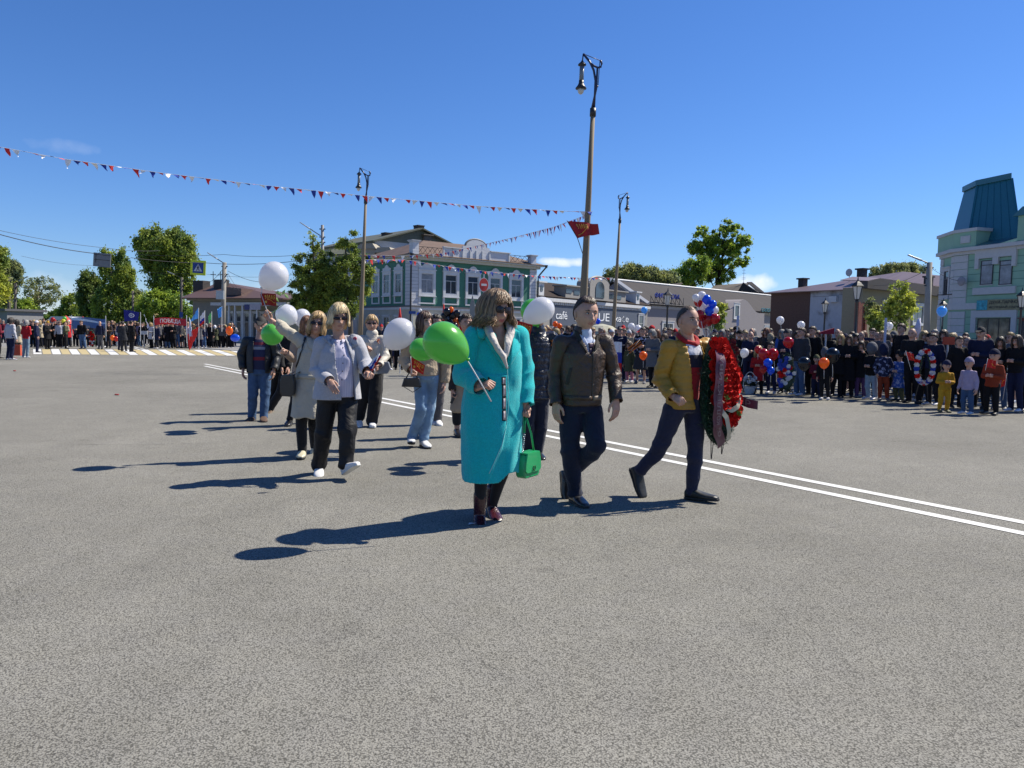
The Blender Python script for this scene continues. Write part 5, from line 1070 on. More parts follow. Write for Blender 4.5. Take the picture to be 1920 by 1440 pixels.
class Person:
 """joints given in photo pixels at the figure's own distance: (px, py, extra depth in metres)"""
 def __init__(s, name, label, foot, yaw, J, cat='person', skin=SKIN, Y=None, group=None, ctrz=0):
  g = ground(*foot); s.Y = Y or g.y; s.base = Vector((at(foot[0], foot[1], s.Y).x, s.Y, 0)); s.yaw = yaw; s.skin = skin
  s.root = None; s.name = name; s.label = label; s.group = group
  s.F = Vector((math.sin(rad(yaw)), -math.cos(rad(yaw)), 0)); s.S = Vector((math.cos(rad(yaw)), math.sin(rad(yaw)), 0)); s.U = Vector((0, 0, 1))
  s.j = {k: s.P(*v) for k, v in J.items()}
  s.kids = []; s.nb = (s.j['shl'] + s.j['shr']) / 2 + s.U * .045
  if 'pelvis' not in s.j: s.j['pelvis'] = (s.j['hipl'] + s.j['hipr']) / 2 + s.U * .04
 def P(s, px, py, dy=0.0): return at(px, py, s.Y + dy) - s.base
 def add(s, name, me, m):
  s.kids.append((name, me, m)); return me
 def spine(s, t, fwd=0.0):
  p = s.j['pelvis'].lerp(s.nb, t) if t >= 0 else s.j['pelvis'] + s.U * t * (s.nb - s.j['pelvis']).length
  return p + s.F * fwd
 def torso(s, g, rings, e=2.5, n=24):
  g.loft([(s.spine(r[0], r[3] if len(r) > 3 else 0) + s.S * (r[4] if len(r) > 4 else 0), s.S * r[1], s.F * r[2]) for r in rings], n=n, e=e); return g
 def shoulders(s, g, r=.07, pad=.0):
  g.chain([s.j['shl'] - s.S * pad, s.nb - s.U * .05 + s.F * -.01, s.j['shr'] + s.S * pad], [r, r * 1.15, r], n=14); return g
 def sleeve(s, g, side, rs, ext=1.0, n=14):
  A, B, C = s.j['sh' + side], s.j['el' + side], s.j['wr' + side]; C = B.lerp(C, ext); g.chain([A, B, C], rs, n=n); return g
 def leg(s, g, side, rs, ext=1.0, n=14):
  A, B, C = s.j['hip' + side], s.j['kn' + side], s.j['an' + side]; C = B.lerp(C, ext); g.chain([A, B, C], rs, n=n); return g
 def wrinkle(s, me, centers, amp=.006, seed=1, freq=38, base=.0022):
  """cloth folds: fine everywhere, deeper around the given joints (point, axis, radius)"""
  c = co_of(me).astype(float); n = no_of(me).astype(float)
  d = base * snoise(c, 16, seed) + base * .8 * snoise(c * np.array([1, 1, .6]), 34, seed + 1)
  for k, (p, ax, sg) in enumerate(centers):
   p = np.array(p); ax = np.array(Vector(ax).normalized()); r = c - p; w = np.exp(-(r ** 2).sum(1) / sg ** 2); t = r @ ax
   ph = 1.6 * snoise(c, 11, seed + 5 + k) + 1.3 * snoise(c, 5, seed + 9 + k)
   w2 = 1 - np.abs(np.sin(t * freq * .5 + ph)); d += amp * w * (w2 * 1.5 - .5)
  set_co(me, c + n * d[:, None]); return me
 def sleeves(s, rs, exts=(1, 1), vox=.0095, amp=.009, seed=1, quilt_=None):
  ms = []
  for sd, ex in zip('lr', exts):
   g = G(); A, B, C = s.j['sh' + sd], s.j['el' + sd], s.j['wr' + sd]; C = B.lerp(C, ex); m_ = 1 if sd == 'r' else -1
   g.chain([A - s.S * m_ * .03 - s.U * .004, A + s.S * m_ * .006, B, C], [rs[0] * .92, rs[0] * 1.02, rs[1], rs[2]], n=16); me = remesh(g, vox, 4)
   if quilt_: quilt(me, quilt_, .0055)
   s.wrinkle(me, s.limb_folds(['el' + sd, 'wr' + sd]) + [(A - s.U * .06, s.U + s.S * m_, .09)], amp, seed + ord(sd), 44, .0028)
   ax = (C - B).normalized(); del_faces(me, lambda c, n: ((c - np.array(C)) @ np.array(ax)) > rs[2] * .25); ms.append((evaluate(me, [('SOLIDIFY', dict(thickness=.006, offset=-1))]), 0))
  return join_meshes(ms, 'sleeves')
 def limb_folds(s, parts):
  out = []
  for p in parts:
   if p[0] == 'el': q = s.j[p]; side = p[-1]; out.append((q, s.j['wr' + side] - s.j['sh' + side], .14));
   if p[:2] == 'el': side = p[2]; out.append((s.j[p], s.j['wr' + side] - s.j['sh' + side], .15))
   if p[:2] == 'wr': side = p[2]; out.append((s.j[p], s.j['wr' + side] - s.j['el' + side], .09))
   if p[:2] == 'kn': side = p[2]; out.append((s.j[p], s.j['an' + side] - s.j['hip' + side], .13))
   if p[:2] == 'an': side = p[2]; out.append((s.j[p], s.j['an' + side] - s.j['kn' + side], .12))
   if p[:3] == 'hip': side = p[3]; out.append((s.j[p], s.S * .5 + s.U, .12))
  return out
 def body(s, hyaw, hpitch=0, hroll=0, hs=1.0, female=False, hands=(None, None), w=1.0, jaw=1.0, nose=1.0, brow=True, lips=LIPN, eyes=True, legr=.06, neck=.055, leg_low=.04):
  R = frame(hyaw, hpitch, hroll); s.HR = R; s.hs = hs; hc = s.j['head']; s.hc = hc
  g = G(); J = s.j
  s.torso(g, [(-.05, .12, .08), (.1, .13, .085), (.45, .11, .08), (.75, .13, .09), (.93, .10, .06)]); s.shoulders(g, .045)
  for sd in 'lr':
   s.sleeve(g, sd, [.042, .034, .026]);
   if 'hip' + sd in J: s.leg(g, sd, [legr + .015, legr - .012, leg_low])
  top = hc + R @ Vector((0, .018, -.055)) * hs
  g.chain([s.nb - s.U * .08, s.nb + (top - s.nb) * .3, top], [neck * 1.5, neck * 1.02, neck * .98], n=16)
  bm_ = remesh(g, .0105, 4)
  hg = xfg(head_geo(female=female, w=w, jaw=jaw, nose=nose, brow=brow, eyes=eyes), R, hc, hs); hm = hg.mesh(smooth=True); recalc(hm)
  parts = [(bm_, 0), (hm, 0)]
  for sd, h in zip('lr', hands):
   if h: kind, fd, palm, mir = h[:4]; parts.append((put_hand(kind, J['wr' + sd], fd, palm, mir, h[4] if len(h) > 4 else 1.0), 0))
  s.bodymesh = join_meshes(parts, 'person'); s.bodymats = [s.skin, lips, EYEW, IRIS, BROW]
  s.bvh_head = BVHTree.FromPolygons([tuple(v.co) for v in hm.vertices], [tuple(p.vertices) for p in hm.polygons])
 def H(s, x, y, z): return s.hc + s.HR @ (Vector((x, y, z)) * s.hs)
 # ---- hair: cap plus strands combed over the skull
 def hair(s, m, length=lambda a: .10, fringe=.0, vol=1.10, n=420, wave=.006, cap=True, hairline=.045, thick=.0042, part=.0, name='hair', seed=3, short=False, back=0, flare=.0, nape=-.09, side_face=50, curl=0, cover_side=-.01, topvol=1.0):
  rng = np.random.default_rng(seed); parts = []
  if cap:
   V, F = head_surface(56, 44); V = V.copy()
   V *= np.array([1.07, 1.06, 1.05 * topvol]) * vol / 1.06; V[:, 1] += .004
   keep = []
   for f in F:
    if len(f) > 4: keep.append(f) if V[f[0]][2] > 0 else None; continue
    c = V[list(f)].mean(0); a = math.degrees(math.atan2(abs(c[0]), -c[1]))   # 0 = front
    if a < side_face: lim = hairline - fringe
    elif a < 100: t = (a - side_face) / (100 - side_face); lim = (hairline - fringe) * (1 - t) + cover_side * t
    else: t = min(1, (a - 100) / 50); lim = cover_side * (1 - t) + nape * t
    if c[2] > lim: keep.append(f)
   hv = V + rng.normal(0, .0012, V.shape); g = G(); g.add(hv.tolist(), keep); xfg(g, s.HR, s.hc, s.hs); me = g.mesh(smooth=True); parts.append((me, 0))
  vs = []; fs = []; K = 12
  for i in range(n):
   a = rng.uniform(-180, 180); ar = rad(a); fa = abs(a)
   L = length(fa) * rng.uniform(.70, 1.08)
   end = hairline - fringe - .002 + (rng.normal(0, .005) + .012 * math.sin(ar * 1.6) * (part > 0) if not short else rng.normal(0, .002))
   if fa < side_face: L = .0
   dirx, diry = math.sin(ar), -math.cos(ar); w0 = rng.uniform(0, 6.28); pts = []
   r_ = vol * (rng.uniform(.985, 1.05) if short else rng.uniform(.97, 1.085))
   zt = end if fa < side_face else ((-.02 if fa < 110 else -.05) if not short else (end + (cover_side - end) * min(1, (fa - side_face) / 35) if fa < 110 else cover_side + (nape - cover_side) * min(1, (fa - 110) / 45)))
   for k in range(K):
    t = k / (K - 1)
    ang = rad(10 + 1 * 0) + (math.acos(max(-1, min(1, zt / (.118 * r_)))) - rad(10)) * min(1, t / (1.0 if L == 0 else .55))
    x = math.sin(ang) * dirx * .080 * r_; y = math.sin(ang) * diry * .101 * r_ + .004; z = math.cos(ang) * .122 * r_ * topvol
    x += part * (1 - t) * .02
    y += back * max(0, math.sin(ang)) * max(0, diry)
    if L > 0 and t > .55:
     q = (t - .55) / .45; z -= L * q; x *= 1 + flare * q; y = y * (1 + flare * q) + .012 * q * (1 if fa > 90 else 0)
     if curl: x += curl * math.sin(w0 + q * 9) * q; y += curl * math.cos(w0 + q * 8) * q
    x += wave * math.sin(w0 + t * 7) * t; y += wave * math.cos(w0 * 1.3 + t * 6) * t
    pts.append(s.hc + s.HR @ (Vector((x, y, z)) * s.hs))
   b = len(vs); tw = s.HR @ Vector((math.cos(ar), math.sin(ar), 0)); nr = s.HR @ Vector((dirx, diry, 0))
   for k, p in enumerate(pts):
    wd = thick * (1.3 if 0 < k < K - 2 else (.7 if k == 0 else .45)) * s.hs; vs += [p - tw * wd, p + nr * wd * .7, p + tw * wd, p - nr * wd * .3]
   for k in range(K - 1):
    for c in range(4): fs.append((b + k * 4 + c, b + k * 4 + (c + 1) % 4, b + k * 4 + 4 + (c + 1) % 4, b + k * 4 + 4 + c))
  if n: me = mesh_np('s', np.array([tuple(v) for v in vs]), np.array(fs), True); parts.append((me, 0))
  s.add(name, join_meshes(parts, 'hair'), m)
 def shades(s, w=.030, h=.021, y=-.100, z=.002, m=LENS):
  g = G()
  for sd in (-1, 1):
   ring = [];  n = 18
   for i in range(n):
    a = 2 * math.pi * i / n; ring.append((sd * .0335 + math.copysign(abs(math.cos(a)) ** .75, math.cos(a)) * w, 0, z + math.copysign(abs(math.sin(a)) ** .75, math.sin(a)) * h * (1 if math.sin(a) > 0 else .95)))
   vs = []
   for (x, _, zz) in ring: yy = y + .9 * abs(x) ** 1.8; vs.append((x, yy - .003, zz))
   vs += [(x, y_ + .004, zz) for x, y_, zz in vs]; c = (sd * .0335, y + .9 * .0335 ** 1.8 - .006, z)
   g.add(vs + [c], [(i, (i + 1) % n, 2 * n) for i in range(n)] + [(i, i + n, (i + 1) % n + n, (i + 1) % n) for i in range(n)])
   g.tube([(sd * .064, y + .02, z + .012), (sd * .080, y + .05, z + .010), (sd * .082, .0, z + .006)], .0028, n=5)
  g.tube([(-.010, y - .002, z + .008), (0, y - .004, z + .011), (.010, y - .002, z + .008)], .0028, n=5)
  xfg(g, s.HR, s.hc, s.hs); s.add('sunglasses', g.mesh(smooth=False), m)
 def shoe(s, ankle, toe_dir, L=.27, w=.048, pitch=0.0, m=None, sole=None, name='shoe', boot=0, heel=0.0, down=.07, sh=.075):
  """toe_dir horizontal; pitch>0 lifts the toe (degrees)"""
  T = Vector(toe_dir); T.z = 0; T.normalize(); side = T.cross(Vector((0, 0, 1))); Rm = Matrix.Rotation(rad(pitch), 3, side)
  t = Rm @ T; u = Rm @ Vector((0, 0, 1)); A = Vector(ankle) ; o = A - u * down - t * .06      # heel bottom
  def ring(x, ww, z0, z1): return (o + t * x + u * (z0 + z1) / 2, side * ww, u * (z1 - z0) / 2)
  g = G(); hb = heel
  R = [ring(.0, w * .62, hb + .010, sh * .9), ring(.012, w * .88, hb + .004, sh * 1.15), ring(.06, w * .92, hb * .8 + .004, sh * 1.2), ring(.11, w * .95, hb * .35 + .003, sh * 1.12), ring(.16, w * 1.08, .003, sh * .86), ring(.21, w * 1.08, .003, sh * .70), ring(L - .025, w * .86, .004, sh * .58), ring(L, w * .45, .008, sh * .40)]
  g.loft(R, n=16, e=2.6)
  if boot: g.chain([A + u * .0, A + u * boot], [w * .92, w * 1.05], n=14)
  else: g.capsule(A - u * .02, A + u * .01, w * .85, w * .75)
  me = remesh(g, .006, 3); s.add(name, me, m)
  if sole:
   g = G(); g.loft([(o + t * x + u * .006, side * ww * 1.06, u * .011) for x, ww in ((-.004, w * .5), (.012, w * .8), (.06, w * .84), (.11, w * .86), (.16, w * 1.0), (.21, w * .98), (L - .02, w * .76), (L + .004, w * .36))], n=12, e=4); s.add(name + '_sole', g.mesh(), sole)
  if heel: g = G(); g.loft([(o + t * .028 + u * (hb + .01), side * w * .5, t * .028), (o + t * .022 - u * .0, side * w * .36, t * .020)], n=10); s.add('heel', g.mesh(), m)
 def bvh(s, *names):
  V = []; F = []
  for nm, me, m in s.kids:
   if nm in names:
    b = len(V); V += [tuple(v.co) for v in me.vertices]; F += [tuple(i + b for i in p.vertices) for p in me.polygons]
  return BVHTree.FromPolygons(V, F)
 def hit(s, bv, px, py, off=.006):
  d = ray(px, py); loc, nrm, i, dist = bv.ray_cast(CPOS - s.base, d)
  if loc is None:
   p = at(px, py, s.Y) - s.base; loc, nrm, i, dist = bv.find_nearest(p)
  if nrm.dot(d) > 0: nrm = -nrm
  return loc + nrm * off, nrm
 def patch(s, name, bv, quad, m, off=.006, nu=6, nv=10, th=.006):
  """cloth patch laid on the surface; quad of photo pixels TL,TR,BR,BL"""
  vs = []; back = []
  for j in range(nv + 1):
   for i in range(nu + 1):
    u, v = i / nu, j / nv; x = (quad[0][0] * (1 - u) + quad[1][0] * u) * (1 - v) + (quad[3][0] * (1 - u) + quad[2][0] * u) * v; y = (quad[0][1] * (1 - u) + quad[1][1] * u) * (1 - v) + (quad[3][1] * (1 - u) + quad[2][1] * u) * v
    p, n = s.hit(bv, x, y, off); vs.append(p); back.append(p - n * th * 1.4)
  N = len(vs); g = G(); w = nu + 1; fs = []
  for j in range(nv):
   for i in range(nu): k = j * w + i; fs += [(k, k + 1, k + w + 1, k + w), (N + k, N + k + w, N + k + w + 1, N + k + 1)]
  ed = [i for i in range(nu)] + [nu + w * j for j in range(nv)] + [nv * w + nu - i for i in range(nu)] + [w * (nv - j) for j in range(nv)]
  for i in range(len(ed)): a, b = ed[i], ed[(i + 1) % len(ed)]; fs.append((a, a + N, b + N, b))
  g.add(vs + back, fs); me = g.mesh(smooth=True); s.add(name, me, m); return me
 def line(s, name, bv, pts, r, m, off=.004, seg=6, flat=1.0):
  out = []
  for i in range(len(pts) - 1):
   for k in range(seg):
    t = k / seg; out.append(s.hit(bv, pts[i][0] + (pts[i + 1][0] - pts[i][0]) * t, pts[i][1] + (pts[i + 1][1] - pts[i][1]) * t, off)[0])
  out.append(s.hit(bv, *pts[-1], off)[0]); g = G(); g.tube(out, r, n=6, flat=flat); me = g.mesh(smooth=True); s.add(name, me, m); return me
 def solid(s, name, g, m, smooth=True):
  me = g.mesh(smooth=smooth); recalc(me); s.add(name, me, m)
 def finish(s):
  o = link('person', s.bodymesh, s.bodymats, None, s.base); tag(o, s.label, 'person', s.group); s.root = o
  for nm, me, m in s.kids: link(nm, me, m, o)
  return o
def smoothen(me, it=3):
 return evaluate(me, [('SMOOTH', dict(iterations=it, factor=.5))])
def quilt(me, fn, amp):
 """puffed quilting: fn(coords)->phase, seams where the phase is whole"""
 c = co_of(me).astype(float); n = no_of(me).astype(float); p = fn(c); set_co(me, c + n * (amp * (np.abs(np.sin(math.pi * p)) ** .55 - .6))[:, None]); return me
def open_front(me, P, left, right, bottom=None, thick=.010, ztop=9):
 """cut a garment open: left/right(z) = limits along the shoulder axis, bottom = hem height"""
 S, Fv = np.array(P.S), np.array(P.F)
 def fn(c, n):
  q = c - np.array(P.spine(.5)); u = q @ S; f = q @ Fv; z = c[:, 2]
  k = (u > left(z)) & (u < right(z)) & (f > .0) & (z < ztop)
  if bottom is not None: k |= (z < bottom)
  return k
 del_faces(me, fn); return evaluate(me, [('SOLIDIFY', dict(thickness=thick, offset=-1)), ('SMOOTH', dict(iterations=1, factor=.3))])
def balloon(label, px, py, rpx, Y, knot_px, m, stick=None, group='balloons carried in the parade', stretch=1.15, name='balloon', hollow=0):
 c = at(px, py, Y); r = rpx * Y / 1442; k = at(knot_px[0], knot_px[1], Y + (knot_px[2] if len(knot_px) > 2 else 0)); ax = (k - c).normalized(); root = empty(name, c, label, 'balloon', group)
 a = ax.orthogonal().normalized(); b = ax.cross(a); prof = []; L = (k - c).length
 for i in range(25):
  t = i / 24 * math.pi; z = -math.cos(t); rr = math.sin(t);
  if z > 0: zz = z * L; rr = rr ** 1.0 * (1 - .16 * z * z) if z < .999 else 0
  else: zz = z * r * 1.0
  prof.append((zz, max(rr * r, .004)))
 g = G(); g.loft([(ax * z, a * q, b * q) for z, q in prof], n=28); g.loft([(ax * (L - .004), a * .006, b * .006), (ax * (L + .010), a * .014, b * .014), (ax * (L + .016), a * .010, b * .010)], n=10)
 g.build('balloon_skin', m, root, True)
 if stick:
  e = at(*stick) - c; g = G(); g.tube([ax * (L - .01), (ax * L).lerp(e, .5), e], .0045, n=6); g.loft([(ax * (L - .015), a * .006, b * .006), (ax * (L + .02), a * .02, b * .02)], n=8) if False else None; g.build('stick', WHITE, root, True)
 return root
def bmat(name, col):
 if name in MATS: return MATS[name]
 m = bpy.data.materials.new(name); m.use_nodes = True; t = m.node_tree; p = t.nodes['Principled BSDF']; L = t.links.new
 p.inputs['Base Color'].default_value = (*col, 1); p.inputs['Roughness'].default_value = .22; p.inputs['Coat Weight'].default_value = .3
 tr = t.nodes.new('ShaderNodeBsdfTranslucent'); tr.inputs[0].default_value = (*[min(1, c * 1.5) for c in col], 1)
 no = t.nodes.new('ShaderNodeTexNoise'); no.inputs['Scale'].default_value = 4; mr = t.nodes.new('ShaderNodeMapRange'); mr.inputs['To Min'].default_value = .28; mr.inputs['To Max'].default_value = .42; L(no.outputs[0], mr.inputs['Value'])
 mx = t.nodes.new('ShaderNodeMixShader'); L(mr.outputs[0], mx.inputs[0]); L(p.outputs[0], mx.inputs[1]); L(tr.outputs[0], mx.inputs[2]); L(mx.outputs[0], t.nodes['Material Output'].inputs[0])
 MATS[name] = m; return m
BGRN = bmat('balloon_green', (.13, .47, .085)); BWHT = bmat('balloon_white', (.66, .66, .70)); BRED = bmat('balloon_red', (.40, .010, .016)); BBLU = bmat('balloon_blue', (.012, .11, .62)); BORG = bmat('balloon_orange', (.75, .17, .01)); BBLK = bmat('balloon_black', (.010, .012, .020)); BSKY = bmat('balloon_sky_blue', (.14, .42, .82)); BYEL = bmat('balloon_yellow', (.6, .6, .04))
# ================================================================== the parade, nearest figures first
TEAL = mat('turquoise_boucle_wool', (.005, .44, .46), .95, var=.16, vs=90, bump=.8, bs=190, bd=.008, spec=.15, sheen=.25)
SCARF = cloth('ivory_scarf', (.50, .465, .43), fold=.8); TIGHTS = cloth('black_tights', (.012, .012, .014), fold=0)
BOOT = mat('burgundy_croc_leather', (.045, .008, .014), .25, var=.4, vs=60, bump=.9, bs=90, bd=.004, coat=.3)
HBR = mat('light_brown_hair', (.20, .125, .066), .42, var=.45, vs=60, spec=.5, stretch=(1, 1, .15)); HBL = mat('blonde_hair', (.52, .40, .22), .40, var=.35, vs=60, stretch=(1, 1, .15)); HDK = mat('dark_brown_hair', (.045, .028, .018), .42, var=.4, vs=60, stretch=(1, 1, .15)); HAU = mat('auburn_hair', (.16, .075, .04), .42, var=.4, vs=60, stretch=(1, 1, .15)); HBLK = mat('near_black_hair', (.018, .014, .012), .42, var=.3, vs=60); HGD = mat('golden_hair', (.36, .235, .105), .42, var=.4, vs=60, stretch=(1, 1, .15))
BLKC = cloth('black_trouser_cloth', (.010, .010, .012)); NAVYC = cloth('dark_navy_cloth', (.010, .013, .030)); DENIM = mat('blue_denim', (.055, .10, .19), .85, var=.25, vs=14, bump=.5, bs=260, bd=.004, spec=.2, fold=.6); LDEN = mat('light_blue_denim', (.17, .27, .40), .85, var=.35, vs=6, bump=.5, bs=260, bd=.004, spec=.2, fold=.6, var2=((.42, .52, .62), 5, .58))
SNEAK = mat('white_sneaker', (.62, .62, .62), .5, var=.06); SOLEW = mat('white_rubber', (.6, .6, .58), .6); SOLEB = mat('black_rubber', (.015, .015, .016), .6); BLKL = mat('black_leather', (.014, .014, .016), .3, var=.2, vs=20, bump=.3, bs=120, bd=.003, coat=.25)
# ---- woman in the turquoise coat
A = Person('person', 'woman in a long turquoise wool coat and white scarf holding a big green balloon', (908, 976), 24, dict(
 head=(928, 582, -.03), shl=(893, 631, -.05), shr=(970, 631, .06), ell=(869, 702, -.10), wrl=(900, 725, -.27), elr=(980, 697, .10), wrr=(984, 757, .02),
 pelvis=(922, 778, .02), hipl=(905, 782, -.02), hipr=(942, 782, .06), knl=(903, 868, -.08), knr=(944, 872, .07), anl=(899, 966, .0), anr=(922, 953, .20)))
A.body(40, 1, 3, hs=1.12, female=True, w=1.08, jaw=.75, lips=LIP, hands=(('fist', (.55, -.35, .25), (.35, .35, -.5), False, .98), ('fist', (.12, -.1, -1), (-.2, -1, 0), True, .98)), neck=.060, legr=.062, leg_low=.034, nose=.9)
g = G(); A.torso(g, [(-1.00, .215, .17, .0, .012), (-.80, .228, .18, .0, .01), (-.5, .235, .19), (-.2, .238, .195), (.05, .235, .195), (.3, .222, .185), (.55, .215, .175, .015), (.72, .205, .165, .015), (.88, .175, .13), (.97, .12, .10)], e=2.3, n=32)
A.shoulders(g, .070)
me = remesh(g, .009, 6)
c = co_of(me).astype(float); n = no_of(me).astype(float); u = (c - np.array(A.spine(.5))) @ np.array(A.S); f = (c - np.array(A.spine(.5))) @ np.array(A.F)
zt = A.P(950, 760).z; z = c[:, 2]
edge_px = [(952, 690), (953, 735), (953, 765), (949, 800), (941, 835), (929, 862), (915, 893)]
ez = np.array([A.P(*p).z for p in edge_px])[::-1]; eu = np.array([(A.P(p[0], p[1], -.16) - A.spine(.5)).dot(A.S) for p in edge_px])[::-1]
lim = np.interp(z, ez, eu); k = (f > .02) & (z < A.P(950, 700).z) & (np.abs(u) < .26)
d = .012 / (1 + np.exp((u - lim) * 260)) * k; c += n * d[:, None]
# long drapes on the image-right panel
c += n * (.008 * np.sin((u - .25 * (z - .9)) * 42) * np.clip((u - lim) * 9, 0, 1) * np.clip((1.15 - z) * 3, 0, 1))[:, None]
set_co(me, c); me.update()
cc_ = co_of(me).astype(float); set_co(me, cc_ + no_of(me) * (.008 * snoise(cc_ * np.array([1, 1, .35]), 15, 8) + .005 * snoise(cc_ * np.array([1, 1, .5]), 30, 9))[:, None]); A.wrinkle(me, [(A.j['shl'] - A.U * .14 + A.S * .07, A.S + A.U, .12), (A.j['shr'] - A.U * .16 - A.S * .05, A.S - A.U, .12), (A.P(960, 760, -.15), A.S + A.U * .4, .13)], .010, 3, 30, .0026)
hemz = A.P(905, 899).z
def hemcut(c, n):
 q = (c - np.array(A.spine(.5))) @ np.array(A.S); return (c[:, 2] < hemz + np.interp(q, [-.2, -.02, .06, .25], [0, .0, .075, .065])) | ((n @ np.array((A.j['wrl'] - A.j['ell']).normalized()) > .8) & (np.linalg.norm(c - np.array(A.j['wrl']), axis=1) < .11)) | ((n @ np.array((A.j['wrr'] - A.j['elr']).normalized()) > .8) & (np.linalg.norm(c - np.array(A.j['wrr']), axis=1) < .12))
del_faces(me, hemcut); zv_ = A.P(951, 688).z; zn_ = A.nb.z; del_faces(me, lambda c, n: (((c - np.array(A.spine(.5))) @ np.array(A.F)) > 0) & (np.abs((c - np.array(A.spine(.5))) @ np.array(A.S) - .012) < .072 * np.clip((c[:, 2] - zv_) / (zn_ - zv_), 0, 1))); me = evaluate(me, [('SOLIDIFY', dict(thickness=.012, offset=-1))])
me = join_meshes([(me, 0), (A.sleeves([.086, .090, .074], (.95, .96), .0095, .013, 3), 0)]); A.add('coat', me, TEAL); bv = A.bvh('coat')
WEDGE = mat('coat_edge_binding', (.22, .55, .55), .8)
A.line('coat_edge', bv, [(951, 690), (953, 735), (953, 765), (949, 800), (941, 835), (929, 862), (917, 888)], .0030, WEDGE, .001)
A.patch('lapel', bv, [(898, 614), (918, 618), (951, 693), (928, 668)], TEAL, .013, 6, 12, .010)
A.patch('lapel', bv, [(906, 630), (925, 622), (953, 690), (945, 690)], TEAL, .026, 6, 12, .014)
A.patch('lapel', bv, [(962, 618), (973, 622), (976, 652), (953, 690)], TEAL, .014, 6, 12, .010)
A.patch('collar_tab', bv, [(893, 616), (907, 622), (912, 637), (897, 634)], TEAL, .026, 5, 5, .010)
g = G(); sc = lambda x, y, dy: A.P(x, y, dy)
g.chain([sc(912, 607, .0), sc(915, 618, -.10), sc(926, 640, -.195), sc(943, 668, -.225), sc(951, 690, -.215)], [.034, .038, .034, .026, .010], fl=.75)
g.chain([sc(955, 607, .02), sc(958, 620, -.06), sc(952, 645, -.175), sc(948, 668, -.215)], [.032, .034, .028, .016], fl=.75); g.chain([sc(912, 607, .0), sc(922, 600, .13), sc(948, 600, .13), sc(955, 607, .02)], [.034, .032, .032, .032])
me = remesh(g, .007, 3); A.wrinkle(me, [(sc(926, 640, -.19), (sc(943, 668, -.2) - sc(915, 618, -.1)).cross(Vector((0, -1, 0))), .16)], .006, 5, 90, .002); A.add('scarf', me, SCARF)
for i, (y0, y1) in enumerate([(709, 720), (723, 743), (747, 766), (771, 787)]):
 x = 944 + (i > 0) * 1; A.patch('coat_band', bv, [(x - 3.5, y0 - 2), (x + 3.5, y0 - 2), (x + 3.5, y1 + 2), (x - 3.5, y1 + 2)], BLKC, .004, 2, 3, .003); A.patch('coat_stripe', bv, [(x - 2.1, y0), (x + .6, y0), (x + .6, y1), (x - 2.1, y1)], mat('band_cream', (.45, .40, .42), .6), .008, 1, 3, .002); A.patch('coat_stripe', bv, [(x + 1.6, y0), (x + 2.4, y0), (x + 2.4, y1), (x + 1.6, y1)], MATS['band_cream'], .008, 1, 3, .002)
g = G(); p, _ = A.hit(bv, 961, 636, .006); [g.ball(p + Vector((random.uniform(-.014, .014), 0, random.uniform(-.014, .016))), .004, 0, 6, 4) for _ in range(9)]; A.solid('brooch', g, mat('silver_brooch', (.4, .42, .5), .25, metal=.9))
g = G(); A.leg(g, 'l', [.095, .062, .034]); A.leg(g, 'r', [.095, .064, .034]); A.add('tights', remesh(g, .009, 3), TIGHTS)
A.shoe(A.j['anl'], (.10, -1, 0), .27, .049, -8, BOOT, None, 'boot', boot=.16, heel=.055, down=.082, sh=.085); A.shoe(A.j['anr'], (.30, -1, 0), .27, .048, -4, BOOT, None, 'boot', boot=.16, heel=.055, down=.075, sh=.085)
A.hair(HBR, lambda a: .115 if a > 80 else .085, fringe=-.012, vol=1.18, n=1700, wave=.016, nape=-.12, side_face=44, thick=.0034, curl=.020, flare=.34, cover_side=-.04, topvol=.97, back=.03, part=.3)
A.shades(.031, .0235)
A.finish()
balloon('largest green balloon, held on a white stick by the woman in turquoise', 831, 641, 38.5, 5.32, (876, 673, .02), BGRN, stick=(921, 753, 5.38))
# green shoulder bag in her hand
b = A.base + A.P(990, 868, .05); root = empty('handbag', b, 'bright green handbag with chain strap hanging from the hand of the woman in turquoise', 'handbag')
GB = mat('green_leather', (.012, .30, .10), .35, var=.08, coat=.2, bump=.2, bs=90, bd=.003)
Rb = Matrix.Rotation(rad(58), 3, 'Z')
def rbx(g, pts, y0, y1, m=0):
 n = len(pts); vs = [Rb @ Vector((x, y0, z)) for x, z in pts] + [Rb @ Vector((x, y1, z)) for x, z in pts]; g.add(vs, [tuple(range(n)), tuple(range(2 * n - 1, n - 1, -1))] + [(i, i + n, (i + 1) % n + n, (i + 1) % n) for i in range(n)], m)
rp = [(-.085, .075), (.085, .075), (.105, .03), (.115, -.03), (.11, -.085), (.09, -.105), (-.09, -.105), (-.11, -.085), (-.115, -.03), (-.105, .03)]
g = G(); rbx(g, rp, -.04, .04); me = remesh(g, .006, 2); link('bag_body', me, GB, root)
g = G(); rbx(g, [(-.09, .082), (.09, .082), (.108, .02), (.112, -.045), (.09, -.062), (-.09, -.062), (-.112, -.045), (-.108, .02)], -.052, -.041); rbx(g, [(-.09, .078), (.09, .078), (.09, .088), (-.09, .088)], -.05, .045); g.build('bag_flap', GB, root)
g = G(); o_ = Rb @ Vector((0, -.058, -.035));
for sg in (-1, 1): g.tube([o_ + Rb @ Vector((sg * .010 + .009 * math.sin(t * 1.8) * sg, 0, .02 - .02 * t)) for t in range(0, 3)], .004, n=6)
g.build('bag_clasp', BLACKM, root)
hp = A.base + A.j['wrr'] + Vector((.01, -.02, -.09)) - b
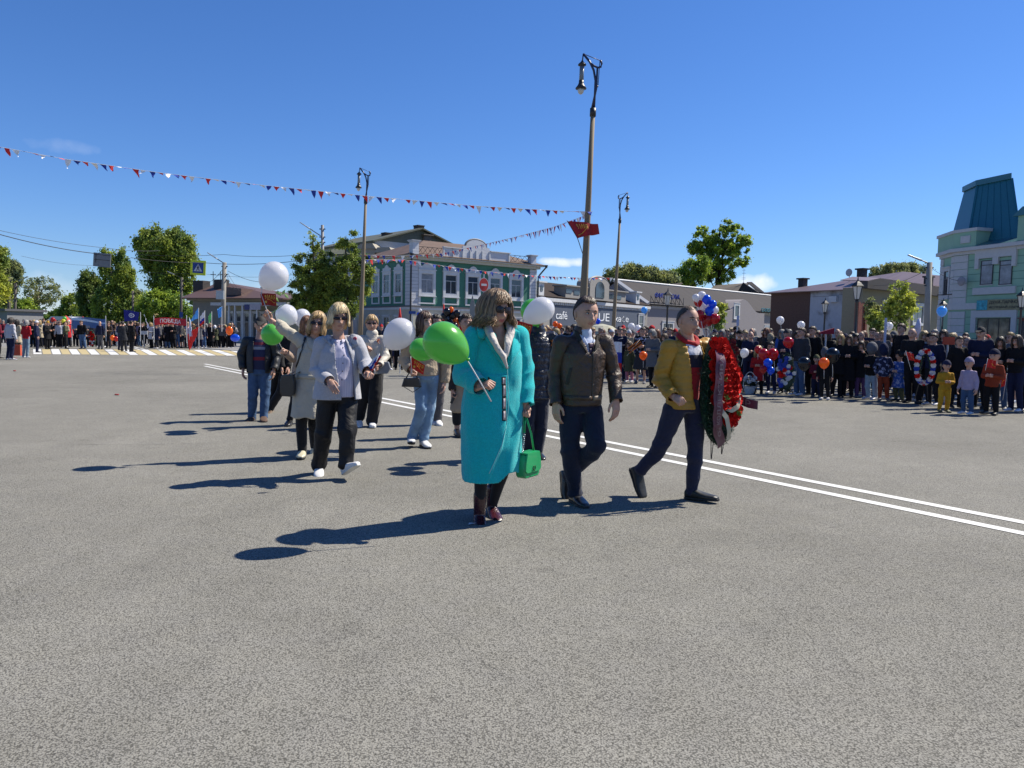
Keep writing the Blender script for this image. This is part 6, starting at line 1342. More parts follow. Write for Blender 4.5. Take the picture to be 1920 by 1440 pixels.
g = G(); g.tube([hp, hp.lerp(Rb @ Vector((.085, 0, .08)), .5) + Vector((.01, 0, 0)), Rb @ Vector((.085, 0, .08))], .009, n=6, flat=.35); g.tube([hp + Vector((-.01, 0, 0)), hp.lerp(Rb @ Vector((-.085, 0, .08)), .45)], .013, n=6, flat=.35); g.build('strap', GB, root, True)
g = G(); p0, p1 = hp.lerp(Rb @ Vector((-.085, 0, .08)), .45), Rb @ Vector((-.085, 0, .08)); nl = 11
for i in range(nl):
 c = p0.lerp(p1, (i + .5) / nl); ax = (p1 - p0).normalized(); sd = ax.cross(Vector((0, 1, 0))).normalized() if i % 2 else ax.cross(Vector((1, .3, 0))).normalized(); h = (p1 - p0).length / nl * .68
 g.tube([c + ax * h * math.cos(a) + sd * .009 * math.sin(a) for a in np.linspace(0, 6.283, 11)], .0022, n=5)
g.build('chain', mat('silver_chain', (.6, .62, .66), .25, metal=1), root, True)
# ---- man in the brown leather jacket
LEA = mat('brown_leather', (.050, .029, .018), .47, var=.18, vs=8, bump=.5, bs=70, bd=.006, spec=.45, coat=.0, fold=.7); CUFFD = mat('rib_knit_dark', (.03, .026, .022), .9, bump=.6, bs=100, bd=.004)
B = Person('person', 'man in a brown leather jacket, shirt and tie walking with empty hands', (1080, 944), 20, dict(
 head=(1099, 588, -.05), shl=(1054, 644, -.05), shr=(1132, 641, .05), ell=(1042, 704, .02), wrl=(1042, 756, -.08), elr=(1150, 698, .06), wrr=(1155, 750, -.06),
 pelvis=(1089, 757, .0), hipl=(1070, 768, -.01), hipr=(1108, 768, .03), knl=(1069, 850, -.06), anl=(1079, 926, .03), knr=(1118, 838, -.16), anr=(1063, 893, .20)))
B.body(24, 5, 1, hs=1.12, w=1.10, jaw=.55, hands=(('relax', (.05, -.15, -1), (.7, .75, 0), False, 1.08), ('relax', (.0, -.25, -1), (-.6, .8, 0), True, 1.08)), neck=.062, legr=.058, leg_low=.036)
g = G(); B.torso(g, [(-.02, .165, .125, .01), (.06, .175, .135), (.3, .185, .14), (.55, .195, .145), (.75, .195, .14, .01), (.9, .165, .115), (.99, .085, .08)], e=2.4, n=30); B.shoulders(g, .062, .0); g.chain([B.nb - B.U * .03 - B.F * .01, B.nb + B.U * .05 + B.F * .005], [.094, .084])
me = remesh(g, .009, 5); B.wrinkle(me, [(B.spine(.05) + B.S * .1, B.U, .11), (B.j['shr'] + B.F * .07 - B.U * .08 - B.S * .03, B.S, .12), (B.spine(.15) - B.S * .1, B.U, .1)], .0085, 11, 46, .003)
me = open_front(me, B, lambda z: np.interp(z, [B.spine(.74).z, B.spine(.78).z, B.spine(1).z], [.0, -.012, -.045]) , lambda z: np.interp(z, [B.spine(.74).z, B.spine(.78).z, B.spine(1).z], [.0, .025, .060]), thick=.008)
me = join_meshes([(me, 0), (B.sleeves([.076, .066, .054], (1.0, 1.0), .009, .011, 11), 0)]); B.add('jacket', me, LEA); bv = B.bvh('jacket')
B.line('zip', bv, [(1112, 660), (1111, 700), (1110, 750)], .0035, BLACKM, .003)
B.patch('jacket_pocket', bv, [(1068, 690), (1074, 689), (1066, 722), (1060, 720)], CUFFD, .003, 2, 5, .003)
B.patch('waistband', bv, [(1054, 741), (1110, 743), (1110, 751), (1055, 750)], LEA, .006, 12, 2, .004); B.patch('waistband', bv, [(1112, 743), (1128, 741), (1127, 750), (1112, 751)], mat('jacket_tab_tan', (.16, .12, .085), .5), .007, 4, 2, .004)
B.patch('collar', bv, [(1078, 618), (1086, 624), (1100, 662), (1084, 640)], CUFFD, .010, 4, 8, .008); B.patch('collar', bv, [(1119, 625), (1125, 622), (1122, 650), (1113, 662)], CUFFD, .010, 4, 8, .008)
g = G(); B.torso(g, [(.2, .14, .09), (.6, .16, .112), (.8, .15, .118), (.92, .10, .10), (1.0, .074, .078)], n=24); g.chain([B.nb - B.U * .03, B.nb + B.U * .035 + B.F * .02], [.074, .066]); me = remesh(g, .008, 4); B.add('shirt', me, cloth('pale_blue_shirt', (.46, .52, .66), fold=.2)); bs = B.bvh('shirt')
B.patch('shirt_collar', bs, [(1086, 624), (1096, 634), (1104, 650), (1094, 646)], MATS['pale_blue_shirt'], .010, 4, 5, .005); B.patch('shirt_collar', bs, [(1112, 634), (1120, 624), (1118, 644), (1110, 649)], MATS['pale_blue_shirt'], .010, 4, 5, .005)
TIE = mat('striped_tie', (.045, .018, .04), .5, var=.5, vs=60)
B.patch('tie', bs, [(1102, 644), (1111, 644), (1110, 652), (1104, 652)], TIE, .014, 3, 3, .008); B.patch('tie', bs, [(1104, 652), (1110, 652), (1113, 690), (1106, 690)], TIE, .012, 3, 6, .004)
g = G(); B.torso(g, [(-.12, .15, .105), (.05, .16, .115), (.16, .155, .11)]); B.leg(g, 'l', [.104, .080, .060], .97); B.leg(g, 'r', [.104, .080, .060], .93); me = remesh(g, .010, 4); B.wrinkle(me, B.limb_folds(['knl', 'knr', 'anl', 'anr', 'hipl', 'hipr']), .014, 21, 34, .004); B.add('trousers', me, NAVYC)
B.shoe(B.j['anl'], (.33, -.95, 0), .29, .050, -2, BLKL, SOLEB, 'shoe', sh=.07); B.shoe(B.j['anr'], (.30, -.95, 0), .29, .050, -68, BLKL, SOLEB, 'shoe', sh=.07)
B.hair(HDK, lambda a: .0, fringe=-.040, vol=1.045, n=900, wave=.003, nape=-.065, side_face=62, thick=.0030, cover_side=.022, topvol=1.0, short=True)
B.finish()
# ---- man in the mustard jacket
MUS = mat('mustard_quilted_nylon', (.38, .205, .025), .48, var=.08, vs=10, bump=.25, bs=60, bd=.006, fold=.5, spec=.4); REDK = cloth('red_jersey', (.33, .012, .016)); WHK = cloth('white_jersey', (.56, .58, .66)); NVK = cloth('navy_jersey', (.012, .012, .030))
C_ = Person('person', 'man in an open mustard jacket and red hooded top carrying a tall wreath', (1302, 938), 34, dict(
 head=(1290, 601, -.04), shl=(1256, 651, -.07), shr=(1322, 648, .09), ell=(1238, 712, -.02), wrl=(1262, 743, -.20), elr=(1338, 710, .14), wrr=(1342, 745, -.04),
 pelvis=(1281, 758, .0), hipl=(1264, 770, -.03), hipr=(1302, 770, .06), knl=(1236, 842, .02), anl=(1198, 885, .12), knr=(1304, 850, .0), anr=(1297, 920, .02)))
C_.body(30, 2, 1, hs=1.06, w=.96, jaw=.8, nose=1.15, hands=(('fist', (.6, -.5, -.35), (.3, .5, -.5), False, 1.0), ('fist', (.3, -.5, -.5), (-.5, -.4, .4), True, 1.0)), neck=.054, legr=.052, leg_low=.034)
g = G(); C_.torso(g, [(-.06, .165, .13, .02), (.1, .168, .13), (.35, .165, .13), (.6, .17, .13), (.78, .17, .125), (.92, .14, .10), (.99, .08, .075)], e=2.3, n=30); C_.shoulders(g, .060); g.chain([C_.nb - C_.U * .02 - C_.F * .03, C_.nb + C_.U * .04 - C_.F * .03], [.085, .08])
me = remesh(g, .0085, 5)
def seamz(c):
 p = c[:, 2] / .052; q = c - np.array(C_.j['ell']); near = (np.linalg.norm(q, axis=1) < .30) & (((c - np.array(C_.spine(.5))) @ np.array(C_.S)) < -.13)
 ax = np.array((C_.j['wrl'] - C_.j['shl']).normalized()); return np.where(near, (c @ ax) / .052, p)
quilt(me, lambda c: c[:, 2] / .052, .0055); C_.wrinkle(me, [(C_.spine(.3) + C_.F * .1, C_.U, .12)], .006, 31, 40, .0025)
me = open_front(me, C_, lambda z: np.interp(z, [C_.spine(-.1).z, C_.spine(.5).z, C_.spine(.8).z, C_.spine(1).z], [-.01, -.06, -.085, -.07]), lambda z: np.interp(z, [C_.spine(-.1).z, C_.spine(.6).z, C_.spine(1).z], [.13, .12, .09]), thick=.014)
me = join_meshes([(me, 0), (C_.sleeves([.074, .068, .056], (1, 1), .0085, .014, 31, seamz), 0)]); C_.add('jacket', me, MUS)
g = G(); C_.torso(g, [(-.02, .135, .098), (.3, .14, .105), (.6, .148, .108), (.82, .145, .108), (.93, .11, .095), (.98, .075, .075)], n=26); me = remesh(g, .009, 4); C_.wrinkle(me, [(C_.spine(.5) + C_.F * .1, C_.U * .6 + C_.S, .16)], .006, 41, 30)
me.materials.clear()
zz = [C_.spine(.60).z, C_.spine(.79).z]
pm = np.empty(len(me.polygons) * 3, np.float32); me.polygons.foreach_get('center', pm); pz = pm.reshape(-1, 3)[:, 2]; me.polygons.foreach_set('material_index', np.where(pz > zz[1], 1, np.where(pz > zz[0], 2, 0)).astype(np.int32))
C_.add('sweatshirt', me, [REDK, WHK, NVK]); bs = C_.bvh('sweatshirt')
def surf_text(P, name, bv, s_, x0, x1, y0, y1, m, dyx=0, off=.004):
 t = text_mesh(s_, 1, 0, .012); c = co_of(t); lo, hi = c.min(0), c.max(0); out = []
 for x, y, z in c: u = (x - lo[0]) / (hi[0] - lo[0]); out.append(tuple(P.hit(bv, x0 + (x1 - x0) * u, y1 + (y0 - y1) * (y - lo[1]) / (hi[1] - lo[1]) + dyx * u, off)[0]))
 set_co(t, np.array(out)); P.add(name, t, m)
surf_text(C_, 'chest_lettering', bs, 'FILA', 1278, 1293, 648, 653, NVK)
g = G(); n_ = C_.nb + C_.U * .028; ring = []
for a in np.linspace(0, 2 * math.pi, 17): ring.append(n_ + C_.S * .090 * math.cos(a) - C_.F * .075 * math.sin(a) + C_.U * (.035 * math.sin(a) - .0 + .0) + C_.U * (-.02 if math.sin(a) < -.3 else 0) * abs(math.sin(a)))
g.chain(ring, [.024] * 17, n=10); me = remesh(g, .007, 3); C_.wrinkle(me, [(n_ + C_.F * .08, C_.S, .12)], .006, 51, 50); C_.add('hood', me, REDK)
g = G(); C_.torso(g, [(-.12, .14, .10), (.02, .148, .108), (.1, .145, .105)]); C_.leg(g, 'l', [.098, .070, .052], .95); C_.leg(g, 'r', [.098, .070, .056], .98); me = remesh(g, .010, 4); C_.wrinkle(me, C_.limb_folds(['knl', 'knr', 'anl', 'anr', 'hipl', 'hipr']), .014, 61, 36, .004); C_.add('trousers', me, cloth('dark_indigo_denim', (.020, .022, .048)))
SPORT = mat('black_sport_shoe', (.012, .013, .014), .5, var=.3, vs=40); C_.shoe(C_.j['anr'], (.80, -.60, 0), .30, .052, 4, SPORT, SOLEB, 'shoe', sh=.075); C_.shoe(C_.j['anl'], (.65, -.75, 0), .30, .052, -62, SPORT, SOLEB, 'shoe', sh=.075)
C_.hair(mat('cropped_brown_hair', (.085, .058, .042), .7, var=.3, vs=90), lambda a: .0, fringe=-.035, vol=1.03, n=0, nape=-.06, side_face=55, cover_side=.02)
C_.finish()
# ---- the wreath
W0 = C_.base + C_.P(1343, 733, -.02); root = empty('wreath', W0, 'tall leaf-shaped wreath of red flowers with a maroon ribbon carried by the man in mustard', 'wreath')
wyaw = rad(27); Wu = Vector((math.cos(wyaw), math.sin(wyaw), 0)); Wn = Vector((math.sin(wyaw), -math.cos(wyaw), 0)); Wz = (Vector((0, 0, 1)) + Wu * -.09).normalized()
TIN = mat('green_tinsel', (.010, .065, .03), .35, var=.5, vs=40, spec=.6); TIND = mat('dark_fir_green', (.012, .035, .018), .6, var=.5, vs=40)
def wprof(t):   # half width of the leaf outline at height t in 0..1
 return .215 * math.sin(math.pi * min(1, max(0, t)) ** .80) ** .75
Hh = .93
def wp(u, z, d=0): return Wu * u + Wz * z + Wn * d
g = G(); out = []
for k in range(33):
 t = k / 32; out.append((wprof(t), (t - .5) * Hh))
poly = [(-u * .68, z) for u, z in out] + [(u, z) for u, z in reversed(out)]
n = len(poly); g.add([wp(u, z, .0) for u, z in poly] + [wp(u, z, -.05) for u, z in poly], [tuple(range(n)), tuple(range(2 * n - 1, n - 1, -1))] + [(i, i + n, (i + 1) % n + n, (i + 1) % n) for i in range(n)]); g.build('wreath_backing', TIND, root)
rng = np.random.default_rng(9); v = []
def needles(P0, n, sp, L, rng):
 d = rng.normal(size=(n, 3)); d /= np.linalg.norm(d, axis=1)[:, None]; c = np.array(P0) + rng.normal(0, sp, (n, 3)); e = rng.normal(size=(n, 3)); e = np.cross(d, e); e /= np.linalg.norm(e, axis=1)[:, None]
 return np.stack([c - d * L, c + e * L * .12, c + d * L, c - e * L * .12], 1)
vv = []
for u, z in poly: vv.append(needles(wp(u * .97, z, .01), 60, .014, .017, rng))
vv = np.concatenate(vv).reshape(-1, 3); link('tinsel_border', mesh_np('t', vv, np.arange(len(vv)).reshape(-1, 4)), TIN, root)
vv = []
for i in range(260):
 t = rng.uniform(.02, .98); u = wprof(t) * rng.uniform(-.95, .95); vv.append(needles(wp(u, (t - .5) * Hh, .015), 12, .015, .022, rng))
vv = np.concatenate(vv).reshape(-1, 3); link('fir_sprigs', mesh_np('t', vv, np.arange(len(vv)).reshape(-1, 4)), TIND, root)
RFL = mat('red_silk_petals', (.55, .012, .008), .85, var=.35, vs=40, spec=.15); CRF = mat('cream_satin', (.42, .38, .27), .5, var=.1)
def bloom(c, nrm, r, m, root, name='flower', seed=0):
 rng = random.Random(seed); g = G(); nrm = Vector(nrm).normalized(); a = nrm.orthogonal().normalized(); b = nrm.cross(a)
 for ringi, (rr, tilt, cnt) in enumerate([(1.0, .25, 7), (.78, .65, 7), (.52, 1.0, 6), (.28, 1.35, 4)]):
  for k in range(cnt):
   th = 6.283 * (k + .5 * ringi + rng.uniform(-.2, .2)) / cnt; d = a * math.cos(th) + b * math.sin(th); s_ = nrm.cross(d)
   p0 = c + nrm * .1 * r; p1 = c + (d * math.cos(tilt) + nrm * math.sin(tilt)) * r * rr * .7; p2 = c + (d * math.cos(tilt * .8) + nrm * (math.sin(tilt) * .9 + rng.uniform(-.15, .15))) * r * rr
   w = r * .42 * rr ** .5; g.add([p0 - s_ * w * .3, p0 + s_ * w * .3, p1 + s_ * w + nrm * rng.uniform(-.1, .1) * r, p1 - s_ * w, p2 + s_ * w * .75, p2 - s_ * w * .75 + nrm * rng.uniform(-.1, .1) * r, p1 + nrm * -.12 * r], [(0, 1, 2, 6), (0, 6, 3), (6, 2, 4, 5), (3, 6, 5)])
 return g.build(name, m, root, True, fix=False)
k = 0
for row in range(15):
 t = .22 + row * .052
 for col in range(6):
  u = -.085 + col * .053 + (row % 2) * .03
  if u > wprof(t) * .98 or (.22 < t < .33 and u < .08) : continue
  if t < .33 and u < .01: continue
  k += 1; bloom(wp(u + rng.uniform(-.01, .01), (t - .5) * Hh, .055 + .03 * math.cos(u * 6)), Wn + Wu * (u * 2.0) + Wz * .15, .052, RFL, root, seed=k)
for u, t in ((-.05, .62), (-.04, .45), (.10, .30)): vv = needles(wp(u + .05, (t - .5) * Hh, .10), 60, .014, .020, rng).reshape(-1, 3); link('green_sprig', mesh_np('t', vv, np.arange(len(vv)).reshape(-1, 4)), mat('fresh_sprig', (.06, .22, .03), .5), root)
def ribbon(pts, w, m, name, root, wd=None, wave=0):
 P = []; n = 8
 for i in range(len(pts) - 1):
  for q in range(n): P.append(Vector(pts[i]).lerp(Vector(pts[i + 1]), q / n))
 P.append(Vector(pts[-1])); P = [P[0]] + [(P[i - 1] + P[i] * 2 + P[i + 1]) / 4 for i in range(1, len(P) - 1)] + [P[-1]]; g = G(); vs = []
 for i, p in enumerate(P):
  t = (P[min(i + 1, len(P) - 1)] - P[max(0, i - 1)]).normalized(); s_ = (wd if wd else t.cross(Wn)).normalized();
  vs += [p - s_ * w / 2 + Wn * wave * math.sin(i * .9), p + Wn * wave * math.cos(i * .6), p + s_ * w / 2 - Wn * wave * math.sin(i * .8)]
 g.add(vs, [(3 * i + c, 3 * i + c + 1, 3 * i + c + 4, 3 * i + c + 3) for i in range(len(P) - 1) for c in (0, 1)]); o = g.build(name, m, root, True, fix=False); return o, P
MRB = mat('maroon_satin', (.075, .006, .030), .42, var=.1, spec=.6); rbp = [wp(-.02, .45, .05), wp(-.06, .27, .14), wp(-.105, .02, .15), wp(-.115, -.18, .14), wp(-.10, -.32, .11), wp(-.01, -.47, .06)]
o, P_ = ribbon(rbp, .10, MRB, 'maroon_ribbon', root, None, .006)
def ribbon_text(s_, P, w, a, b, m, root, flip=1, lift=.012, hh=.55):
 me = text_mesh(s_, 1, 0, .01); c = co_of(me); lo, hi = c.min(0), c.max(0); out = []
 for x, y, z in c:
  t = a + (b - a) * (x - lo[0]) / (hi[0] - lo[0]); q = t * (len(P) - 1); i = max(0, min(len(P) - 2, int(q))); p = P[i].lerp(P[i + 1], q - i); tt = (P[i + 1] - P[i]).normalized(); s2 = tt.cross(Wn).normalized()
  out.append(tuple(p + s2 * flip * w * hh * ((y - lo[1]) / (hi[1] - lo[1]) - .5) + Wn * lift))
 set_co(me, np.array(out)); return link('ribbon_lettering', me, m, root)
ribbon_text('ОТ КОЛЛЕКТИВА', P_, .07, .88, .16, mat('silver_letters', (.19, .13, .14), .5), root, 1)
ribbon([wp(.0, -.13, .09), wp(.07, -.16, .11), wp(.14, -.13, .11), wp(.20, -.02, .07)], .045, CRF, 'cream_ribbon', root); ribbon([wp(-.04, -.16, .10), wp(.0, -.22, .12), wp(.03, -.33, .11), wp(.08, -.43, .05)], .045, CRF, 'cream_ribbon', root)
t0 = C_.base + C_.P(1383, 748, .12) - W0; t1 = C_.base + C_.P(1421, 760, .0) - W0; wd = Vector((.05, 0, 1)); o, P2 = ribbon([t0 - Vector((.12, 0, -.03)), t0, t0.lerp(t1, .5) + Vector((0, 0, -.012)), t1], .075, MRB, 'ribbon_tail', root, wd, .004)
me = text_mesh('ПР', 1, 0, .01); c = co_of(me); lo, hi = c.min(0), c.max(0); set_co(me, np.array([tuple(P2[8].lerp(P2[18], (x - lo[0]) / (hi[0] - lo[0])) + Vector((0, -.010, .05 * ((y - lo[1]) / (hi[1] - lo[1]) - .5)))) for x, y, z in c])); link('ribbon_lettering', me, MATS['silver_letters'], root)
for u, l in ((-.05, -.16), (.07, -.12)):
 g = G(); g.tube([wp(u, -.42, -.03), wp(u + .01, -.46 + l * .9, -.05)], .004, n=5); g.tube([wp(u + .03, -.42, -.03), wp(u + .015, -.46 + l * .9, -.05)], .004, n=5); g.build('stand_leg', BLACKM, root)
# ---- blonde woman in the grey coat
GREYC_ = mat('pale_grey_wool_coat', (.40, .40, .43), .95, var=.10, vs=60, bump=.7, bs=200, bd=.007, spec=.12, sheen=.3, fold=.3)
E = Person('person', 'blonde woman in sunglasses, open pale grey coat and striped shirt holding a tricolour flag', (630, 893), 20, dict(
 head=(634, 597, -.04), shl=(605, 645, -.04), shr=(665, 642, .05), ell=(594, 693, -.02), wrl=(617, 714, -.22), elr=(685, 683, .02), wrr=(690, 698, -.18),
 pelvis=(632, 738, .0), hipl=(614, 745, -.02), hipr=(650, 745, .03), knl=(607, 812, .0), anl=(598, 874, .14), knr=(652, 812, -.12), anr=(648, 873, -.12)))
E.body(25, 2, 1, hs=1.05, female=True, w=1.04, jaw=.7, hands=(('relax', (.45, -.45, -.55), (.3, .4, -.6), False, .9), ('fist', (.35, -.7, -.1), (-.2, -.2, -.8), True, 1.0)), neck=.052, legr=.065, leg_low=.034)
g = G(); E.torso(g, [(-.16, .235, .175, .0), (.0, .230, .175), (.3, .205, .165), (.55, .195, .155), (.75, .185, .15), (.9, .155, .115), (.99, .09, .08)], e=2.3, n=30); E.shoulders(g, .060)
me = remesh(g, .009, 5); E.wrinkle(me, [(E.spine(.4) - E.S * .12 + E.F * .1, E.U, .14), (E.spine(.1) - E.S * .1 + E.F * .1, E.U + E.S, .12)], .008, 3, 30, .004)
me = open_front(me, E, lambda z: np.interp(z, [E.spine(-.2).z, E.spine(.5).z, E.spine(1).z], [.02, -.035, -.05]), lambda z: np.interp(z, [E.spine(-.2).z, E.spine(.5).z, E.spine(1).z], [.155, .135, .06]), bottom=E.P(600, 747).z, thick=.014)
me = join_meshes([(me, 0), (E.sleeves([.077, .074, .062], (.96, .96), .009, .012, 3), 0)]); E.add('coat', me, GREYC_); bv = E.bvh('coat')
E.patch('collar', bv, [(600, 618), (612, 616), (623, 650), (606, 636)], GREYC_, .016, 5, 7, .014); E.patch('collar', bv, [(655, 620), (666, 624), (672, 646), (661, 652)], GREYC_, .016, 5, 7, .014)
g = G(); n_ = E.nb - E.F * .03; g.chain([n_ - E.S * .10 + E.F * .05, n_ - E.S * .09 - E.F * .07 - E.U * .01, n_ - E.F * .12 - E.U * .03, n_ + E.S * .09 - E.F * .07 - E.U * .01, n_ + E.S * .10 + E.F * .05], [.035, .045, .055, .045, .035]); E.add('hood', remesh(g, .009, 4), GREYC_)
SHIRT = bpy.data.materials.new('striped_cotton'); SHIRT.use_nodes = True; t_ = SHIRT.node_tree; p_ = t_.nodes['Principled BSDF']; tc_ = t_.nodes.new('ShaderNodeTexCoord'); wv = t_.nodes.new('ShaderNodeTexWave'); wv.inputs['Scale'].default_value = 22; wv.inputs['Distortion'].default_value = .5; wv.bands_direction = 'X'
cr_ = t_.nodes.new('ShaderNodeMixRGB'); cr_.inputs[1].default_value = (.60, .57, .66, 1); cr_.inputs[2].default_value = (.42, .40, .54, 1); t_.links.new(tc_.outputs['Object'], wv.inputs[0]); t_.links.new(wv.outputs[0], cr_.inputs[0]); t_.links.new(cr_.outputs[0], p_.inputs[0]); p_.inputs['Roughness'].default_value = .8; MATS['striped_cotton'] = SHIRT
g = G(); E.torso(g, [(-.05, .165, .135, .01), (.15, .17, .14, .01), (.4, .165, .135, .01), (.65, .16, .135, .01), (.82, .14, .115), (.93, .09, .085), (.98, .062, .066)], n=28); me = remesh(g, .008, 4); E.wrinkle(me, [(E.spine(.35) + E.F * .12, E.U + E.S * .5, .14), (E.spine(.75) + E.F * .12, E.U + E.S, .12)], .007, 5, 40); E.add('shirt', me, SHIRT); bs = E.bvh('shirt')
E.patch('shirt_collar', bs, [(616, 620), (624, 628), (634, 644), (622, 640)], SHIRT, .012, 4, 5, .005); E.patch('shirt_collar', bs, [(640, 630), (648, 624), (649, 640), (640, 645)], SHIRT, .012, 4, 5, .005)
for i, (x, y) in enumerate([(639, 640), (643, 652), (645, 666), (643, 681), (642, 696), (641, 712)]):
 p, n = E.hit(bs, x, y, .002); g = G(); g.ball(p, .0055, 0, 8, 6); E.solid('button', g, BLKC)
g = G(); pb, nb_ = E.hit(bv, 666, 636, .010)
for i in range(9): a = i * .7; g.ball(pb + Vector((.012 * math.cos(a), -.004, .012 * math.sin(a))), .008, 0, 6, 5)
for sx in (-1, 1): g.tube([pb, pb + Vector((sx * .012, -.004, -.05))], .008, n=6, flat=.3)
E.solid('ribbon_rosette', g, mat('crimson_rosette', (.38, .015, .06), .5)); p, n = E.hit(bs, 657, 658, .006); g = G(); [g.ball(p + Vector((random.uniform(-.02, .02), 0, random.uniform(-.03, .02))), .009, 0, 6, 5) for _ in range(10)]; E.solid('medals', g, mat('bronze_medals', (.30, .16, .10), .4, metal=.5))
g = G(); E.torso(g, [(-.14, .165, .13), (.0, .17, .135), (.1, .16, .13)]); E.leg(g, 'l', [.104, .084, .070], .98); E.leg(g, 'r', [.104, .084, .070], .94); me = remesh(g, .010, 4); E.wrinkle(me, E.limb_folds(['knl', 'knr', 'anl', 'anr', 'hipl', 'hipr']), .014, 7, 30, .005); E.add('trousers', me, mat('black_satin_trousers', (.010, .010, .012), .62, fold=.5, bump=.1, spec=.3))
E.shoe(E.j['anl'], (.25, -1, 0), .26, .046, -10, SNEAK, SOLEW, 'shoe', sh=.075); E.shoe(E.j['anr'], (.75, -.75, 0), .27, .048, 28, SNEAK, SOLEW, 'shoe', sh=.075)
E.hair(HBL, lambda a: .050 if a > 80 else .04, fringe=-.008, vol=1.13, n=1500, wave=.005, nape=-.085, side_face=46, thick=.0032, flare=.10, cover_side=-.045, topvol=1.02, part=.5)
E.shades(.029, .014); E.finish()
def hand_flag(label, grip, tip, quadpts, m, Y, txt=None, stripes=None, gp='small flags carried in the parade'):
 b = at(*grip, Y); root = empty('hand_flag', b, label, 'flag', gp); t = at(*tip, Y) - b; G().tube([-t * .12, t], .0045, n=6).build('stick', WHITE, root, True); Q = [at(x, y, Y + (d if len(q) > 2 else 0)) - b for q in quadpts for x, y, d in [(*q, 0) if len(q) == 2 else q]]
 if stripes:
  n = len(stripes)
  for i, sm in enumerate(stripes): a0, a1 = i / n, (i + 1) / n; wavy(Q[0].lerp(Q[1], a0), Q[0].lerp(Q[1], a1), Q[2].lerp(Q[3], a0), Q[2].lerp(Q[3], a1), .012, nv=3, nu=14).build('stripe', sm, root, True, fix=False)
 else:
  wavy(*Q, .012, nu=14).build('cloth', m, root, True, fix=False)
  if txt: wtext(txt, Q, .012, GOLD, root, .25, .92, .12, .48, lift=.006); st_ = [wsurf(*Q, .012, .3 + (.11 if k % 2 == 0 else .05) * math.sin(k * math.pi / 5), .72 - (.16 if k % 2 == 0 else .07) * math.cos(k * math.pi / 5), lift=.007) for k in range(10)]; G().add(st_, [tuple(range(10))]).build('star', GOLD, root)
  g = G(); g.tube([wsurf(*Q, .012, u, .62 + .12 * math.sin(u * 9), lift=.007) for u in np.linspace(.45, .92, 9)], .006, n=4, flat=.4); g.build('gold_ribbon', GOLD, root)
 return root
hand_flag('small white, blue and red flag in the hand of the blonde woman in grey', (693, 702), (712, 663), [(709, 664), (716, 669), (690, 684), (698, 696)], None, 7.02, stripes=[WF, BLUEF, REDF])
# ---- woman in the trench coat, arm raised
TRENCH = mat('beige_trench_cotton', (.42, .385, .31), .8, var=.06, vs=12, bump=.2, bs=200, bd=.003, fold=.7)
F_ = Person('person', 'woman in sunglasses and beige trench coat raising one arm high', (566, 857), 12, dict(
 head=(594, 608, -.02), shl=(566, 641, -.02), shr=(612, 641, .04), ell=(531, 616, -.06), wrl=(507, 599, -.12), elr=(626, 680, .08), wrr=(620, 712, -.05),
 pelvis=(582, 725, .0), hipl=(570, 730, .0), hipr=(594, 730, .03), knl=(565, 795, -.04), anl=(567, 846, -.02), knr=(588, 795, .10), anr=(590, 836, .28)))
F_.body(12, -4, 6, hs=1.03, female=True, w=1.06, jaw=.7, hands=(('fist', (-.6, -.1, .75), (.3, -.9, .3), False, 1.0), None), neck=.048, legr=.060, leg_low=.034)
g = G(); F_.torso(g, [(-.62, .225, .18), (-.35, .205, .165), (-.05, .185, .15), (.18, .165, .14), (.4, .165, .135), (.7, .17, .135), (.88, .14, .11), (.98, .08, .075)], e=2.2, n=30); F_.shoulders(g, .058); sl_ = F_.sleeves([.070, .060, .052], (.34, 1), .009, .011, 5)
me = remesh(g, .009, 4); c = co_of(me).astype(float); n = no_of(me).astype(float); u = (c - np.array(F_.spine(.5))) @ np.array(F_.S); c += n * (.010 * np.sin(u * 38 + 1) * np.clip((F_.spine(.15).z - c[:, 2]) * 3, 0, 1))[:, None]; set_co(me, c)
F_.wrinkle(me, F_.limb_folds(['ell']) + [(F_.j['shl'] + F_.S * .07 - F_.U * .06, F_.S - F_.U * .3, .13)], .010, 5, 44, .002)
hz_ = F_.P(570, 803).z; del_faces(me, lambda c, n: c[:, 2] < hz_ + .02 * np.sin(((c - np.array(F_.spine(.5))) @ np.array(F_.S)) * 14)); me = evaluate(me, [('SOLIDIFY', dict(thickness=.012, offset=-1))]); me = join_meshes([(me, 0), (sl_, 0)]); F_.add('trench_coat', me, TRENCH); bv = F_.bvh('trench_coat')
F_.patch('belt', bv, [(551, 702), (608, 703), (608, 711), (551, 710)], TRENCH, .010, 16, 2, .010); F_.patch('lapel', bv, [(574, 634), (584, 632), (594, 662), (580, 654)], TRENCH, .012, 4, 6, .008); F_.patch('lapel', bv, [(600, 632), (610, 634), (606, 654), (596, 662)], TRENCH, .012, 4, 6, .008)
F_.line('bag_strap', bv, [(573, 628), (568, 650), (560, 678), (552, 700)], .012, BLKL, .006, 8, .3)
g = G(); g.chain([F_.P(530, 611, -.06), F_.P(523, 607, -.08)], [.052, .049]); F_.solid('sleeve_cuff', g, TRENCH); g = G(); F_.leg(g, 'l', [.085, .065, .052]); F_.leg(g, 'r', [.085, .065, .052]); F_.add('trousers', remesh(g, .01, 4), BLKC)
CREAMS = mat('cream_leather_shoe', (.50, .46, .33), .4); F_.shoe(F_.j['anl'], (.15, -1, 0), .25, .045, 4, CREAMS, SOLEB, 'shoe'); F_.shoe(F_.j['anr'], (.15, -1, 0), .25, .045, -45, CREAMS, SOLEB, 'shoe')
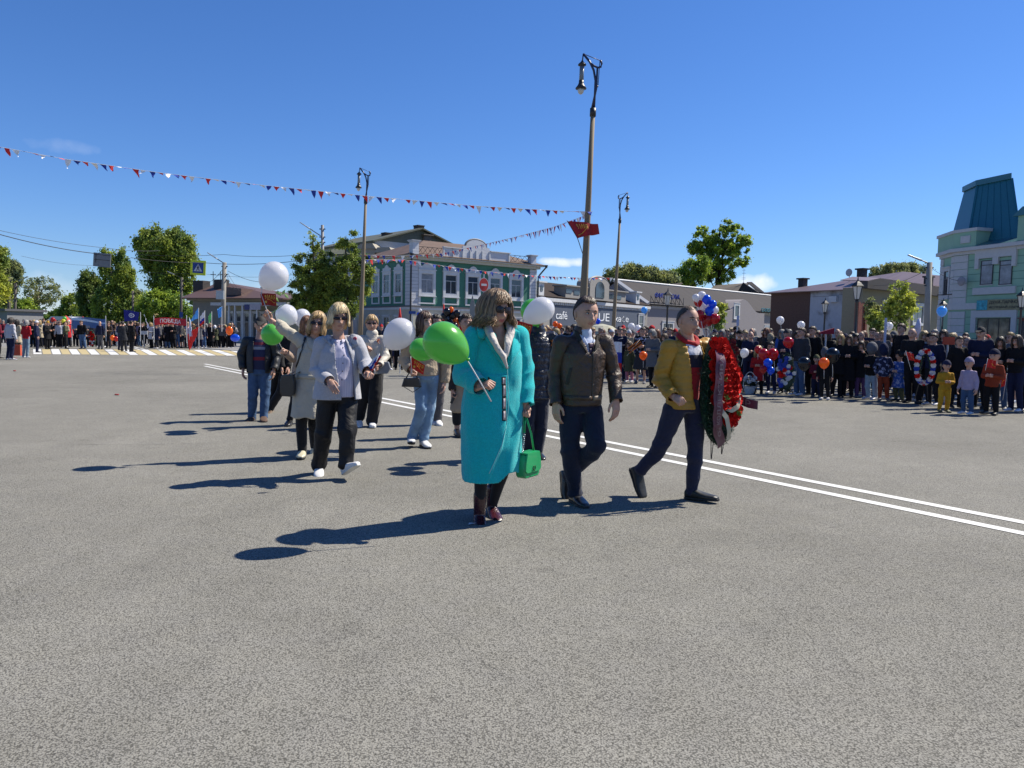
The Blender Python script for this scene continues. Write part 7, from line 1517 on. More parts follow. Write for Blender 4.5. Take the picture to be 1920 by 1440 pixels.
F_.hair(HGD, lambda a: .09, fringe=-.02, vol=1.13, n=900, wave=.008, nape=-.10, side_face=38, thick=.0034, flare=.05, cover_side=-.05, part=.4); F_.shades(.028, .016); F_.finish()
b = F_.base + F_.P(542, 722, -.16); root = empty('shoulder_bag', b, 'black leather crossbody bag at the hip of the woman with the raised arm', 'handbag')
g = G(); g.prism([(-.07, .11), (.05, .12), (.07, .02), (.06, -.10), (.03, -.125), (-.06, -.12), (-.085, -.08), (-.085, .05)], -.05, .05); link('bag_body', remesh(g, .007, 3), BLKL, root); e = F_.base + F_.P(553, 697, -.14) - b; g = G(); g.tube([Vector((-.06, 0, .09)), e], .012, n=6, flat=.3); g.tube([Vector((.05, 0, .11)), e + Vector((.05, .02, .0))], .012, n=6, flat=.3); g.build('strap', BLKL, root)
hand_flag('small dark red flag held aloft under the white balloon', (504, 592), (489, 549), [(488, 551), (491, 573), (518, 550), (519, 573)], cloth('flag_burnt_red', (.30, .025, .015)), 8.28, '9 МАЯ')
balloon('white balloon highest above the marchers, over the small dark red flag', 514.5, 516.5, 26, 8.3, (491, 539, 0), BWHT, stick=(490, 556, 8.3))
g = G(); b = at(524, 556, 8.3); root = empty('silk_leaves', b, 'spray of pale green silk leaves beside the raised red flag', 'flower')
for i in range(7):
 c = Vector((random.uniform(-.06, .08), 0, random.uniform(-.08, .06))); d = Vector((random.uniform(-1, 1), .2, random.uniform(-1, 1))).normalized() * .04; q = d.cross(Vector((0, 1, 0))) * .45; g.add([c - d, c + q, c + d, c - q, c + Vector((0, -.01, 0))], [(0, 1, 4), (1, 2, 4), (2, 3, 4), (3, 0, 4)])
g.build('leaves', mat('silk_leaf_green', (.30, .48, .14), .5), root, fix=False); G().tube([Vector((.05, 0, -.08)), at(508, 588, 8.27) - b], .004, n=5).build('stem', MATS['silk_leaf_green'], root)
def simple(name_label, foot, yaw, J, hyaw, top, topm, pants, pantm, hair, **k):
 P = Person('person', name_label, foot, yaw, J, skin=k.get('skin', SKIN)); P.body(hyaw, k.get('hp', 0), k.get('hr', 0), hs=k.get('hs', 1.03), female=k.get('female', False), w=k.get('w', 1.0), jaw=k.get('jaw', .8), hands=k.get('hands', (None, None)), neck=.052, legr=.062, leg_low=.036)
 g = G(); P.torso(g, top, e=2.3, n=26); P.shoulders(g, k.get('sr', .060)); sr = k.get('srad', [.070, .062, .050])
 if k.get('collar'): g.chain([P.nb - P.U * .02, P.nb + P.U * .04], [.085, k['collar']])
 me = remesh(g, .0095, 4)
 if k.get('quilt'): quilt(me, lambda c: c[:, 2] / k['quilt'], .006)
 P.wrinkle(me, [(P.spine(.3) + P.F * .1, P.U, .14)], .007, int(foot[0]), 36, .003)
 if k.get('hem'): del_faces(me, lambda c, n: c[:, 2] < P.P(foot[0], k['hem']).z); me = evaluate(me, [('SOLIDIFY', dict(thickness=.012, offset=-1))])
 me = join_meshes([(me, 0), (P.sleeves(sr, (1, 1), .0095, .010, 7, (lambda c: c[:, 2] / k['quilt']) if k.get('quilt') else None), 0)]); P.add(k.get('topname', 'jacket'), me, topm); g = G()
 P.torso(g, [(-.12, .145, .11), (.02, .15, .115), (.1, .145, .11)]); pr = pants; P.leg(g, 'l', pr, k.get('pe', .96)); P.leg(g, 'r', pr, k.get('pe', .96)); me = remesh(g, .0105, 4); P.wrinkle(me, P.limb_folds(['knl', 'knr', 'anl', 'anr', 'hipl', 'hipr']), .008, int(foot[1]), 34, .0025); P.add('trousers', me, pantm)
 sh, so = k.get('shoes', (BLKL, SOLEB)); td = k.get('toe', ((.3, -1, 0), (.3, -1, 0))); tp = k.get('tp', (0, 0)); P.shoe(P.j['anl'], td[0], .265, .047, tp[0], sh, so, 'shoe'); P.shoe(P.j['anr'], td[1], .265, .047, tp[1], sh, so, 'shoe')
 if hair: P.hair(hair[0], hair[1], **hair[2])
 return P
STD = [(-.08, .17, .125, .01), (.1, .165, .12), (.4, .16, .118), (.65, .17, .12), (.82, .17, .115), (.93, .13, .09), (.99, .08, .07)]
# ---- navy man behind the woman in turquoise
P = simple('man in a navy padded jacket with a black and orange ribbon, face hidden by balloons', (1003, 858), 20, dict(head=(1009, 594, 0), shl=(982, 630, -.04), shr=(1034, 632, .05), ell=(974, 680, -.02), wrl=(985, 700, -.2), elr=(1044, 684, .06), wrr=(1040, 722, .0), pelvis=(1002, 738, 0), hipl=(990, 742, 0), hipr=(1014, 742, .03), knl=(988, 795, -.06), anl=(990, 842, .05), knr=(1014, 795, .02), anr=(1008, 848, .02)), 30, STD, mat('navy_padded_nylon', (.008, .010, .022), .35, fold=1.0, bump=.2), [.105, .082, .064], NAVYC, (HDK, lambda a: 0, dict(fringe=-.02, n=200, nape=-.06, vol=1.04, short=True)), quilt=.06, hands=(('fist', (.1, -.8, .2), (0, -.2, -.9), False), ('relax', (0, -.2, -1), (-1, 0, 0), True)), collar=.08)
bv = P.bvh('jacket'); p, n = P.hit(bv, 1036, 642, .006); g = G(); [g.tube([p, p + Vector((a, -.004, b))], .009, n=6, flat=.3) for a, b in ((-.022, .025), (.022, .025), (-.015, -.04), (.015, -.04), (0, .03))]; P.solid('ribbon_bow', g, mat('orange_black_ribbon', (.55, .16, .015), .5, var=.9, vs=90)); P.finish()
balloon('white balloon in front of the face of the man in navy', 1016, 580.5, 24, 8.25, (982, 601, 0), BWHT, stick=(975, 611, 8.2)); balloon('green balloon tucked behind the white balloon beside the leather-jacket man', 999, 583, 23, 8.5, (1008, 611, 0), BGRN)
hand_flag('small red flag lettered in gold just behind the shoulder of the woman in turquoise', (985, 690), (962, 600), [(963, 601), (977, 632), (999, 608), (991, 638)], REDF, 8.1, '9 МАЯ')
# ---- woman behind, face between balloons
P = simple('woman with auburn hair in a fawn coat, partly behind the trench coat', (550, 797), 10, dict(head=(576, 610, 0), shl=(556, 640, 0), shr=(592, 640, .03), ell=(548, 672, -.08), wrl=(537, 662, -.30), elr=(598, 672, .05), wrr=(594, 700, -.05), pelvis=(568, 700, 0), hipl=(560, 703, 0), hipr=(576, 703, .02), knl=(552, 746, -.04), anl=(543, 788, -.02), knr=(570, 746, .08), anr=(566, 780, .2)), 28, [(-.5, .19, .14), (-.1, .17, .13), (.1, .165, .125), (.4, .15, .115), (.7, .155, .115), (.9, .13, .09), (.99, .07, .07)], mat('fawn_wool', (.30, .22, .17), .9, fold=.5, bump=.3, bs=150, bd=.004), [.085, .06, .045], BLKC, (HAU, lambda a: .13, dict(fringe=.0, vol=1.12, n=500, wave=.012, nape=-.1, side_face=42, cover_side=-.05, curl=.01)), female=True, topname='coat', hands=(('fist', (-.5, -.5, .4), (.2, -.6, -.3), False, 1.1), None), skin=SKINP, toe=((.1, -1, 0), (.1, -1, 0)), tp=(0, -30)); P.finish()
balloon('green balloon low beside the man in the cap, on a white stick', 510.5, 627, 20.5, 10.6, (505, 612, -.12), BGRN, stick=(530, 655, 10.7)); balloon('round white balloon behind the raised arm', 537, 590.5, 20, 10.9, (554, 605, 0), BWHT); balloon('white balloon half hidden behind the auburn-haired woman', 567, 594, 15, 12.0, (562, 613, 0), BWHT)
# ---- woman in cream quilted jacket
CREMJ = mat('cream_quilted_nylon', (.50, .46, .385), .6, fold=.5, bump=.2); P = simple('woman with short fair hair and sunglasses in a cream quilted jacket and wide black trousers', (686, 800), 8, dict(head=(697, 607, 0), shl=(680, 637, 0), shr=(715, 637, .02), ell=(671, 664, -.04), wrl=(684, 655, -.24), elr=(723, 668, -.02), wrr=(712, 684, -.22), pelvis=(696, 695, 0), hipl=(687, 698, 0), hipr=(706, 698, .02), knl=(680, 742, .0), anl=(673, 783, .08), knr=(704, 745, -.05), anr=(697, 792, .0)), 10, STD, CREMJ, [.105, .10, .085], BLKC, (HGD, lambda a: .0, dict(fringe=-.008, vol=1.08, n=500, nape=-.06, side_face=42, cover_side=-.005, short=True)), female=True, w=1.08, jaw=.6, quilt=.075, shoes=(SNEAK, SOLEW), hands=(('fist', (.6, -.3, .3), (0, -.5, -.8), False, 1.05), ('fist', (-.5, -.5, -.3), (0, -.4, -.8), True)), collar=.088, tp=(-25, 6))
P.shades(.028, .013); bv = P.bvh('jacket'); p, n = P.hit(bv, 708, 640, .006); g = G(); [g.tube([p, p + Vector((a, -.004, b))], .010, n=6, flat=.3) for a, b in ((-.02, .03), (.02, .03), (-.02, -.04), (.02, -.04))]; P.solid('ribbon_bow', g, MATS['orange_black_ribbon']); P.line('bag_strap', bv, [(688, 630), (700, 655), (710, 672)], .008, GREYC_, .006, 8, .3); P.finish()
b = P.base + P.P(721, 690, -.16); root = empty('handbag', b, 'small grey bag at the hip of the woman in cream', 'handbag'); g = G(); g.prism([(-.10, .09), (.06, .09), (.09, .0), (.05, -.08), (-.10, -.09)], -.04, .04); link('bag_body', remesh(g, .008, 4), mat('grey_leather', (.17, .18, .20), .4), root); G().tube([Vector((-.09, 0, .08)), Vector((-.11, .02, .22))], .008, n=6).build('strap', MATS['grey_leather'], root)
hand_flag('small red flag at the cream sleeve, behind the blonde woman', (683, 652), (672, 643), [(671, 642), (670, 652), (681, 648), (679, 655)], REDF, 10.75)
balloon('white balloon between the cream jacket and the girl in beige', 751, 624.5, 28.5, 9.3, (723, 651, .0), BWHT)
# ---- girl in beige cropped jacket and jeans
BEIGE = mat('beige_bomber_cotton', (.36, .285, .20), .75, fold=.9, bump=.2); P = simple('young woman in a beige cropped jacket and light blue jeans carrying a red flag', (786, 838), 25, dict(head=(796, 605, -.02), shl=(774, 640, -.04), shr=(818, 640, .05), ell=(757, 675, -.02), wrl=(770, 692, -.18), elr=(836, 682, .08), wrr=(834, 715, .05), pelvis=(798, 704, 0), hipl=(788, 708, 0), hipr=(809, 708, .02), knl=(790, 766, -.08), anl=(772, 822, .03), knr=(806, 766, .04), anr=(794, 826, .02)), 42, [(.0, .15, .115, .01), (.1, .165, .13), (.35, .165, .13), (.65, .165, .125), (.85, .16, .11), (.95, .10, .085), (1.0, .07, .07)], BEIGE, [.092, .068, .062], LDEN, (mat('dark_reddish_hair', (.07, .035, .022), .42, var=.4, vs=60, stretch=(1, 1, .15)), lambda a: .12, dict(fringe=-.018, vol=1.10, n=700, wave=.005, nape=-.1, side_face=50, cover_side=-.04, part=.2)), female=True, w=.95, shoes=(SNEAK, SOLEB), hands=(('fist', (.2, -.4, -.6), (.3, -.3, -.5), False), ('relax', (0, -.3, -1), (-1, 0, 0), True)), srad=[.074, .074, .060], skin=SKINP, toe=((.1, -1, 0), (.45, -.9, 0)), tp=(12, 0), collar=.07, pe=.95)
P.finish()
b = P.base + P.P(772, 716, -.2); root = empty('handbag', b, 'small black handbag hanging from the hand of the young woman in jeans', 'handbag'); g = G(); g.prism([(-.09, .045), (.09, .05), (.115, -.06), (-.12, -.06)], -.04, .04); link('bag_body', remesh(g, .007, 3), BLKL, root); g = G(); g.tube([(-.07, 0, .04), (-.02, 0, .13), (.03, 0, .13), (.07, 0, .04)], .007, n=6); g.tube([(.09, -.02, .04), (.12, -.03, -.05), (.02, -.05, -.12), (-.09, -.02, -.06)], .005, n=6); g.build('strap', BLKL, root, True)
hand_flag('small red flag lettered in gold hanging under the smaller green balloon', (772, 697), (770, 668), [(771, 670), (768, 690), (797, 684), (794, 702)], REDF, 8.95, '9 МАЯ'); balloon('smaller green balloon behind the largest green one', 789, 655, 21.5, 8.8, (812, 668, 0), BGRN)
# ---- man just behind her
P = simple('dark-haired man in grey trousers right behind the young woman in jeans', (820, 796), 20, dict(head=(818, 605, 0), shl=(802, 637, 0), shr=(836, 637, .03), ell=(796, 666, 0), wrl=(800, 694, 0), elr=(842, 668, 0), wrr=(842, 694, 0), pelvis=(818, 702, 0), hipl=(810, 704, 0), hipr=(827, 704, 0), knl=(812, 748, 0), anl=(812, 786, .1), knr=(824, 748, 0), anr=(821, 788, 0)), 15, STD, mat('olive_brown_jacket', (.075, .06, .045), .7, fold=.6, bump=.2), [.09, .07, .06], mat('grey_cotton', (.085, .08, .085), .85, fold=.6, bump=.2), (HBLK, lambda a: 0, dict(fringe=-.018, n=260, nape=-.06, vol=1.05, short=True)), shoes=(SNEAK, SOLEW)); P.finish()
# ---- man in cap, far left of the group
P = Person('person', 'man in a black cap, open black jacket, striped jersey and jeans, leftmost marcher', (487, 788), 5, dict(head=(489, 609, 0), shl=(464, 640, 0), shr=(510, 640, 0), ell=(453, 666, 0), wrl=(456, 690, -.05), elr=(519, 668, .02), wrr=(514, 692, -.1), pelvis=(487, 695, 0), hipl=(477, 697, 0), hipr=(497, 697, 0), knl=(474, 742, -.04), anl=(473, 782, .02), knr=(497, 742, -.02), anr=(494, 781, -.06)))
P.body(12, 10, 0, hs=1.06, hands=(('relax', (0, -.2, -1), (1, 0, 0), False, 1.1), ('relax', (0, -.2, -1), (-1, 0, 0), True, 1.1)), w=1.05, jaw=.6, neck=.06, legr=.065, leg_low=.038)
g = G(); P.torso(g, [(-.06, .19, .145, .01), (.2, .195, .15), (.5, .195, .15), (.75, .19, .13), (.9, .15, .105), (.99, .08, .07)], e=2.4, n=28); P.shoulders(g, .068); me = remesh(g, .0095, 4); P.wrinkle(me, [(P.spine(.3), P.U, .2)], .006, 9, 36); me = open_front(me, P, lambda z: -.07 + 0 * z, lambda z: .11 + 0 * z, thick=.012); me = join_meshes([(me, 0), (P.sleeves([.078, .070, .058], (1, 1), .0095, .011, 9), 0)]); P.add('jacket', me, mat('black_windbreaker', (.010, .011, .014), .55, fold=.6))
STR = bpy.data.materials.new('striped_jersey'); STR.use_nodes = True; t_ = STR.node_tree; p_ = t_.nodes['Principled BSDF']; tc_ = t_.nodes.new('ShaderNodeTexCoord'); sx_ = t_.nodes.new('ShaderNodeSeparateXYZ'); rp_ = t_.nodes.new('ShaderNodeValToRGB'); t_.links.new(tc_.outputs['Object'], sx_.inputs[0]); mr_ = t_.nodes.new('ShaderNodeMapRange'); mr_.inputs['From Min'].default_value = P.spine(0).z; mr_.inputs['From Max'].default_value = P.spine(1).z; t_.links.new(sx_.outputs[2], mr_.inputs[0]); t_.links.new(mr_.outputs[0], rp_.inputs[0]); t_.links.new(rp_.outputs[0], p_.inputs[0]); p_.inputs['Roughness'].default_value = .85
cr = rp_.color_ramp; cr.interpolation = 'CONSTANT'; cr.elements[0].color = (.015, .018, .06, 1); cr.elements[1].position = .33; cr.elements[1].color = (.20, .015, .025, 1)
for pos, c in ((.43, (.015, .02, .07)), (.66, (.25, .26, .30)), (.74, (.05, .05, .10)), (.80, (.16, .02, .035)), (.88, (.01, .012, .05))): e_ = cr.elements.new(pos); e_.color = (*c, 1)
MATS['striped_jersey'] = STR; g = G(); P.torso(g, [(-.03, .165, .12), (.3, .17, .128), (.7, .165, .12), (.9, .11, .09), (.98, .07, .07)]); P.add('jersey', remesh(g, .009, 4), STR)
g = G(); P.torso(g, [(-.12, .155, .12), (.02, .16, .125), (.1, .155, .12)]); P.leg(g, 'l', [.098, .075, .063]); P.leg(g, 'r', [.098, .075, .063]); me = remesh(g, .0105, 4); P.wrinkle(me, P.limb_folds(['knl', 'knr', 'anl', 'anr']), .009, 12, 34); P.add('jeans', me, DENIM)
BRS = mat('brown_suede', (.09, .05, .032), .8); P.shoe(P.j['anl'], (-.05, -1, 0), .29, .054, 0, BRS, SOLEB); P.shoe(P.j['anr'], (.35, -1, 0), .29, .054, 0, BRS, SOLEB)
g = G(); V, F = head_surface(40, 30); V = V * np.array([1.12, 1.10, 1.10]); g.add(V.tolist(), [f for f in F if V[list(f)].mean(0)[2] > .035]); g.loft([((0, -.10, .050), (.062, 0, 0), (0, .02, .004)), ((0, -.135, .040), (.050, 0, 0), (0, .016, .003)), ((0, -.16, .030), (.030, 0, 0), (0, .008, .002))], n=12); g.chain([(0, -.085, .058), (0, -.165, .034)], [.055, .03], fl=.12); xfg(g, P.HR, P.hc, P.hs); P.solid('cap', g, mat('black_cap_cloth', (.012, .012, .013), .8)); P.hair(HDK, lambda a: 0, n=0, fringe=-.02, nape=-.05, vol=1.02); P.finish()
# ---- people mostly hidden
P = simple('man in black trousers walking behind the man in the cap', (516, 773), 15, dict(head=(533, 601, 0), shl=(517, 628, 0), shr=(548, 628, 0), ell=(526, 668, -.1), wrl=(529, 688, -.14), elr=(544, 664, 0), wrr=(541, 688, -.1), pelvis=(527, 690, 0), hipl=(519, 692, 0), hipr=(535, 692, 0), knl=(513, 730, .06), anl=(508, 762, .18), knr=(528, 730, -.05), anr=(505, 768, -.0)), 10, STD, BLKC, [.09, .075, .065], BLKC, (HBLK, lambda a: 0, dict(fringe=-.018, n=120, nape=-.06, vol=1.05, short=True)), hands=(('relax', (.1, -.3, -1), (1, 0, 0), False, 1.15), ('relax', (.1, -.3, -1), (-1, 0, 0), True, 1.15)), shoes=(mat('tan_brown_shoe', (.12, .08, .05), .6), SOLEB), tp=(-30, 0)); P.finish()
P = simple('boy with a phone in beige shorts over black, mostly hidden behind the woman in turquoise', (860, 818), 18, dict(head=(874, 606, 0), shl=(860, 640, 0), shr=(890, 640, 0), ell=(850, 680, 0), wrl=(848, 730, -.12), elr=(893, 680, 0), wrr=(890, 720, 0), pelvis=(868, 715, 0), hipl=(860, 720, 0), hipr=(876, 720, 0), knl=(856, 765, -.02), anl=(857, 806, 0), knr=(875, 765, 0), anr=(874, 800, .1)), 20, STD, mat('dark_brown_fleece', (.028, .018, .016), .9, fold=.5, bump=.3), [.10, .088, .03], mat('beige_cotton_shorts', (.30, .24, .18), .85, fold=.5), (HDK, lambda a: 0, dict(fringe=-.018, n=100, nape=-.06, vol=1.05, short=True)), pe=.12, hands=(('fist', (0, -.2, -1), (1, 0, 0), False, 1.1), None))
g = G(); g.chain([P.j['knl'] - P.U * .0, P.j['knl'].lerp(P.j['anl'], .62)], [.068, .062]); P.solid('knee_tights', g, BLKC); P.finish()
tag(link('phone', G().box((0, 0, 0), (.018, .008, .07), R=Matrix.Rotation(rad(25), 3, 'Y')).mesh(), BLACKM, None, P.base + P.j['wrl'] + Vector((.02, -.05, -.12))), 'dark phone in the hand beside the turquoise coat', 'phone')
# litter on the road
for i, (x, y) in enumerate([(219, 741), (29, 672), (27, 696)]):
 b = ground(x, y, .004); g = G(); [g.ball(Vector((random.uniform(-.03, .03), random.uniform(-.02, .02), .015)), (.022, .018, .014), 0, 7, 5) for _ in range(5)]; tag(link('carnation', g.mesh(smooth=True), mat('fallen_red_petals', (.30, .012, .015), .7), None, b), ['dropped red flower alone on the open asphalt left of the marchers', 'dropped red flower at the feet of the left roadside group', 'dark dropped flower at the far left of the asphalt'][i], 'flower')
b = ground(885, 983, .004); tag(link('paper_scrap', G().add([(-.03, -.02, .002), (.03, -.01, .012), (.01, .03, .004), (-.02, .01, .01)], [(0, 1, 2, 3)]).mesh(), WHITE, None, b), 'tiny white paper scrap beside the burgundy boots', 'litter')
# ================================================================== the crowds
OCC = mat('crowd_cloth', oc=True, rough=.85, var=.10, vs=20, bump=.3, bs=60, bd=.01, spec=.2, fold=.7); OCP = mat('crowd_patterned_cloth', oc=True, rough=.8, var=.05, spec=.2, var2=((.30, .32, .45), 16, .52)); OCH = mat('crowd_hair', oc=True, rough=.5, var=.35, vs=50); OCS = mat('crowd_shoe', oc=True, rough=.5, var=.1)
class Proto(Person):
 def __init__(s, j, yaw=0):
  s.Y = 0; s.base = Vector((0, 0, 0)); s.yaw = 0; s.skin = SKIN; s.F = Vector((0, -1, 0)); s.S = Vector((1, 0, 0)); s.U = Vector((0, 0, 1)); s.j = {k: Vector(v) for k, v in j.items()}; s.kids = []
  s.nb = (s.j['shl'] + s.j['shr']) / 2 + s.U * .045
def joints(child=False, arms='down'):
 if child: j = dict(head=(0, -.01, 1.03), shl=(-.115, 0, .84), shr=(.115, 0, .84), pelvis=(0, 0, .53), hipl=(-.06, 0, .53), hipr=(.06, 0, .53), knl=(-.065, -.02, .29), knr=(.07, -.01, .29), anl=(-.07, .02, .06), anr=(.075, .02, .06)); a = .62
 else: j = dict(head=(0, -.02, 1.575), shl=(-.175, 0, 1.39), shr=(.175, 0, 1.39), pelvis=(0, 0, .93), hipl=(-.085, 0, .93), hipr=(.085, 0, .93), knl=(-.09, -.02, .50), knr=(.10, -.03, .50), anl=(-.095, .02, .08), anr=(.115, .01, .08)); a = 1
 S = {'down': ((-.06, .02, -.29), (-.03, -.06, -.24)), 'front': ((-.05, .0, -.29), (.14, -.20, .03)), 'phone': ((-.05, -.10, -.25), (.12, -.20, .20)), 'pocket': ((-.10, .05, -.27), (.06, -.06, -.20))}[arms]
 for sd, m in (('l', 1), ('r', -1)):
  q = S if not (arms == 'phone' and sd == 'l') else ((-.06, .02, -.29), (-.03, -.06, -.24))
  e = Vector(j['sh' + sd]) + Vector((q[0][0] * m, q[0][1], q[0][2])) * a; j['el' + sd] = e; j['wr' + sd] = e + Vector((q[1][0] * m, q[1][1], q[1][2])) * a
 return j
PARTS = {}
def proto(kind, arms, child=False):
 key = (kind, arms, child)
 if key in PARTS: return PARTS[key]
 P = Proto(joints(child, arms)); a = .66 if child else 1; vx = .016 if child else .02; b_ = {}
 P.hc = P.j['head']; P.HR = frame(0, 4); P.hs = .93 if child else 1.04
 g = G(); P.torso(g, [(-.05, .12 * a, .08 * a), (.45, .11 * a, .08 * a), (.75, .13 * a, .09 * a), (.93, .10 * a, .06 * a)], n=14); P.shoulders(g, .045 * a)
 for sd in 'lr': P.sleeve(g, sd, [.042 * a, .034 * a, .028 * a], n=8); P.leg(g, sd, [.07 * a, .05 * a, .038 * a], n=8)
 g.chain([P.nb - P.U * .05, P.hc - P.U * .06], [.075 * a, .052 * a + .008], n=10); bm_ = remesh(g, vx * .8, 2)
 hg = xfg(head_geo(34, 28, eyes=False, brow=True), P.HR, P.hc, P.hs);
 for s_ in (-1, 1): q = P.H(s_ * .031, -.086, .006); hg.ball(q, .0085, 4, 6, 4)
 hm = hg.mesh(smooth=True); recalc(hm); ps = [(bm_, 0), (hm, 0)]
 for sd, m in (('l', False), ('r', True)):
  d = (P.j['wr' + sd] - P.j['el' + sd]).normalized(); h = put_hand('relax' if arms in ('down', 'pocket') else 'fist', P.j['wr' + sd], d, (1 if sd == 'l' else -1, .3, 0), m, .72 if child else 1.0); h = evaluate(h, [('DECIMATE', dict(ratio=.22))]); ps.append((h, 0))
 b_['body'] = join_meshes(ps, 'person')
 for m in [SKIN, LIPN, EYEW, IRIS, BROW]: b_['body'].materials.append(m)
 mi = np.empty(len(b_['body'].polygons), np.int32)
 g = G(); h0 = {'coat': -.62, 'jacket': -.12, 'long': -.95, 'skirt': -.1}[kind]
 R = [(h0, (.235 if kind != 'jacket' else .175) * a, (.175 if kind != 'jacket' else .13) * a), (.05, .165 * a, .13 * a), (.4, .15 * a, .12 * a), (.75, .16 * a, .12 * a), (.93, .13 * a, .09 * a), (1.0, .08 * a, .075 * a)]
 P.torso(g, R, n=18); P.shoulders(g, .055 * a); P.sleeve(g, 'l', [.062 * a, .058 * a, .046 * a], n=10); P.sleeve(g, 'r', [.062 * a, .058 * a, .046 * a], n=10); me = remesh(g, vx, 3); P.wrinkle(me, P.limb_folds(['ell', 'elr']), .012 * a, 5, 30, .004)
 b_['top'] = me; g = G()
 if kind == 'skirt': P.torso(g, [(-1.0, .24, .19), (-.5, .20, .16), (-.1, .165, .13), (.05, .16, .12)], n=18)
 else: P.torso(g, [(-.12, .15 * a, .11 * a), (.08, .15 * a, .115 * a)], n=14); P.leg(g, 'l', [.098 * a, .078 * a, .064 * a], n=10); P.leg(g, 'r', [.098 * a, .078 * a, .064 * a], n=10)
 me = remesh(g, vx, 3); P.wrinkle(me, P.limb_folds(['knl', 'knr', 'anl', 'anr']), .010 * a, 8, 26, .003); b_['bottom'] = me
 k0 = len(P.kids)
 for sd in 'lr': P.shoe(P.j['an' + sd], (.12 if sd == 'r' else -.12, -1, 0), .27 * (.75 if child else 1), .047 * (.8 if child else 1), 0, OCS, None, 'shoe', down=.072 if not child else .055, sh=.07 * (.75 if child else 1))
 b_['shoe'] = [x[1] for x in P.kids[k0:]]; b_['P'] = P; PARTS[key] = b_; return b_
def headwear(kind, child=False):
 key = ('head', kind, child)
 if key in PARTS: return PARTS[key]
 P = proto('jacket', 'down', child)['P']; P.kids = []
 if kind == 'short': P.hair(OCH, lambda a: 0, fringe=-.022, vol=1.05, n=90, nape=-.06, side_face=56, cover_side=.015, short=True, thick=.009)
 elif kind == 'bald': P.hair(OCH, lambda a: 0, fringe=-.06, vol=1.015, n=0, nape=-.05, side_face=80, cover_side=.02)
 elif kind == 'long': P.hair(OCH, lambda a: .15, fringe=-.012, vol=1.13, n=150, wave=.01, nape=-.11, side_face=42, cover_side=-.06, thick=.011, flare=.1)
 elif kind == 'bob': P.hair(OCH, lambda a: .05, fringe=.0, vol=1.15, n=120, wave=.006, nape=-.09, side_face=40, cover_side=-.045, thick=.011, flare=.1)
 else:
  g = G(); V, F = head_surface(30, 24); sc = 1.12 if kind != 'hood' else 1.26; V = V * sc; lim = {'cap': .035, 'beanie': .02, 'hood': -.2}[kind]
  g.add(V.tolist(), [f for f in F if V[list(f)].mean(0)[2] > lim or (kind != 'cap' and V[list(f)].mean(0)[1] > (.02 if kind == 'beanie' else -.045) and V[list(f)].mean(0)[2] > (-.03 if kind == 'beanie' else -.13))])
  if kind == 'cap': g.chain([(0, -.085, .058), (0, -.165, .040)], [.055, .032], fl=.14)
  xfg(g, P.HR, P.hc, P.hs); P.solid('cap', g, OCC)
 PARTS[key] = P.kids[-1][1]; return PARTS[key]
CL = dict(black=(.009, .009, .011), navy=(.012, .016, .045), grey=(.10, .10, .11), white=(.50, .50, .54), beige=(.32, .27, .19), brown=(.07, .045, .03), red=(.36, .015, .02), blue=(.03, .08, .30), lilac=(.32, .27, .38), green=(.05, .08, .04), pink=(.45, .17, .24), mustard=(.42, .23, .02), burgundy=(.12, .012, .025), jeans=(.06, .11, .21), paleblue=(.20, .28, .36), charcoal=(.03, .032, .038), orange=(.60, .12, .02), olive=(.07, .075, .04), purple=(.08, .04, .12), cream=(.46, .42, .34), pale_jeans=(.22, .32, .45), rust=(.20, .035, .015))
HC = dict(dark=(.02, .014, .010), brown=(.06, .035, .02), fair=(.33, .23, .10), grey=(.22, .21, .20), black=(.01, .009, .009), auburn=(.13, .05, .025))
def jit(c, rng, k=.22): f = rng.uniform(1 - k, 1 + k); return (*[min(1, max(0, x * f)) for x in c], 1)
def crowd_person(label, x, y, h, yaw, kind, arms, top, bot, hw, hcol, shoe='black', group=None, child=False, rng=random, pattern=False, W=None, z=0.0):
 """x,y = photo pixel of the feet, or W = world position"""
 pr = proto(kind, arms, child); p = W if W is not None else ground(x, y, z); sc = h / (1.15 if child else 1.70)
 o = bpy.data.objects.new('person', pr['body']); COL.objects.link(o); o.location = p; sc *= .93 if p.y < 35 else .90; o.rotation_euler = (rad(rng.uniform(-2, 3)), rad(rng.uniform(-2.5, 2.5)), rad(yaw)); wv_ = sc * rng.uniform(.90, 1.08); o.scale = (wv_, wv_, sc); tag(o, label, 'person', group)
 def ch(nm, me, m, col):
  if not me.materials: me.materials.append(m)
  c = bpy.data.objects.new(nm, me); COL.objects.link(c); c.parent = o; c.color = col
  if me.materials[0] != m: c.material_slots[0].link = 'OBJECT'; c.material_slots[0].material = m
  return c
 ch('coat' if kind in ('coat', 'long') else 'jacket', pr['top'], OCP if pattern else OCC, jit(CL[top], rng)); ch('skirt' if kind == 'skirt' else 'trousers', pr['bottom'], OCC, jit(CL[bot], rng))
 for s in pr['shoe']: ch('shoe', s, OCS, jit(CL[shoe], rng))
 ch({'cap': 'cap', 'beanie': 'hat', 'hood': 'hood'}.get(hw, 'hair'), headwear(hw, child), OCC if hw in ('cap', 'beanie', 'hood') else OCH, jit(CL[hcol] if hw in ('cap', 'beanie', 'hood') else HC[hcol], rng)); return o
GR = 'spectators standing along the right-hand kerb'; GLF = 'people of the far column at the crossing'; GLR = 'onlookers at the far left roadside'
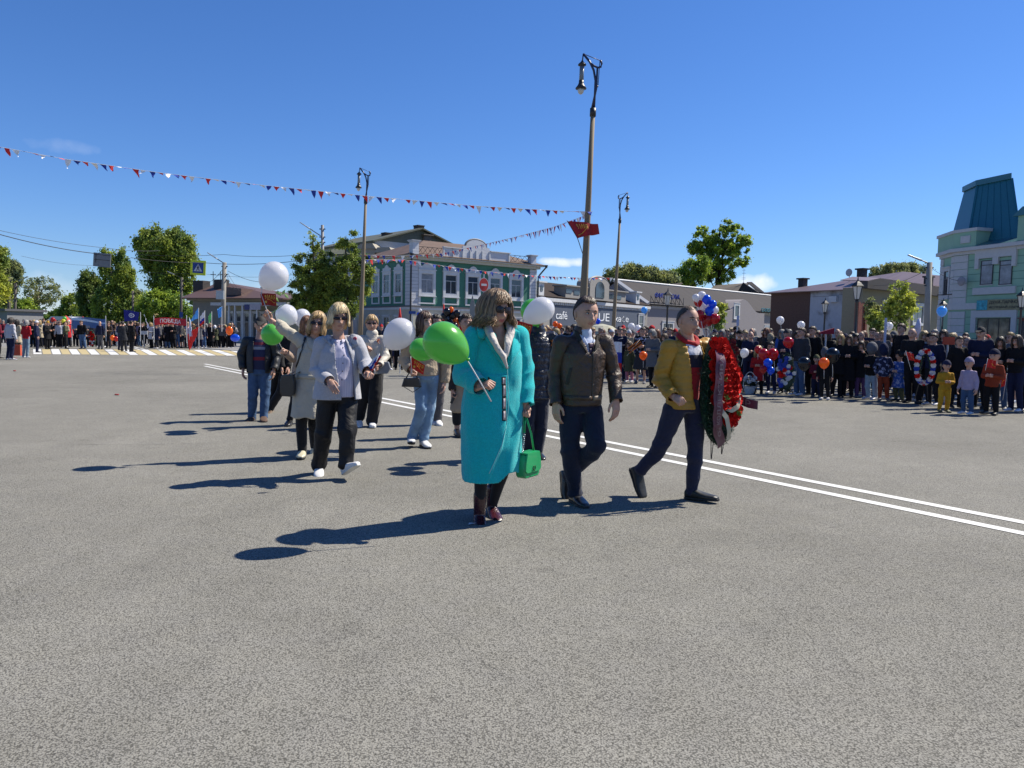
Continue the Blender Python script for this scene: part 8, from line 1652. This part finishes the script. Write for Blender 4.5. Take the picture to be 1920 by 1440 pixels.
# front row on the right: x, feet row, height, yaw, kind, arms, top, bottom, headwear, colour, shoe, child, pattern, label
FR = [
 (1163, 716, 1.72, -20, 'jacket', 'front', 'navy', 'navy', 'short', 'dark', 'black', 0, 0, 'man in navy holding the draped white, blue and red flag'),
 (1180, 717, 1.30, -35, 'coat', 'down', 'olive', 'pink', 'long', 'brown', 'white', 1, 0, 'child in an olive coat and pinkish trousers beside the draped flag'),
 (1200, 719, 1.74, -15, 'skirt', 'front', 'black', 'charcoal', 'short', 'dark', 'grey', 0, 1, 'person in black with the orange and black striped flag'),
 (1226, 727, 1.66, -45, 'coat', 'front', 'grey', 'black', 'bob', 'grey', 'black', 0, 0, 'fair short-haired woman in a grey coat with an orange balloon'),
 (1243, 728, 1.55, -40, 'jacket', 'down', 'paleblue', 'pale_jeans', 'long', 'brown', 'white', 0, 0, 'girl in pale blue and light jeans beside the mustard jacket'),
 (1384, 733, 1.70, -30, 'coat', 'front', 'black', 'black', 'beanie', 'black', 'black', 0, 0, 'person in black right behind the dark pointed wreath'),
 (1402, 736, 1.66, -20, 'jacket', 'front', 'navy', 'navy', 'bald', 'grey', 'black', 0, 0, 'bald old man in a navy jacket with medals above the white balloon'),
 (1421, 738, 1.28, -25, 'coat', 'front', 'red', 'black', 'long', 'fair', 'black', 1, 0, 'fair-haired child in a long red top near the flower basket'),
 (1446, 738, 1.40, -30, 'jacket', 'front', 'black', 'navy', 'short', 'dark', 'white', 1, 0, 'child in black behind the red and blue balloons'),
 (1470, 739, 1.74, -40, 'coat', 'front', 'navy', 'black', 'beanie', 'charcoal', 'black', 0, 0, 'person in navy and a dark knit hat behind the blue and white wreath'),
 (1497, 742, 1.78, -70, 'jacket', 'down', 'charcoal', 'jeans', 'short', 'brown', 'white', 0, 0, 'man in a dark jacket and jeans turned to the left, beside the round wreath'),
 (1521, 742, 1.82, -55, 'coat', 'down', 'black', 'black', 'short', 'brown', 'black', 0, 0, 'tall man in black with reddish short hair'),
 (1530, 745, 1.10, -25, 'jacket', 'front', 'burgundy', 'navy', 'beanie', 'olive', 'grey', 1, 0, 'small child in dark red beside the orange balloon'),
 (1546, 750, 1.30, -30, 'jacket', 'down', 'black', 'black', 'hood', 'grey', 'white', 1, 0, 'child in a grey hood behind the orange balloon'),
 (1566, 744, 1.62, -35, 'coat', 'front', 'black', 'black', 'long', 'fair', 'black', 0, 0, 'woman with long fair hair behind the black balloon'),
 (1588, 745, 1.60, -30, 'long', 'front', 'black', 'black', 'long', 'brown', 'black', 0, 0, 'woman in a long black coat with brown hair next to the fair-haired woman'),
 (1612, 746, 1.45, -25, 'coat', 'phone', 'black', 'purple', 'bob', 'brown', 'grey', 0, 0, 'girl in black with violet trousers'),
 (1633, 749, 1.44, -60, 'jacket', 'front', 'black', 'paleblue', 'hood', 'grey', 'white', 1, 0, 'girl in a black jacket with grey hood and wide pale trousers'),
 (1656, 752, 1.42, -20, 'jacket', 'pocket', 'navy', 'rust', 'hood', 'navy', 'grey', 1, 1, 'child in a patterned blue hood and rust-red trousers'),
 (1684, 753, 1.28, -65, 'coat', 'front', 'blue', 'olive', 'beanie', 'black', 'black', 1, 1, 'child in a black hat and blue-white patterned jacket'),
 (1712, 756, 1.80, -50, 'jacket', 'front', 'black', 'black', 'bald', 'dark', 'black', 0, 0, 'close-cropped man in black holding the wreath with white flowers'),
 (1732, 757, 1.70, -10, 'coat', 'front', 'black', 'black', 'cap', 'black', 'black', 0, 0, 'man in black and a dark cap right of the wreath'),
 (1748, 760, 1.68, -60, 'jacket', 'down', 'navy', 'black', 'short', 'dark', 'white', 0, 0, 'man in a navy tracksuit turned left behind the toddler in mustard'),
 (1768, 773, 1.12, -10, 'jacket', 'front', 'mustard', 'mustard', 'beanie', 'navy', 'olive', 1, 0, 'toddler in a mustard snowsuit and navy hat'),
 (1790, 765, 1.62, -5, 'jacket', 'down', 'black', 'black', 'short', 'brown', 'black', 0, 0, 'boy in black between the toddler and the girl in lilac'),
 (1812, 777, 1.20, -60, 'jacket', 'down', 'lilac', 'jeans', 'beanie', 'lilac', 'white', 1, 0, 'little girl in a lilac jacket and jeans at the kerb'),
 (1834, 766, 1.84, -55, 'jacket', 'front', 'navy', 'black', 'cap', 'charcoal', 'black', 0, 0, 'big man in a navy jacket and flat cap'),
 (1856, 778, 1.38, -55, 'jacket', 'front', 'rust', 'black', 'beanie', 'navy', 'black', 1, 0, 'boy in a rust-red jacket and navy hat holding a small red flag'),
 (1872, 768, 1.62, -35, 'jacket', 'front', 'black', 'jeans', 'long', 'dark', 'grey', 0, 0, 'woman in black and jeans behind the boy with the flag'),
 (1902, 772, 1.66, -65, 'jacket', 'front', 'black', 'navy', 'long', 'brown', 'white', 0, 0, 'girl with long hair in a black jacket looking at her phone'),
 (1926, 772, 1.70, -30, 'coat', 'down', 'charcoal', 'black', 'long', 'dark', 'black', 0, 0, 'dark-haired woman in a charcoal coat cut by the right edge')]
rng = random.Random(4)
def onkerb(p): return 0.037 if (p - KA).dot(kn) > .02 else 0.0
for (x, y, h, yw, kd_, ar, tp, bt, hw, hc, sh, ch_, pt, lb) in FR:
 p = ground(x, y); p.z = onkerb(p); crowd_person(lb, 0, 0, h, yw, kd_, ar, tp, bt, hw, hc, sh, GR, bool(ch_), rng, bool(pt), W=p)
ORD = 'first second third fourth fifth sixth seventh eighth ninth tenth eleventh twelfth thirteenth fourteenth fifteenth sixteenth seventeenth eighteenth nineteenth twentieth'.split(); TENS = {20: 'twenty', 30: 'thirty', 40: 'forty', 50: 'fifty'}
def ordn(i):
 i += 1
 if i <= 20: return ORD[i - 1]
 t, u = divmod(i, 10); return (TENS[t * 10][:-1] + 'ieth') if u == 0 else TENS[t * 10] + '-' + ORD[u - 1]
HN = {'short': '{} short hair', 'bald': 'cropped hair', 'long': 'long {} hair', 'bob': '{} bobbed hair', 'cap': 'a {} cap', 'beanie': 'a {} hat', 'hood': 'a {} hood'}
def rand_person(rng, p, yaw, where, idx, row, group, bright=.25):
 top = rng.choices(['black', 'navy', 'charcoal', 'grey', 'brown', 'beige', 'white', 'red', 'blue', 'olive', 'cream', 'lilac', 'burgundy'], [26, 18, 10, 7, 5, 5 * bright * 4, 4 * bright * 4, 2, 3, 3, 3, 2, 2])[0]; bot = rng.choice(['black', 'black', 'navy', 'black', 'charcoal', 'jeans']); hw = rng.choices(['short', 'bald', 'long', 'bob', 'cap', 'beanie', 'hood'], [30, 6, 20, 14, 14, 7, 4])[0]
 hc = rng.choice(['dark', 'brown', 'fair', 'grey', 'auburn', 'brown']) if hw in ('short', 'bald', 'long', 'bob') else rng.choice(['black', 'navy', 'grey', 'white', 'charcoal', 'beige', 'red'])
 kd_ = rng.choices(['jacket', 'coat', 'long', 'skirt'], [60, 25, 6, 9])[0]; ar = rng.choices(['down', 'front', 'pocket', 'phone'], [40, 35, 15, 10])[0]; h = rng.gauss(1.70, .07) if hw in ('short', 'cap', 'bald') else rng.gauss(1.64, .06)
 lb = '%s %s, %s, %s from left, row %s %s' % (top, 'coat' if kd_ in ('coat', 'long') else 'jacket', HN[hw].format(hc), ordn(idx), row, where)
 return crowd_person(lb, 0, 0, h, yaw, kd_, ar, top, bot, hw, hc, rng.choice(['black', 'black', 'white', 'brown']), group, False, rng, False, W=p)
rng = random.Random(11); ROWN = ['one', 'two', 'three', 'four', 'five', 'six']
def pxof(p): v = CM.transposed() @ (p - CPOS); return 960 + 1442 * v.x / -v.z, 720 - 1442 * v.y / -v.z
for row in range(5):
 pos = []; s = -30.0
 while s < 30:
  s += rng.uniform(.36, .70) * (1 + .10 * row) * (1 if s > -6 else 1.35); p = K0 + kd * s + kn * (1.0 + row * .72 + rng.uniform(-.2, .2)); x, y = pxof(p)
  if 1000 < x < 1935: pos.append((x, p))
 pos.sort(key=lambda q: q[0])
 for i, (x, p) in enumerate(pos[:52]): p.z = .037; rand_person(rng, p, rng.uniform(-75, -15), 'of the right crowd', i, ROWN[row], GR, .7)
# dark group walking behind the marchers, between the balloons
rng = random.Random(21)
xs = sorted([726, 736, 747, 758, 733, 744, 712, 768, 846, 858, 838, 1046, 1058, 1066])
for i, x in enumerate(xs): p = ground(x, rng.uniform(678, 694)); rand_person(rng, p, rng.uniform(-10, 30), 'behind the marchers', i, 'one', 'dark group following the marchers', .05)
# far left onlookers, seen from behind
LF = [(-4, 672, 1.66, 150, 'jacket', 'front', 'burgundy', 'black', 'bob', 'auburn', 'person in dark red at the left edge'), (19, 675, 1.68, 160, 'jacket', 'down', 'white', 'navy', 'bob', 'dark', 'woman in a white jacket and dark jeans, back turned, with a red bag'), (33, 666, 1.62, 170, 'coat', 'front', 'beige', 'brown', 'long', 'dark', 'woman in beige between the white and red jackets'), (48, 671, 1.60, 175, 'jacket', 'front', 'red', 'paleblue', 'bob', 'grey', 'fair-haired woman in a red jacket and pale trousers, back turned'), (70, 661, 1.66, 120, 'jacket', 'down', 'navy', 'navy', 'cap', 'white', 'man in a dark suit and white cap at the end of the crossing'), (89, 655, 1.66, 80, 'coat', 'front', 'black', 'black', 'beanie', 'mustard', 'woman in black with a yellow hat beside the zebra crossing'), (124, 654, 1.66, 120, 'jacket', 'front', 'olive', 'black', 'short', 'dark', 'man in an olive jacket with a white bag left of the banner')]
rng = random.Random(5)
for (x, y, h, yw, kd_, ar, tp, bt, hw, hc, lb) in LF: crowd_person(lb, x, y, h, yw, kd_, ar, tp, bt, hw, hc, 'white' if tp in ('white', 'red') else 'black', GLR, False, rng)
MF = [(156, 654, 1.72, 0, 'jacket', 'down', 'black', 'jeans', 'short', 'brown', 'man in black and blue jeans in front of the blue banner'), (188, 655, 1.70, 8, 'jacket', 'down', 'navy', 'grey', 'bald', 'grey', 'balding man in a navy jacket and grey trousers before the blue banner'), (203, 653, 1.68, 5, 'jacket', 'front', 'brown', 'charcoal', 'short', 'brown', 'person in brown just right of the blue banner'), (226, 657, 1.70, 170, 'jacket', 'front', 'navy', 'navy', 'short', 'dark', 'man in a dark suit stooping, back turned, at the crossing'), (233, 659, 1.72, 200, 'coat', 'front', 'charcoal', 'charcoal', 'short', 'dark', 'middle man of the dark trio at the crossing'), (247, 660, 1.76, 150, 'coat', 'down', 'black', 'black', 'short', 'dark', 'tallest man of the dark trio at the crossing'), (284, 653, 1.66, -30, 'coat', 'front', 'white', 'black', 'bob', 'fair', 'fair woman in a white jacket left of the long red banner')]
for (x, y, h, yw, kd_, ar, tp, bt, hw, hc, lb) in MF: crowd_person(lb, x, y, h, yw, kd_, ar, tp, bt, hw, hc, 'black', GLF, False, rng)
rng = random.Random(8)
for row, (x0, x1, yy, n, wh) in enumerate([(60, 132, 651, 10, 'of the far left crowd'), (64, 134, 648.5, 11, 'of the far left crowd'), (-20, 134, 646, 13, 'of the far left crowd'), (136, 200, 650, 8, 'behind the blue banner'), (204, 272, 649, 10, 'below the navy flag'), (200, 285, 646.5, 13, 'below the navy flag'), (290, 372, 653, 13, 'below the red banner'), (288, 376, 650.5, 12, 'below the red banner'), (372, 440, 652.5, 10, 'below the small flags'), (366, 444, 649.5, 11, 'below the small flags')]):
 xs = sorted(x0 + (x1 - x0) * (i + rng.uniform(.1, .9)) / n for i in range(n))
 for i, x in enumerate(xs): rand_person(rng, ground(x, yy + rng.uniform(-.8, .8)), rng.uniform(-30, 50), wh, i, ROWN[[0, 1, 2, 0, 0, 1, 0, 1, 0, 1][row]], GLF, .35)
# ================================================================== things held in the crowd
def cb(label, x, y, r, Y, m, kx=0, st=None, gp='balloons held in the crowds'): balloon(label, x, y, r, Y, (x + kx, y + r * 1.25, 0), m, stick=st, group=gp)
CBL = [('sky-blue balloon floating over the crowd left of the lantern post', 1208, 581, 6, 26, BSKY, 1), ('small blue balloon between the leather jacket and the parasol', 1121, 602, 5, 28, BBLU, 0), ('left one of two orange balloons beside the navy shoulder', 1041, 607, 5, 28, BORG, 0), ('right one of two orange balloons beside the navy shoulder', 1049, 611, 5, 28.5, BORG, 0), ('upper white balloon near the café door', 1184, 612, 6.5, 27, BWHT, 0), ('pale white balloon beside the upper one near the café door', 1196, 616, 7, 27.5, BWHT, 0), ('blue balloon under the two white ones near the café door', 1202, 622, 5, 27.2, BBLU, 0), ('white balloon above the crowd before the shop row', 1463, 600, 7, 23, BWHT, 1), ('white balloon peeping from the crowd near the farther lantern post', 1502, 609, 7, 23, BWHT, 1), ('white balloon in front of the yellow-green bush', 1667, 611, 7, 22, BWHT, 0), ('blue balloon held before the mint corner', 1766, 583, 9, 21, BSKY, 0),
 ('white balloon by the bald old man', 1396, 661, 8, 18.6, BWHT, -3), ('single red balloon held high in the crowd', 1478, 641, 9.5, 17.9, BRED, 3), ('brighter of two touching red balloons', 1432, 663, 9.5, 18.2, BRED, 0), ('darker of two touching red balloons', 1449, 663, 10, 18.3, BRED, 2), ('small red balloon behind the fair-haired child', 1421, 655, 6, 18.8, BRED, 0), ('blue balloon under the touching red balloons', 1440, 680, 8, 18.0, BBLU, 0), ('lower blue balloon near the knees of the child in black', 1445, 694, 7, 18.0, BBLU, 0), ('lower red balloon near the knees of the child in black', 1431, 692, 7, 18.0, BRED, 0), ('orange balloon of the grey-haired woman', 1206, 666, 7.5, 21.2, BORG, 0), ('left black balloon beside the dark red child', 1508, 681, 12, 17.1, BBLK, 0), ('right black balloon beside the fair-haired woman', 1561, 665, 13, 17.2, BBLK, 0), ('orange balloon between two black balloons', 1545, 680, 9.5, 16.9, BORG, 0),
 ('red balloon over the far left crowd', 99, 599, 4, 42, BRED, 0), ('green balloon over the far left crowd', 121, 597, 3.6, 42, BGRN, 0), ('yellow balloon under the green one', 119, 602, 3.8, 41.8, BYEL, 0), ('orange balloon at the feet of the blue banner group', 211, 633, 4.5, 42, BORG, 0), ('red balloon beside the orange one at the far crossing', 218, 635, 4.3, 42, BRED, 0), ('tiny white balloon left of the young woman in beige', 788, 582, 3.4, 30, BWHT, 0), ('tiny blue balloon under the tiny white one', 785, 589, 3.4, 30, BBLU, 0)]
for l, x, y, r, Y, m, kx in CBL: cb(l, x, y, r, Y, m, kx, (x + kx * 2, y + r * 3.2, Y))
NM = {id(BWHT): 'white', id(BRED): 'red', id(BBLU): 'blue', id(BORG): 'orange', id(BBLK): 'black'}
def cluster(lst, Y, where, knot):
 for i, (x, y, r, m) in enumerate(lst):
  balloon('%s balloon, %s in the %s' % (NM[id(m)], ordn(i) + ' from the top' , where), x, y, r, Y + random.uniform(-.15, .15), (x + (knot[0] - x) * .12, y + r * 1.22, 0), m, stick=(knot[0], knot[1], Y), group='balloons of the ' + where)
cluster(sorted([(1316, 554, 8, BWHT), (1305, 558, 7, BWHT), (1309, 566, 8, BRED), (1325, 561, 8.5, BBLU), (1336, 570, 7.5, BBLU), (1315, 573, 9, BWHT), (1326, 573, 6, BWHT), (1330, 583, 8.5, BBLU), (1340, 581, 7.5, BWHT), (1341, 597, 9, BRED), (1328, 599, 11, BRED), (1317, 604, 10, BRED), (1312, 590, 9, BRED)], key=lambda q: q[1]), 20, 'red, white and blue cluster', (1326, 655))
cluster(sorted([(846, 580, 5, BORG), (854, 600, 5.2, BORG), (858, 607, 5.2, BORG), (866, 615, 4.5, BRED), (838, 584, 7, BBLK), (849, 591, 7.5, BBLK), (857, 587, 6.5, BBLK), (840, 597, 7.5, BBLK), (863, 598, 6.5, BBLK), (833, 592, 6.5, BBLK), (852, 611, 7, BBLK), (843, 606, 7, BBLK)], key=lambda q: q[1]), 24, 'black and orange cluster', (850, 650))
def small_wreath(label, px, py, hw, hh, Y, cols, ring=False, leafm=TIND, txt=False, yaw=-20):
 c = at(px, py, Y); root = empty('wreath', c, label, 'wreath', None, rad(yaw)); k = Y / 1442; w, h = hw * k, hh * k; rng = random.Random(int(px)); g = G(); n = 24
 pl = [(w * math.sin(a) * (.75 + .25 * math.cos(a - 2.6)), h * math.cos(a)) for a in np.linspace(0, 6.283, n + 1)[:-1]]
 if ring: g.tube([(x, 0, z) for x, z in pl + [pl[0]]], w * .24, n=8)
 else: g.prism(pl, -.03, .04)
 g.build('wreath_backing', leafm, root); v = []; r2 = np.random.default_rng(int(px))
 for x, z in pl: v.append(needles((x * .96, -.03, z * .96), 22, .02, .045, r2))
 v = np.concatenate(v).reshape(-1, 3); link('fir_border', mesh_np('t', v, np.arange(len(v)).reshape(-1, 4)), leafm, root)
 for i in range(34 if not ring else 26):
  a = 6.283 * i / 26 if ring else rng.uniform(0, 6.283); q = 1.0 if ring else math.sqrt(rng.random()) * .9; bloom(Vector((w * math.sin(a) * q, -.06 - .02 * rng.random(), h * math.cos(a) * q)), (rng.uniform(-.3, .3), -1, rng.uniform(-.2, .4)), rng.uniform(.045, .062), cols[i % len(cols)], root, seed=i)
 g = G(); [g.tube([(s * w * .4, .03, -h * .8), (s * w * .8, .15, max(-c.z + .13, -h - .35))], .01, n=5) for s in (-1, 1)]; g.build('stand_leg', BLACKM, root); return root
WFL = mat('white_silk_petals', (.60, .60, .62), .5); BFL = mat('blue_silk_petals', (.02, .05, .35), .5)
small_wreath('white, blue and red flower wreath standing before the dark man with knit hat', 1474, 697, 17, 34, 17.6, [WFL, BFL, BFL, RFL, WFL, BFL])
small_wreath('ring wreath of white, red and blue flowers held by the cropped man', 1733, 688, 14, 30, 15.9, [WFL, RFL, WFL, BFL], True)
r_ = small_wreath('dark pointed wreath of deep red flowers taller than the people beside it', 1370, 675, 15, 44, 18.8, [mat('deep_red_petals', (.16, .006, .008), .5)])
small_wreath('tall red wreath with white flowers under the blue banner', 172, 634, 8, 15, 42.6, [RFL, RFL, RFL, WFL], yaw=0)
# basket of flowers
b = ground(1405, 738); b.z = .0; root = empty('flower_basket', b, 'white basket of white flowers standing on the kerb before the crowd', 'basket'); g = G(); g.loft([(Vector((0, 0, z)), Vector((r_2, 0, 0)), Vector((0, r_2, 0))) for r_2, z in ((.10, 0), (.13, .08), (.155, .17), (.165, .19))], n=18); g.build('basket', mat('white_wicker', (.5, .5, .52), .7, bump=1, bs=30, bd=.02), root)
v = needles((0, 0, .25), 300, .08, .06, np.random.default_rng(3)).reshape(-1, 3); link('greenery', mesh_np('t', v, np.arange(len(v)).reshape(-1, 4)), TIND, root)
for i in range(9): a = i * .7; bloom(Vector((.12 * math.cos(a), .12 * math.sin(a) - .03, .30 + .05 * (i % 3))), (math.cos(a) * .5, -.8, .5), .055, WFL, root, seed=i)
g = G(); g.tube([(.16 * math.cos(a), 0, .18 + .36 * math.sin(a)) for a in np.linspace(0, 3.14, 12)], .012, n=6); g.build('handle', WHITE, root)
# flags, boards and bags in the crowd
hand_flag('small red flag of the cropped man in black', (1707, 690), (1698, 658), [(1699, 660), (1704, 676), (1712, 663), (1715, 676)], REDF, 15.5, None, gp='flags in the right crowd'); hand_flag('small red flag with gold star before the boy in rust red', (1848, 692), (1852, 672), [(1852, 673), (1850, 689), (1867, 676), (1866, 691)], REDF, 14.4, None, gp='flags in the right crowd'); hand_flag('red flag on a long white stick near the right edge', (1881, 745), (1888, 700), [(1888, 702), (1885, 724), (1878, 700), (1876, 726)], REDF, 15.0, None, gp='flags in the right crowd')
hand_flag('orange and black striped flag held in the crowd beside the mustard sleeve', (1178, 664), (1200, 636), [(1199, 637), (1205, 645), (1177, 652), (1180, 663)], None, 21.2, stripes=[mat('ribbon_orange', (.55, .14, .015), .7), BLKC, MATS['ribbon_orange'], BLKC, MATS['ribbon_orange']], gp='flags in the right crowd')
hand_flag('white, blue and red flag draped down before the man in navy', (1160, 636), (1168, 634), [(1151, 641), (1154, 700), (1166, 641), (1165, 700)], None, 21.8, stripes=[WF, BLUEF, REDF], gp='flags in the right crowd')
for (xp, y0, y1, w, Y, lb) in ((750, 576, 608, 9, 26, 'furled red flag standing left of the young woman in beige'), (832, 568, 612, 7, 25, 'furled red flag between the dark-haired man and the black balloons')):
 b = ground(xp, 620 + 2091 / Y); root = empty('furled_flag', b, lb, 'flag'); t = at(xp, y0, b.y) - b; k = b.y / 1442; g = G(); g.loft([(t * 1.0, Vector((.01, 0, 0)), Vector((0, .01, 0))), (t - Vector((0, 0, 12 * k)), Vector((w * .25 * k, 0, 0)), Vector((0, .05, 0))), (t - Vector((0, 0, (y1 - y0) * k)), Vector((w * .55 * k, 0, 0)), Vector((0, .09, 0)))], n=10); g.build('cloth', REDF, root, True); G().tube([(0, 0, 0), t], .015, n=6).build('staff', WHITE, root)
def board(name, lb, x0, y0, x1, y1, Y, m, cat='sign', slant=0):
 b = at((x0 + x1) / 2, 620, Y); b.z = .037; a, c_ = at(x0, y1, Y) - b, at(x1, y0, Y) - b; root = empty(name, b, lb, cat); g = G(); g.prism([(a.x, a.z), (c_.x, a.z), (c_.x, c_.z), (a.x, c_.z - slant)], -.02, .02); g.build('board', m, root); G().tube([((a.x + c_.x) / 2, .03, .0), ((a.x + c_.x) / 2, .03, c_.z - .05)], .02, n=6).build('stick', WHITE, root); return root, a, c_
LIL = mat('pale_lilac_board', (.42, .44, .58), .5); board('column_sign', 'narrow pale lilac board raised beside the white balloon and bush', 1657, 596, 1663, 652, 19, LIL); board('column_sign', 'narrow white and blue board before the arched shop front', 1381, 592, 1386, 611, 22, LIL)
board('red_placard', 'flat orange-red placard held over the crowd at right', 1768, 632, 1790, 646, 17, mat('orange_red_card', (.45, .06, .02), .6)); board('red_pennant', 'dark red slanting pennant over the crowd before the gabled shop', 1536, 615, 1564, 626, 20, MAROON, 'flag', .12)
g = G(); b = at(1722, 620, 19); b.z = .037; root = empty('furled_banner', b, 'furled lilac-white cloth banner standing above the crowd', 'flag'); t = at(1724, 596, 19) - b; g.tube([t, t * .9 + Vector((-.02, 0, 0)), t * .75 + Vector((-.05, 0, 0))], [.03, .07, .09], n=8); g.build('cloth', cloth('lilac_white_cloth', (.52, .50, .62)), root, True); G().tube([(0, 0, 0), t], .02).build('staff', WHITE, root)
b = ground(29, 674); root = empty('shopping_bag', b + Vector((0, 0, .35)), 'orange-red bag held by the woman in the white jacket', 'bag'); G().box((0, 0, 0), (.22, .05, .20)).build('bag_body', mat('orange_red_bag', (.48, .07, .03), .6), root); G().tube([(-.1, 0, .2), (0, 0, .34), (.1, 0, .2)], .012).build('strap', BLKL, root)
b = at(430, 620, 41.5); tag(link('backpack', G().ball((0, 0, 0), (.20, .12, .24), 0, 12, 10).mesh(smooth=True), BORG, None, b), 'round orange backpack at the right end of the far column', 'bag')
b = at(441, 633.5, 41); tag(link('bag', G().ball((0, 0, 0), (.26, .15, .20), 0, 12, 10).mesh(smooth=True), BBLU, None, b), 'bright blue bag at the right end of the far column', 'bag')
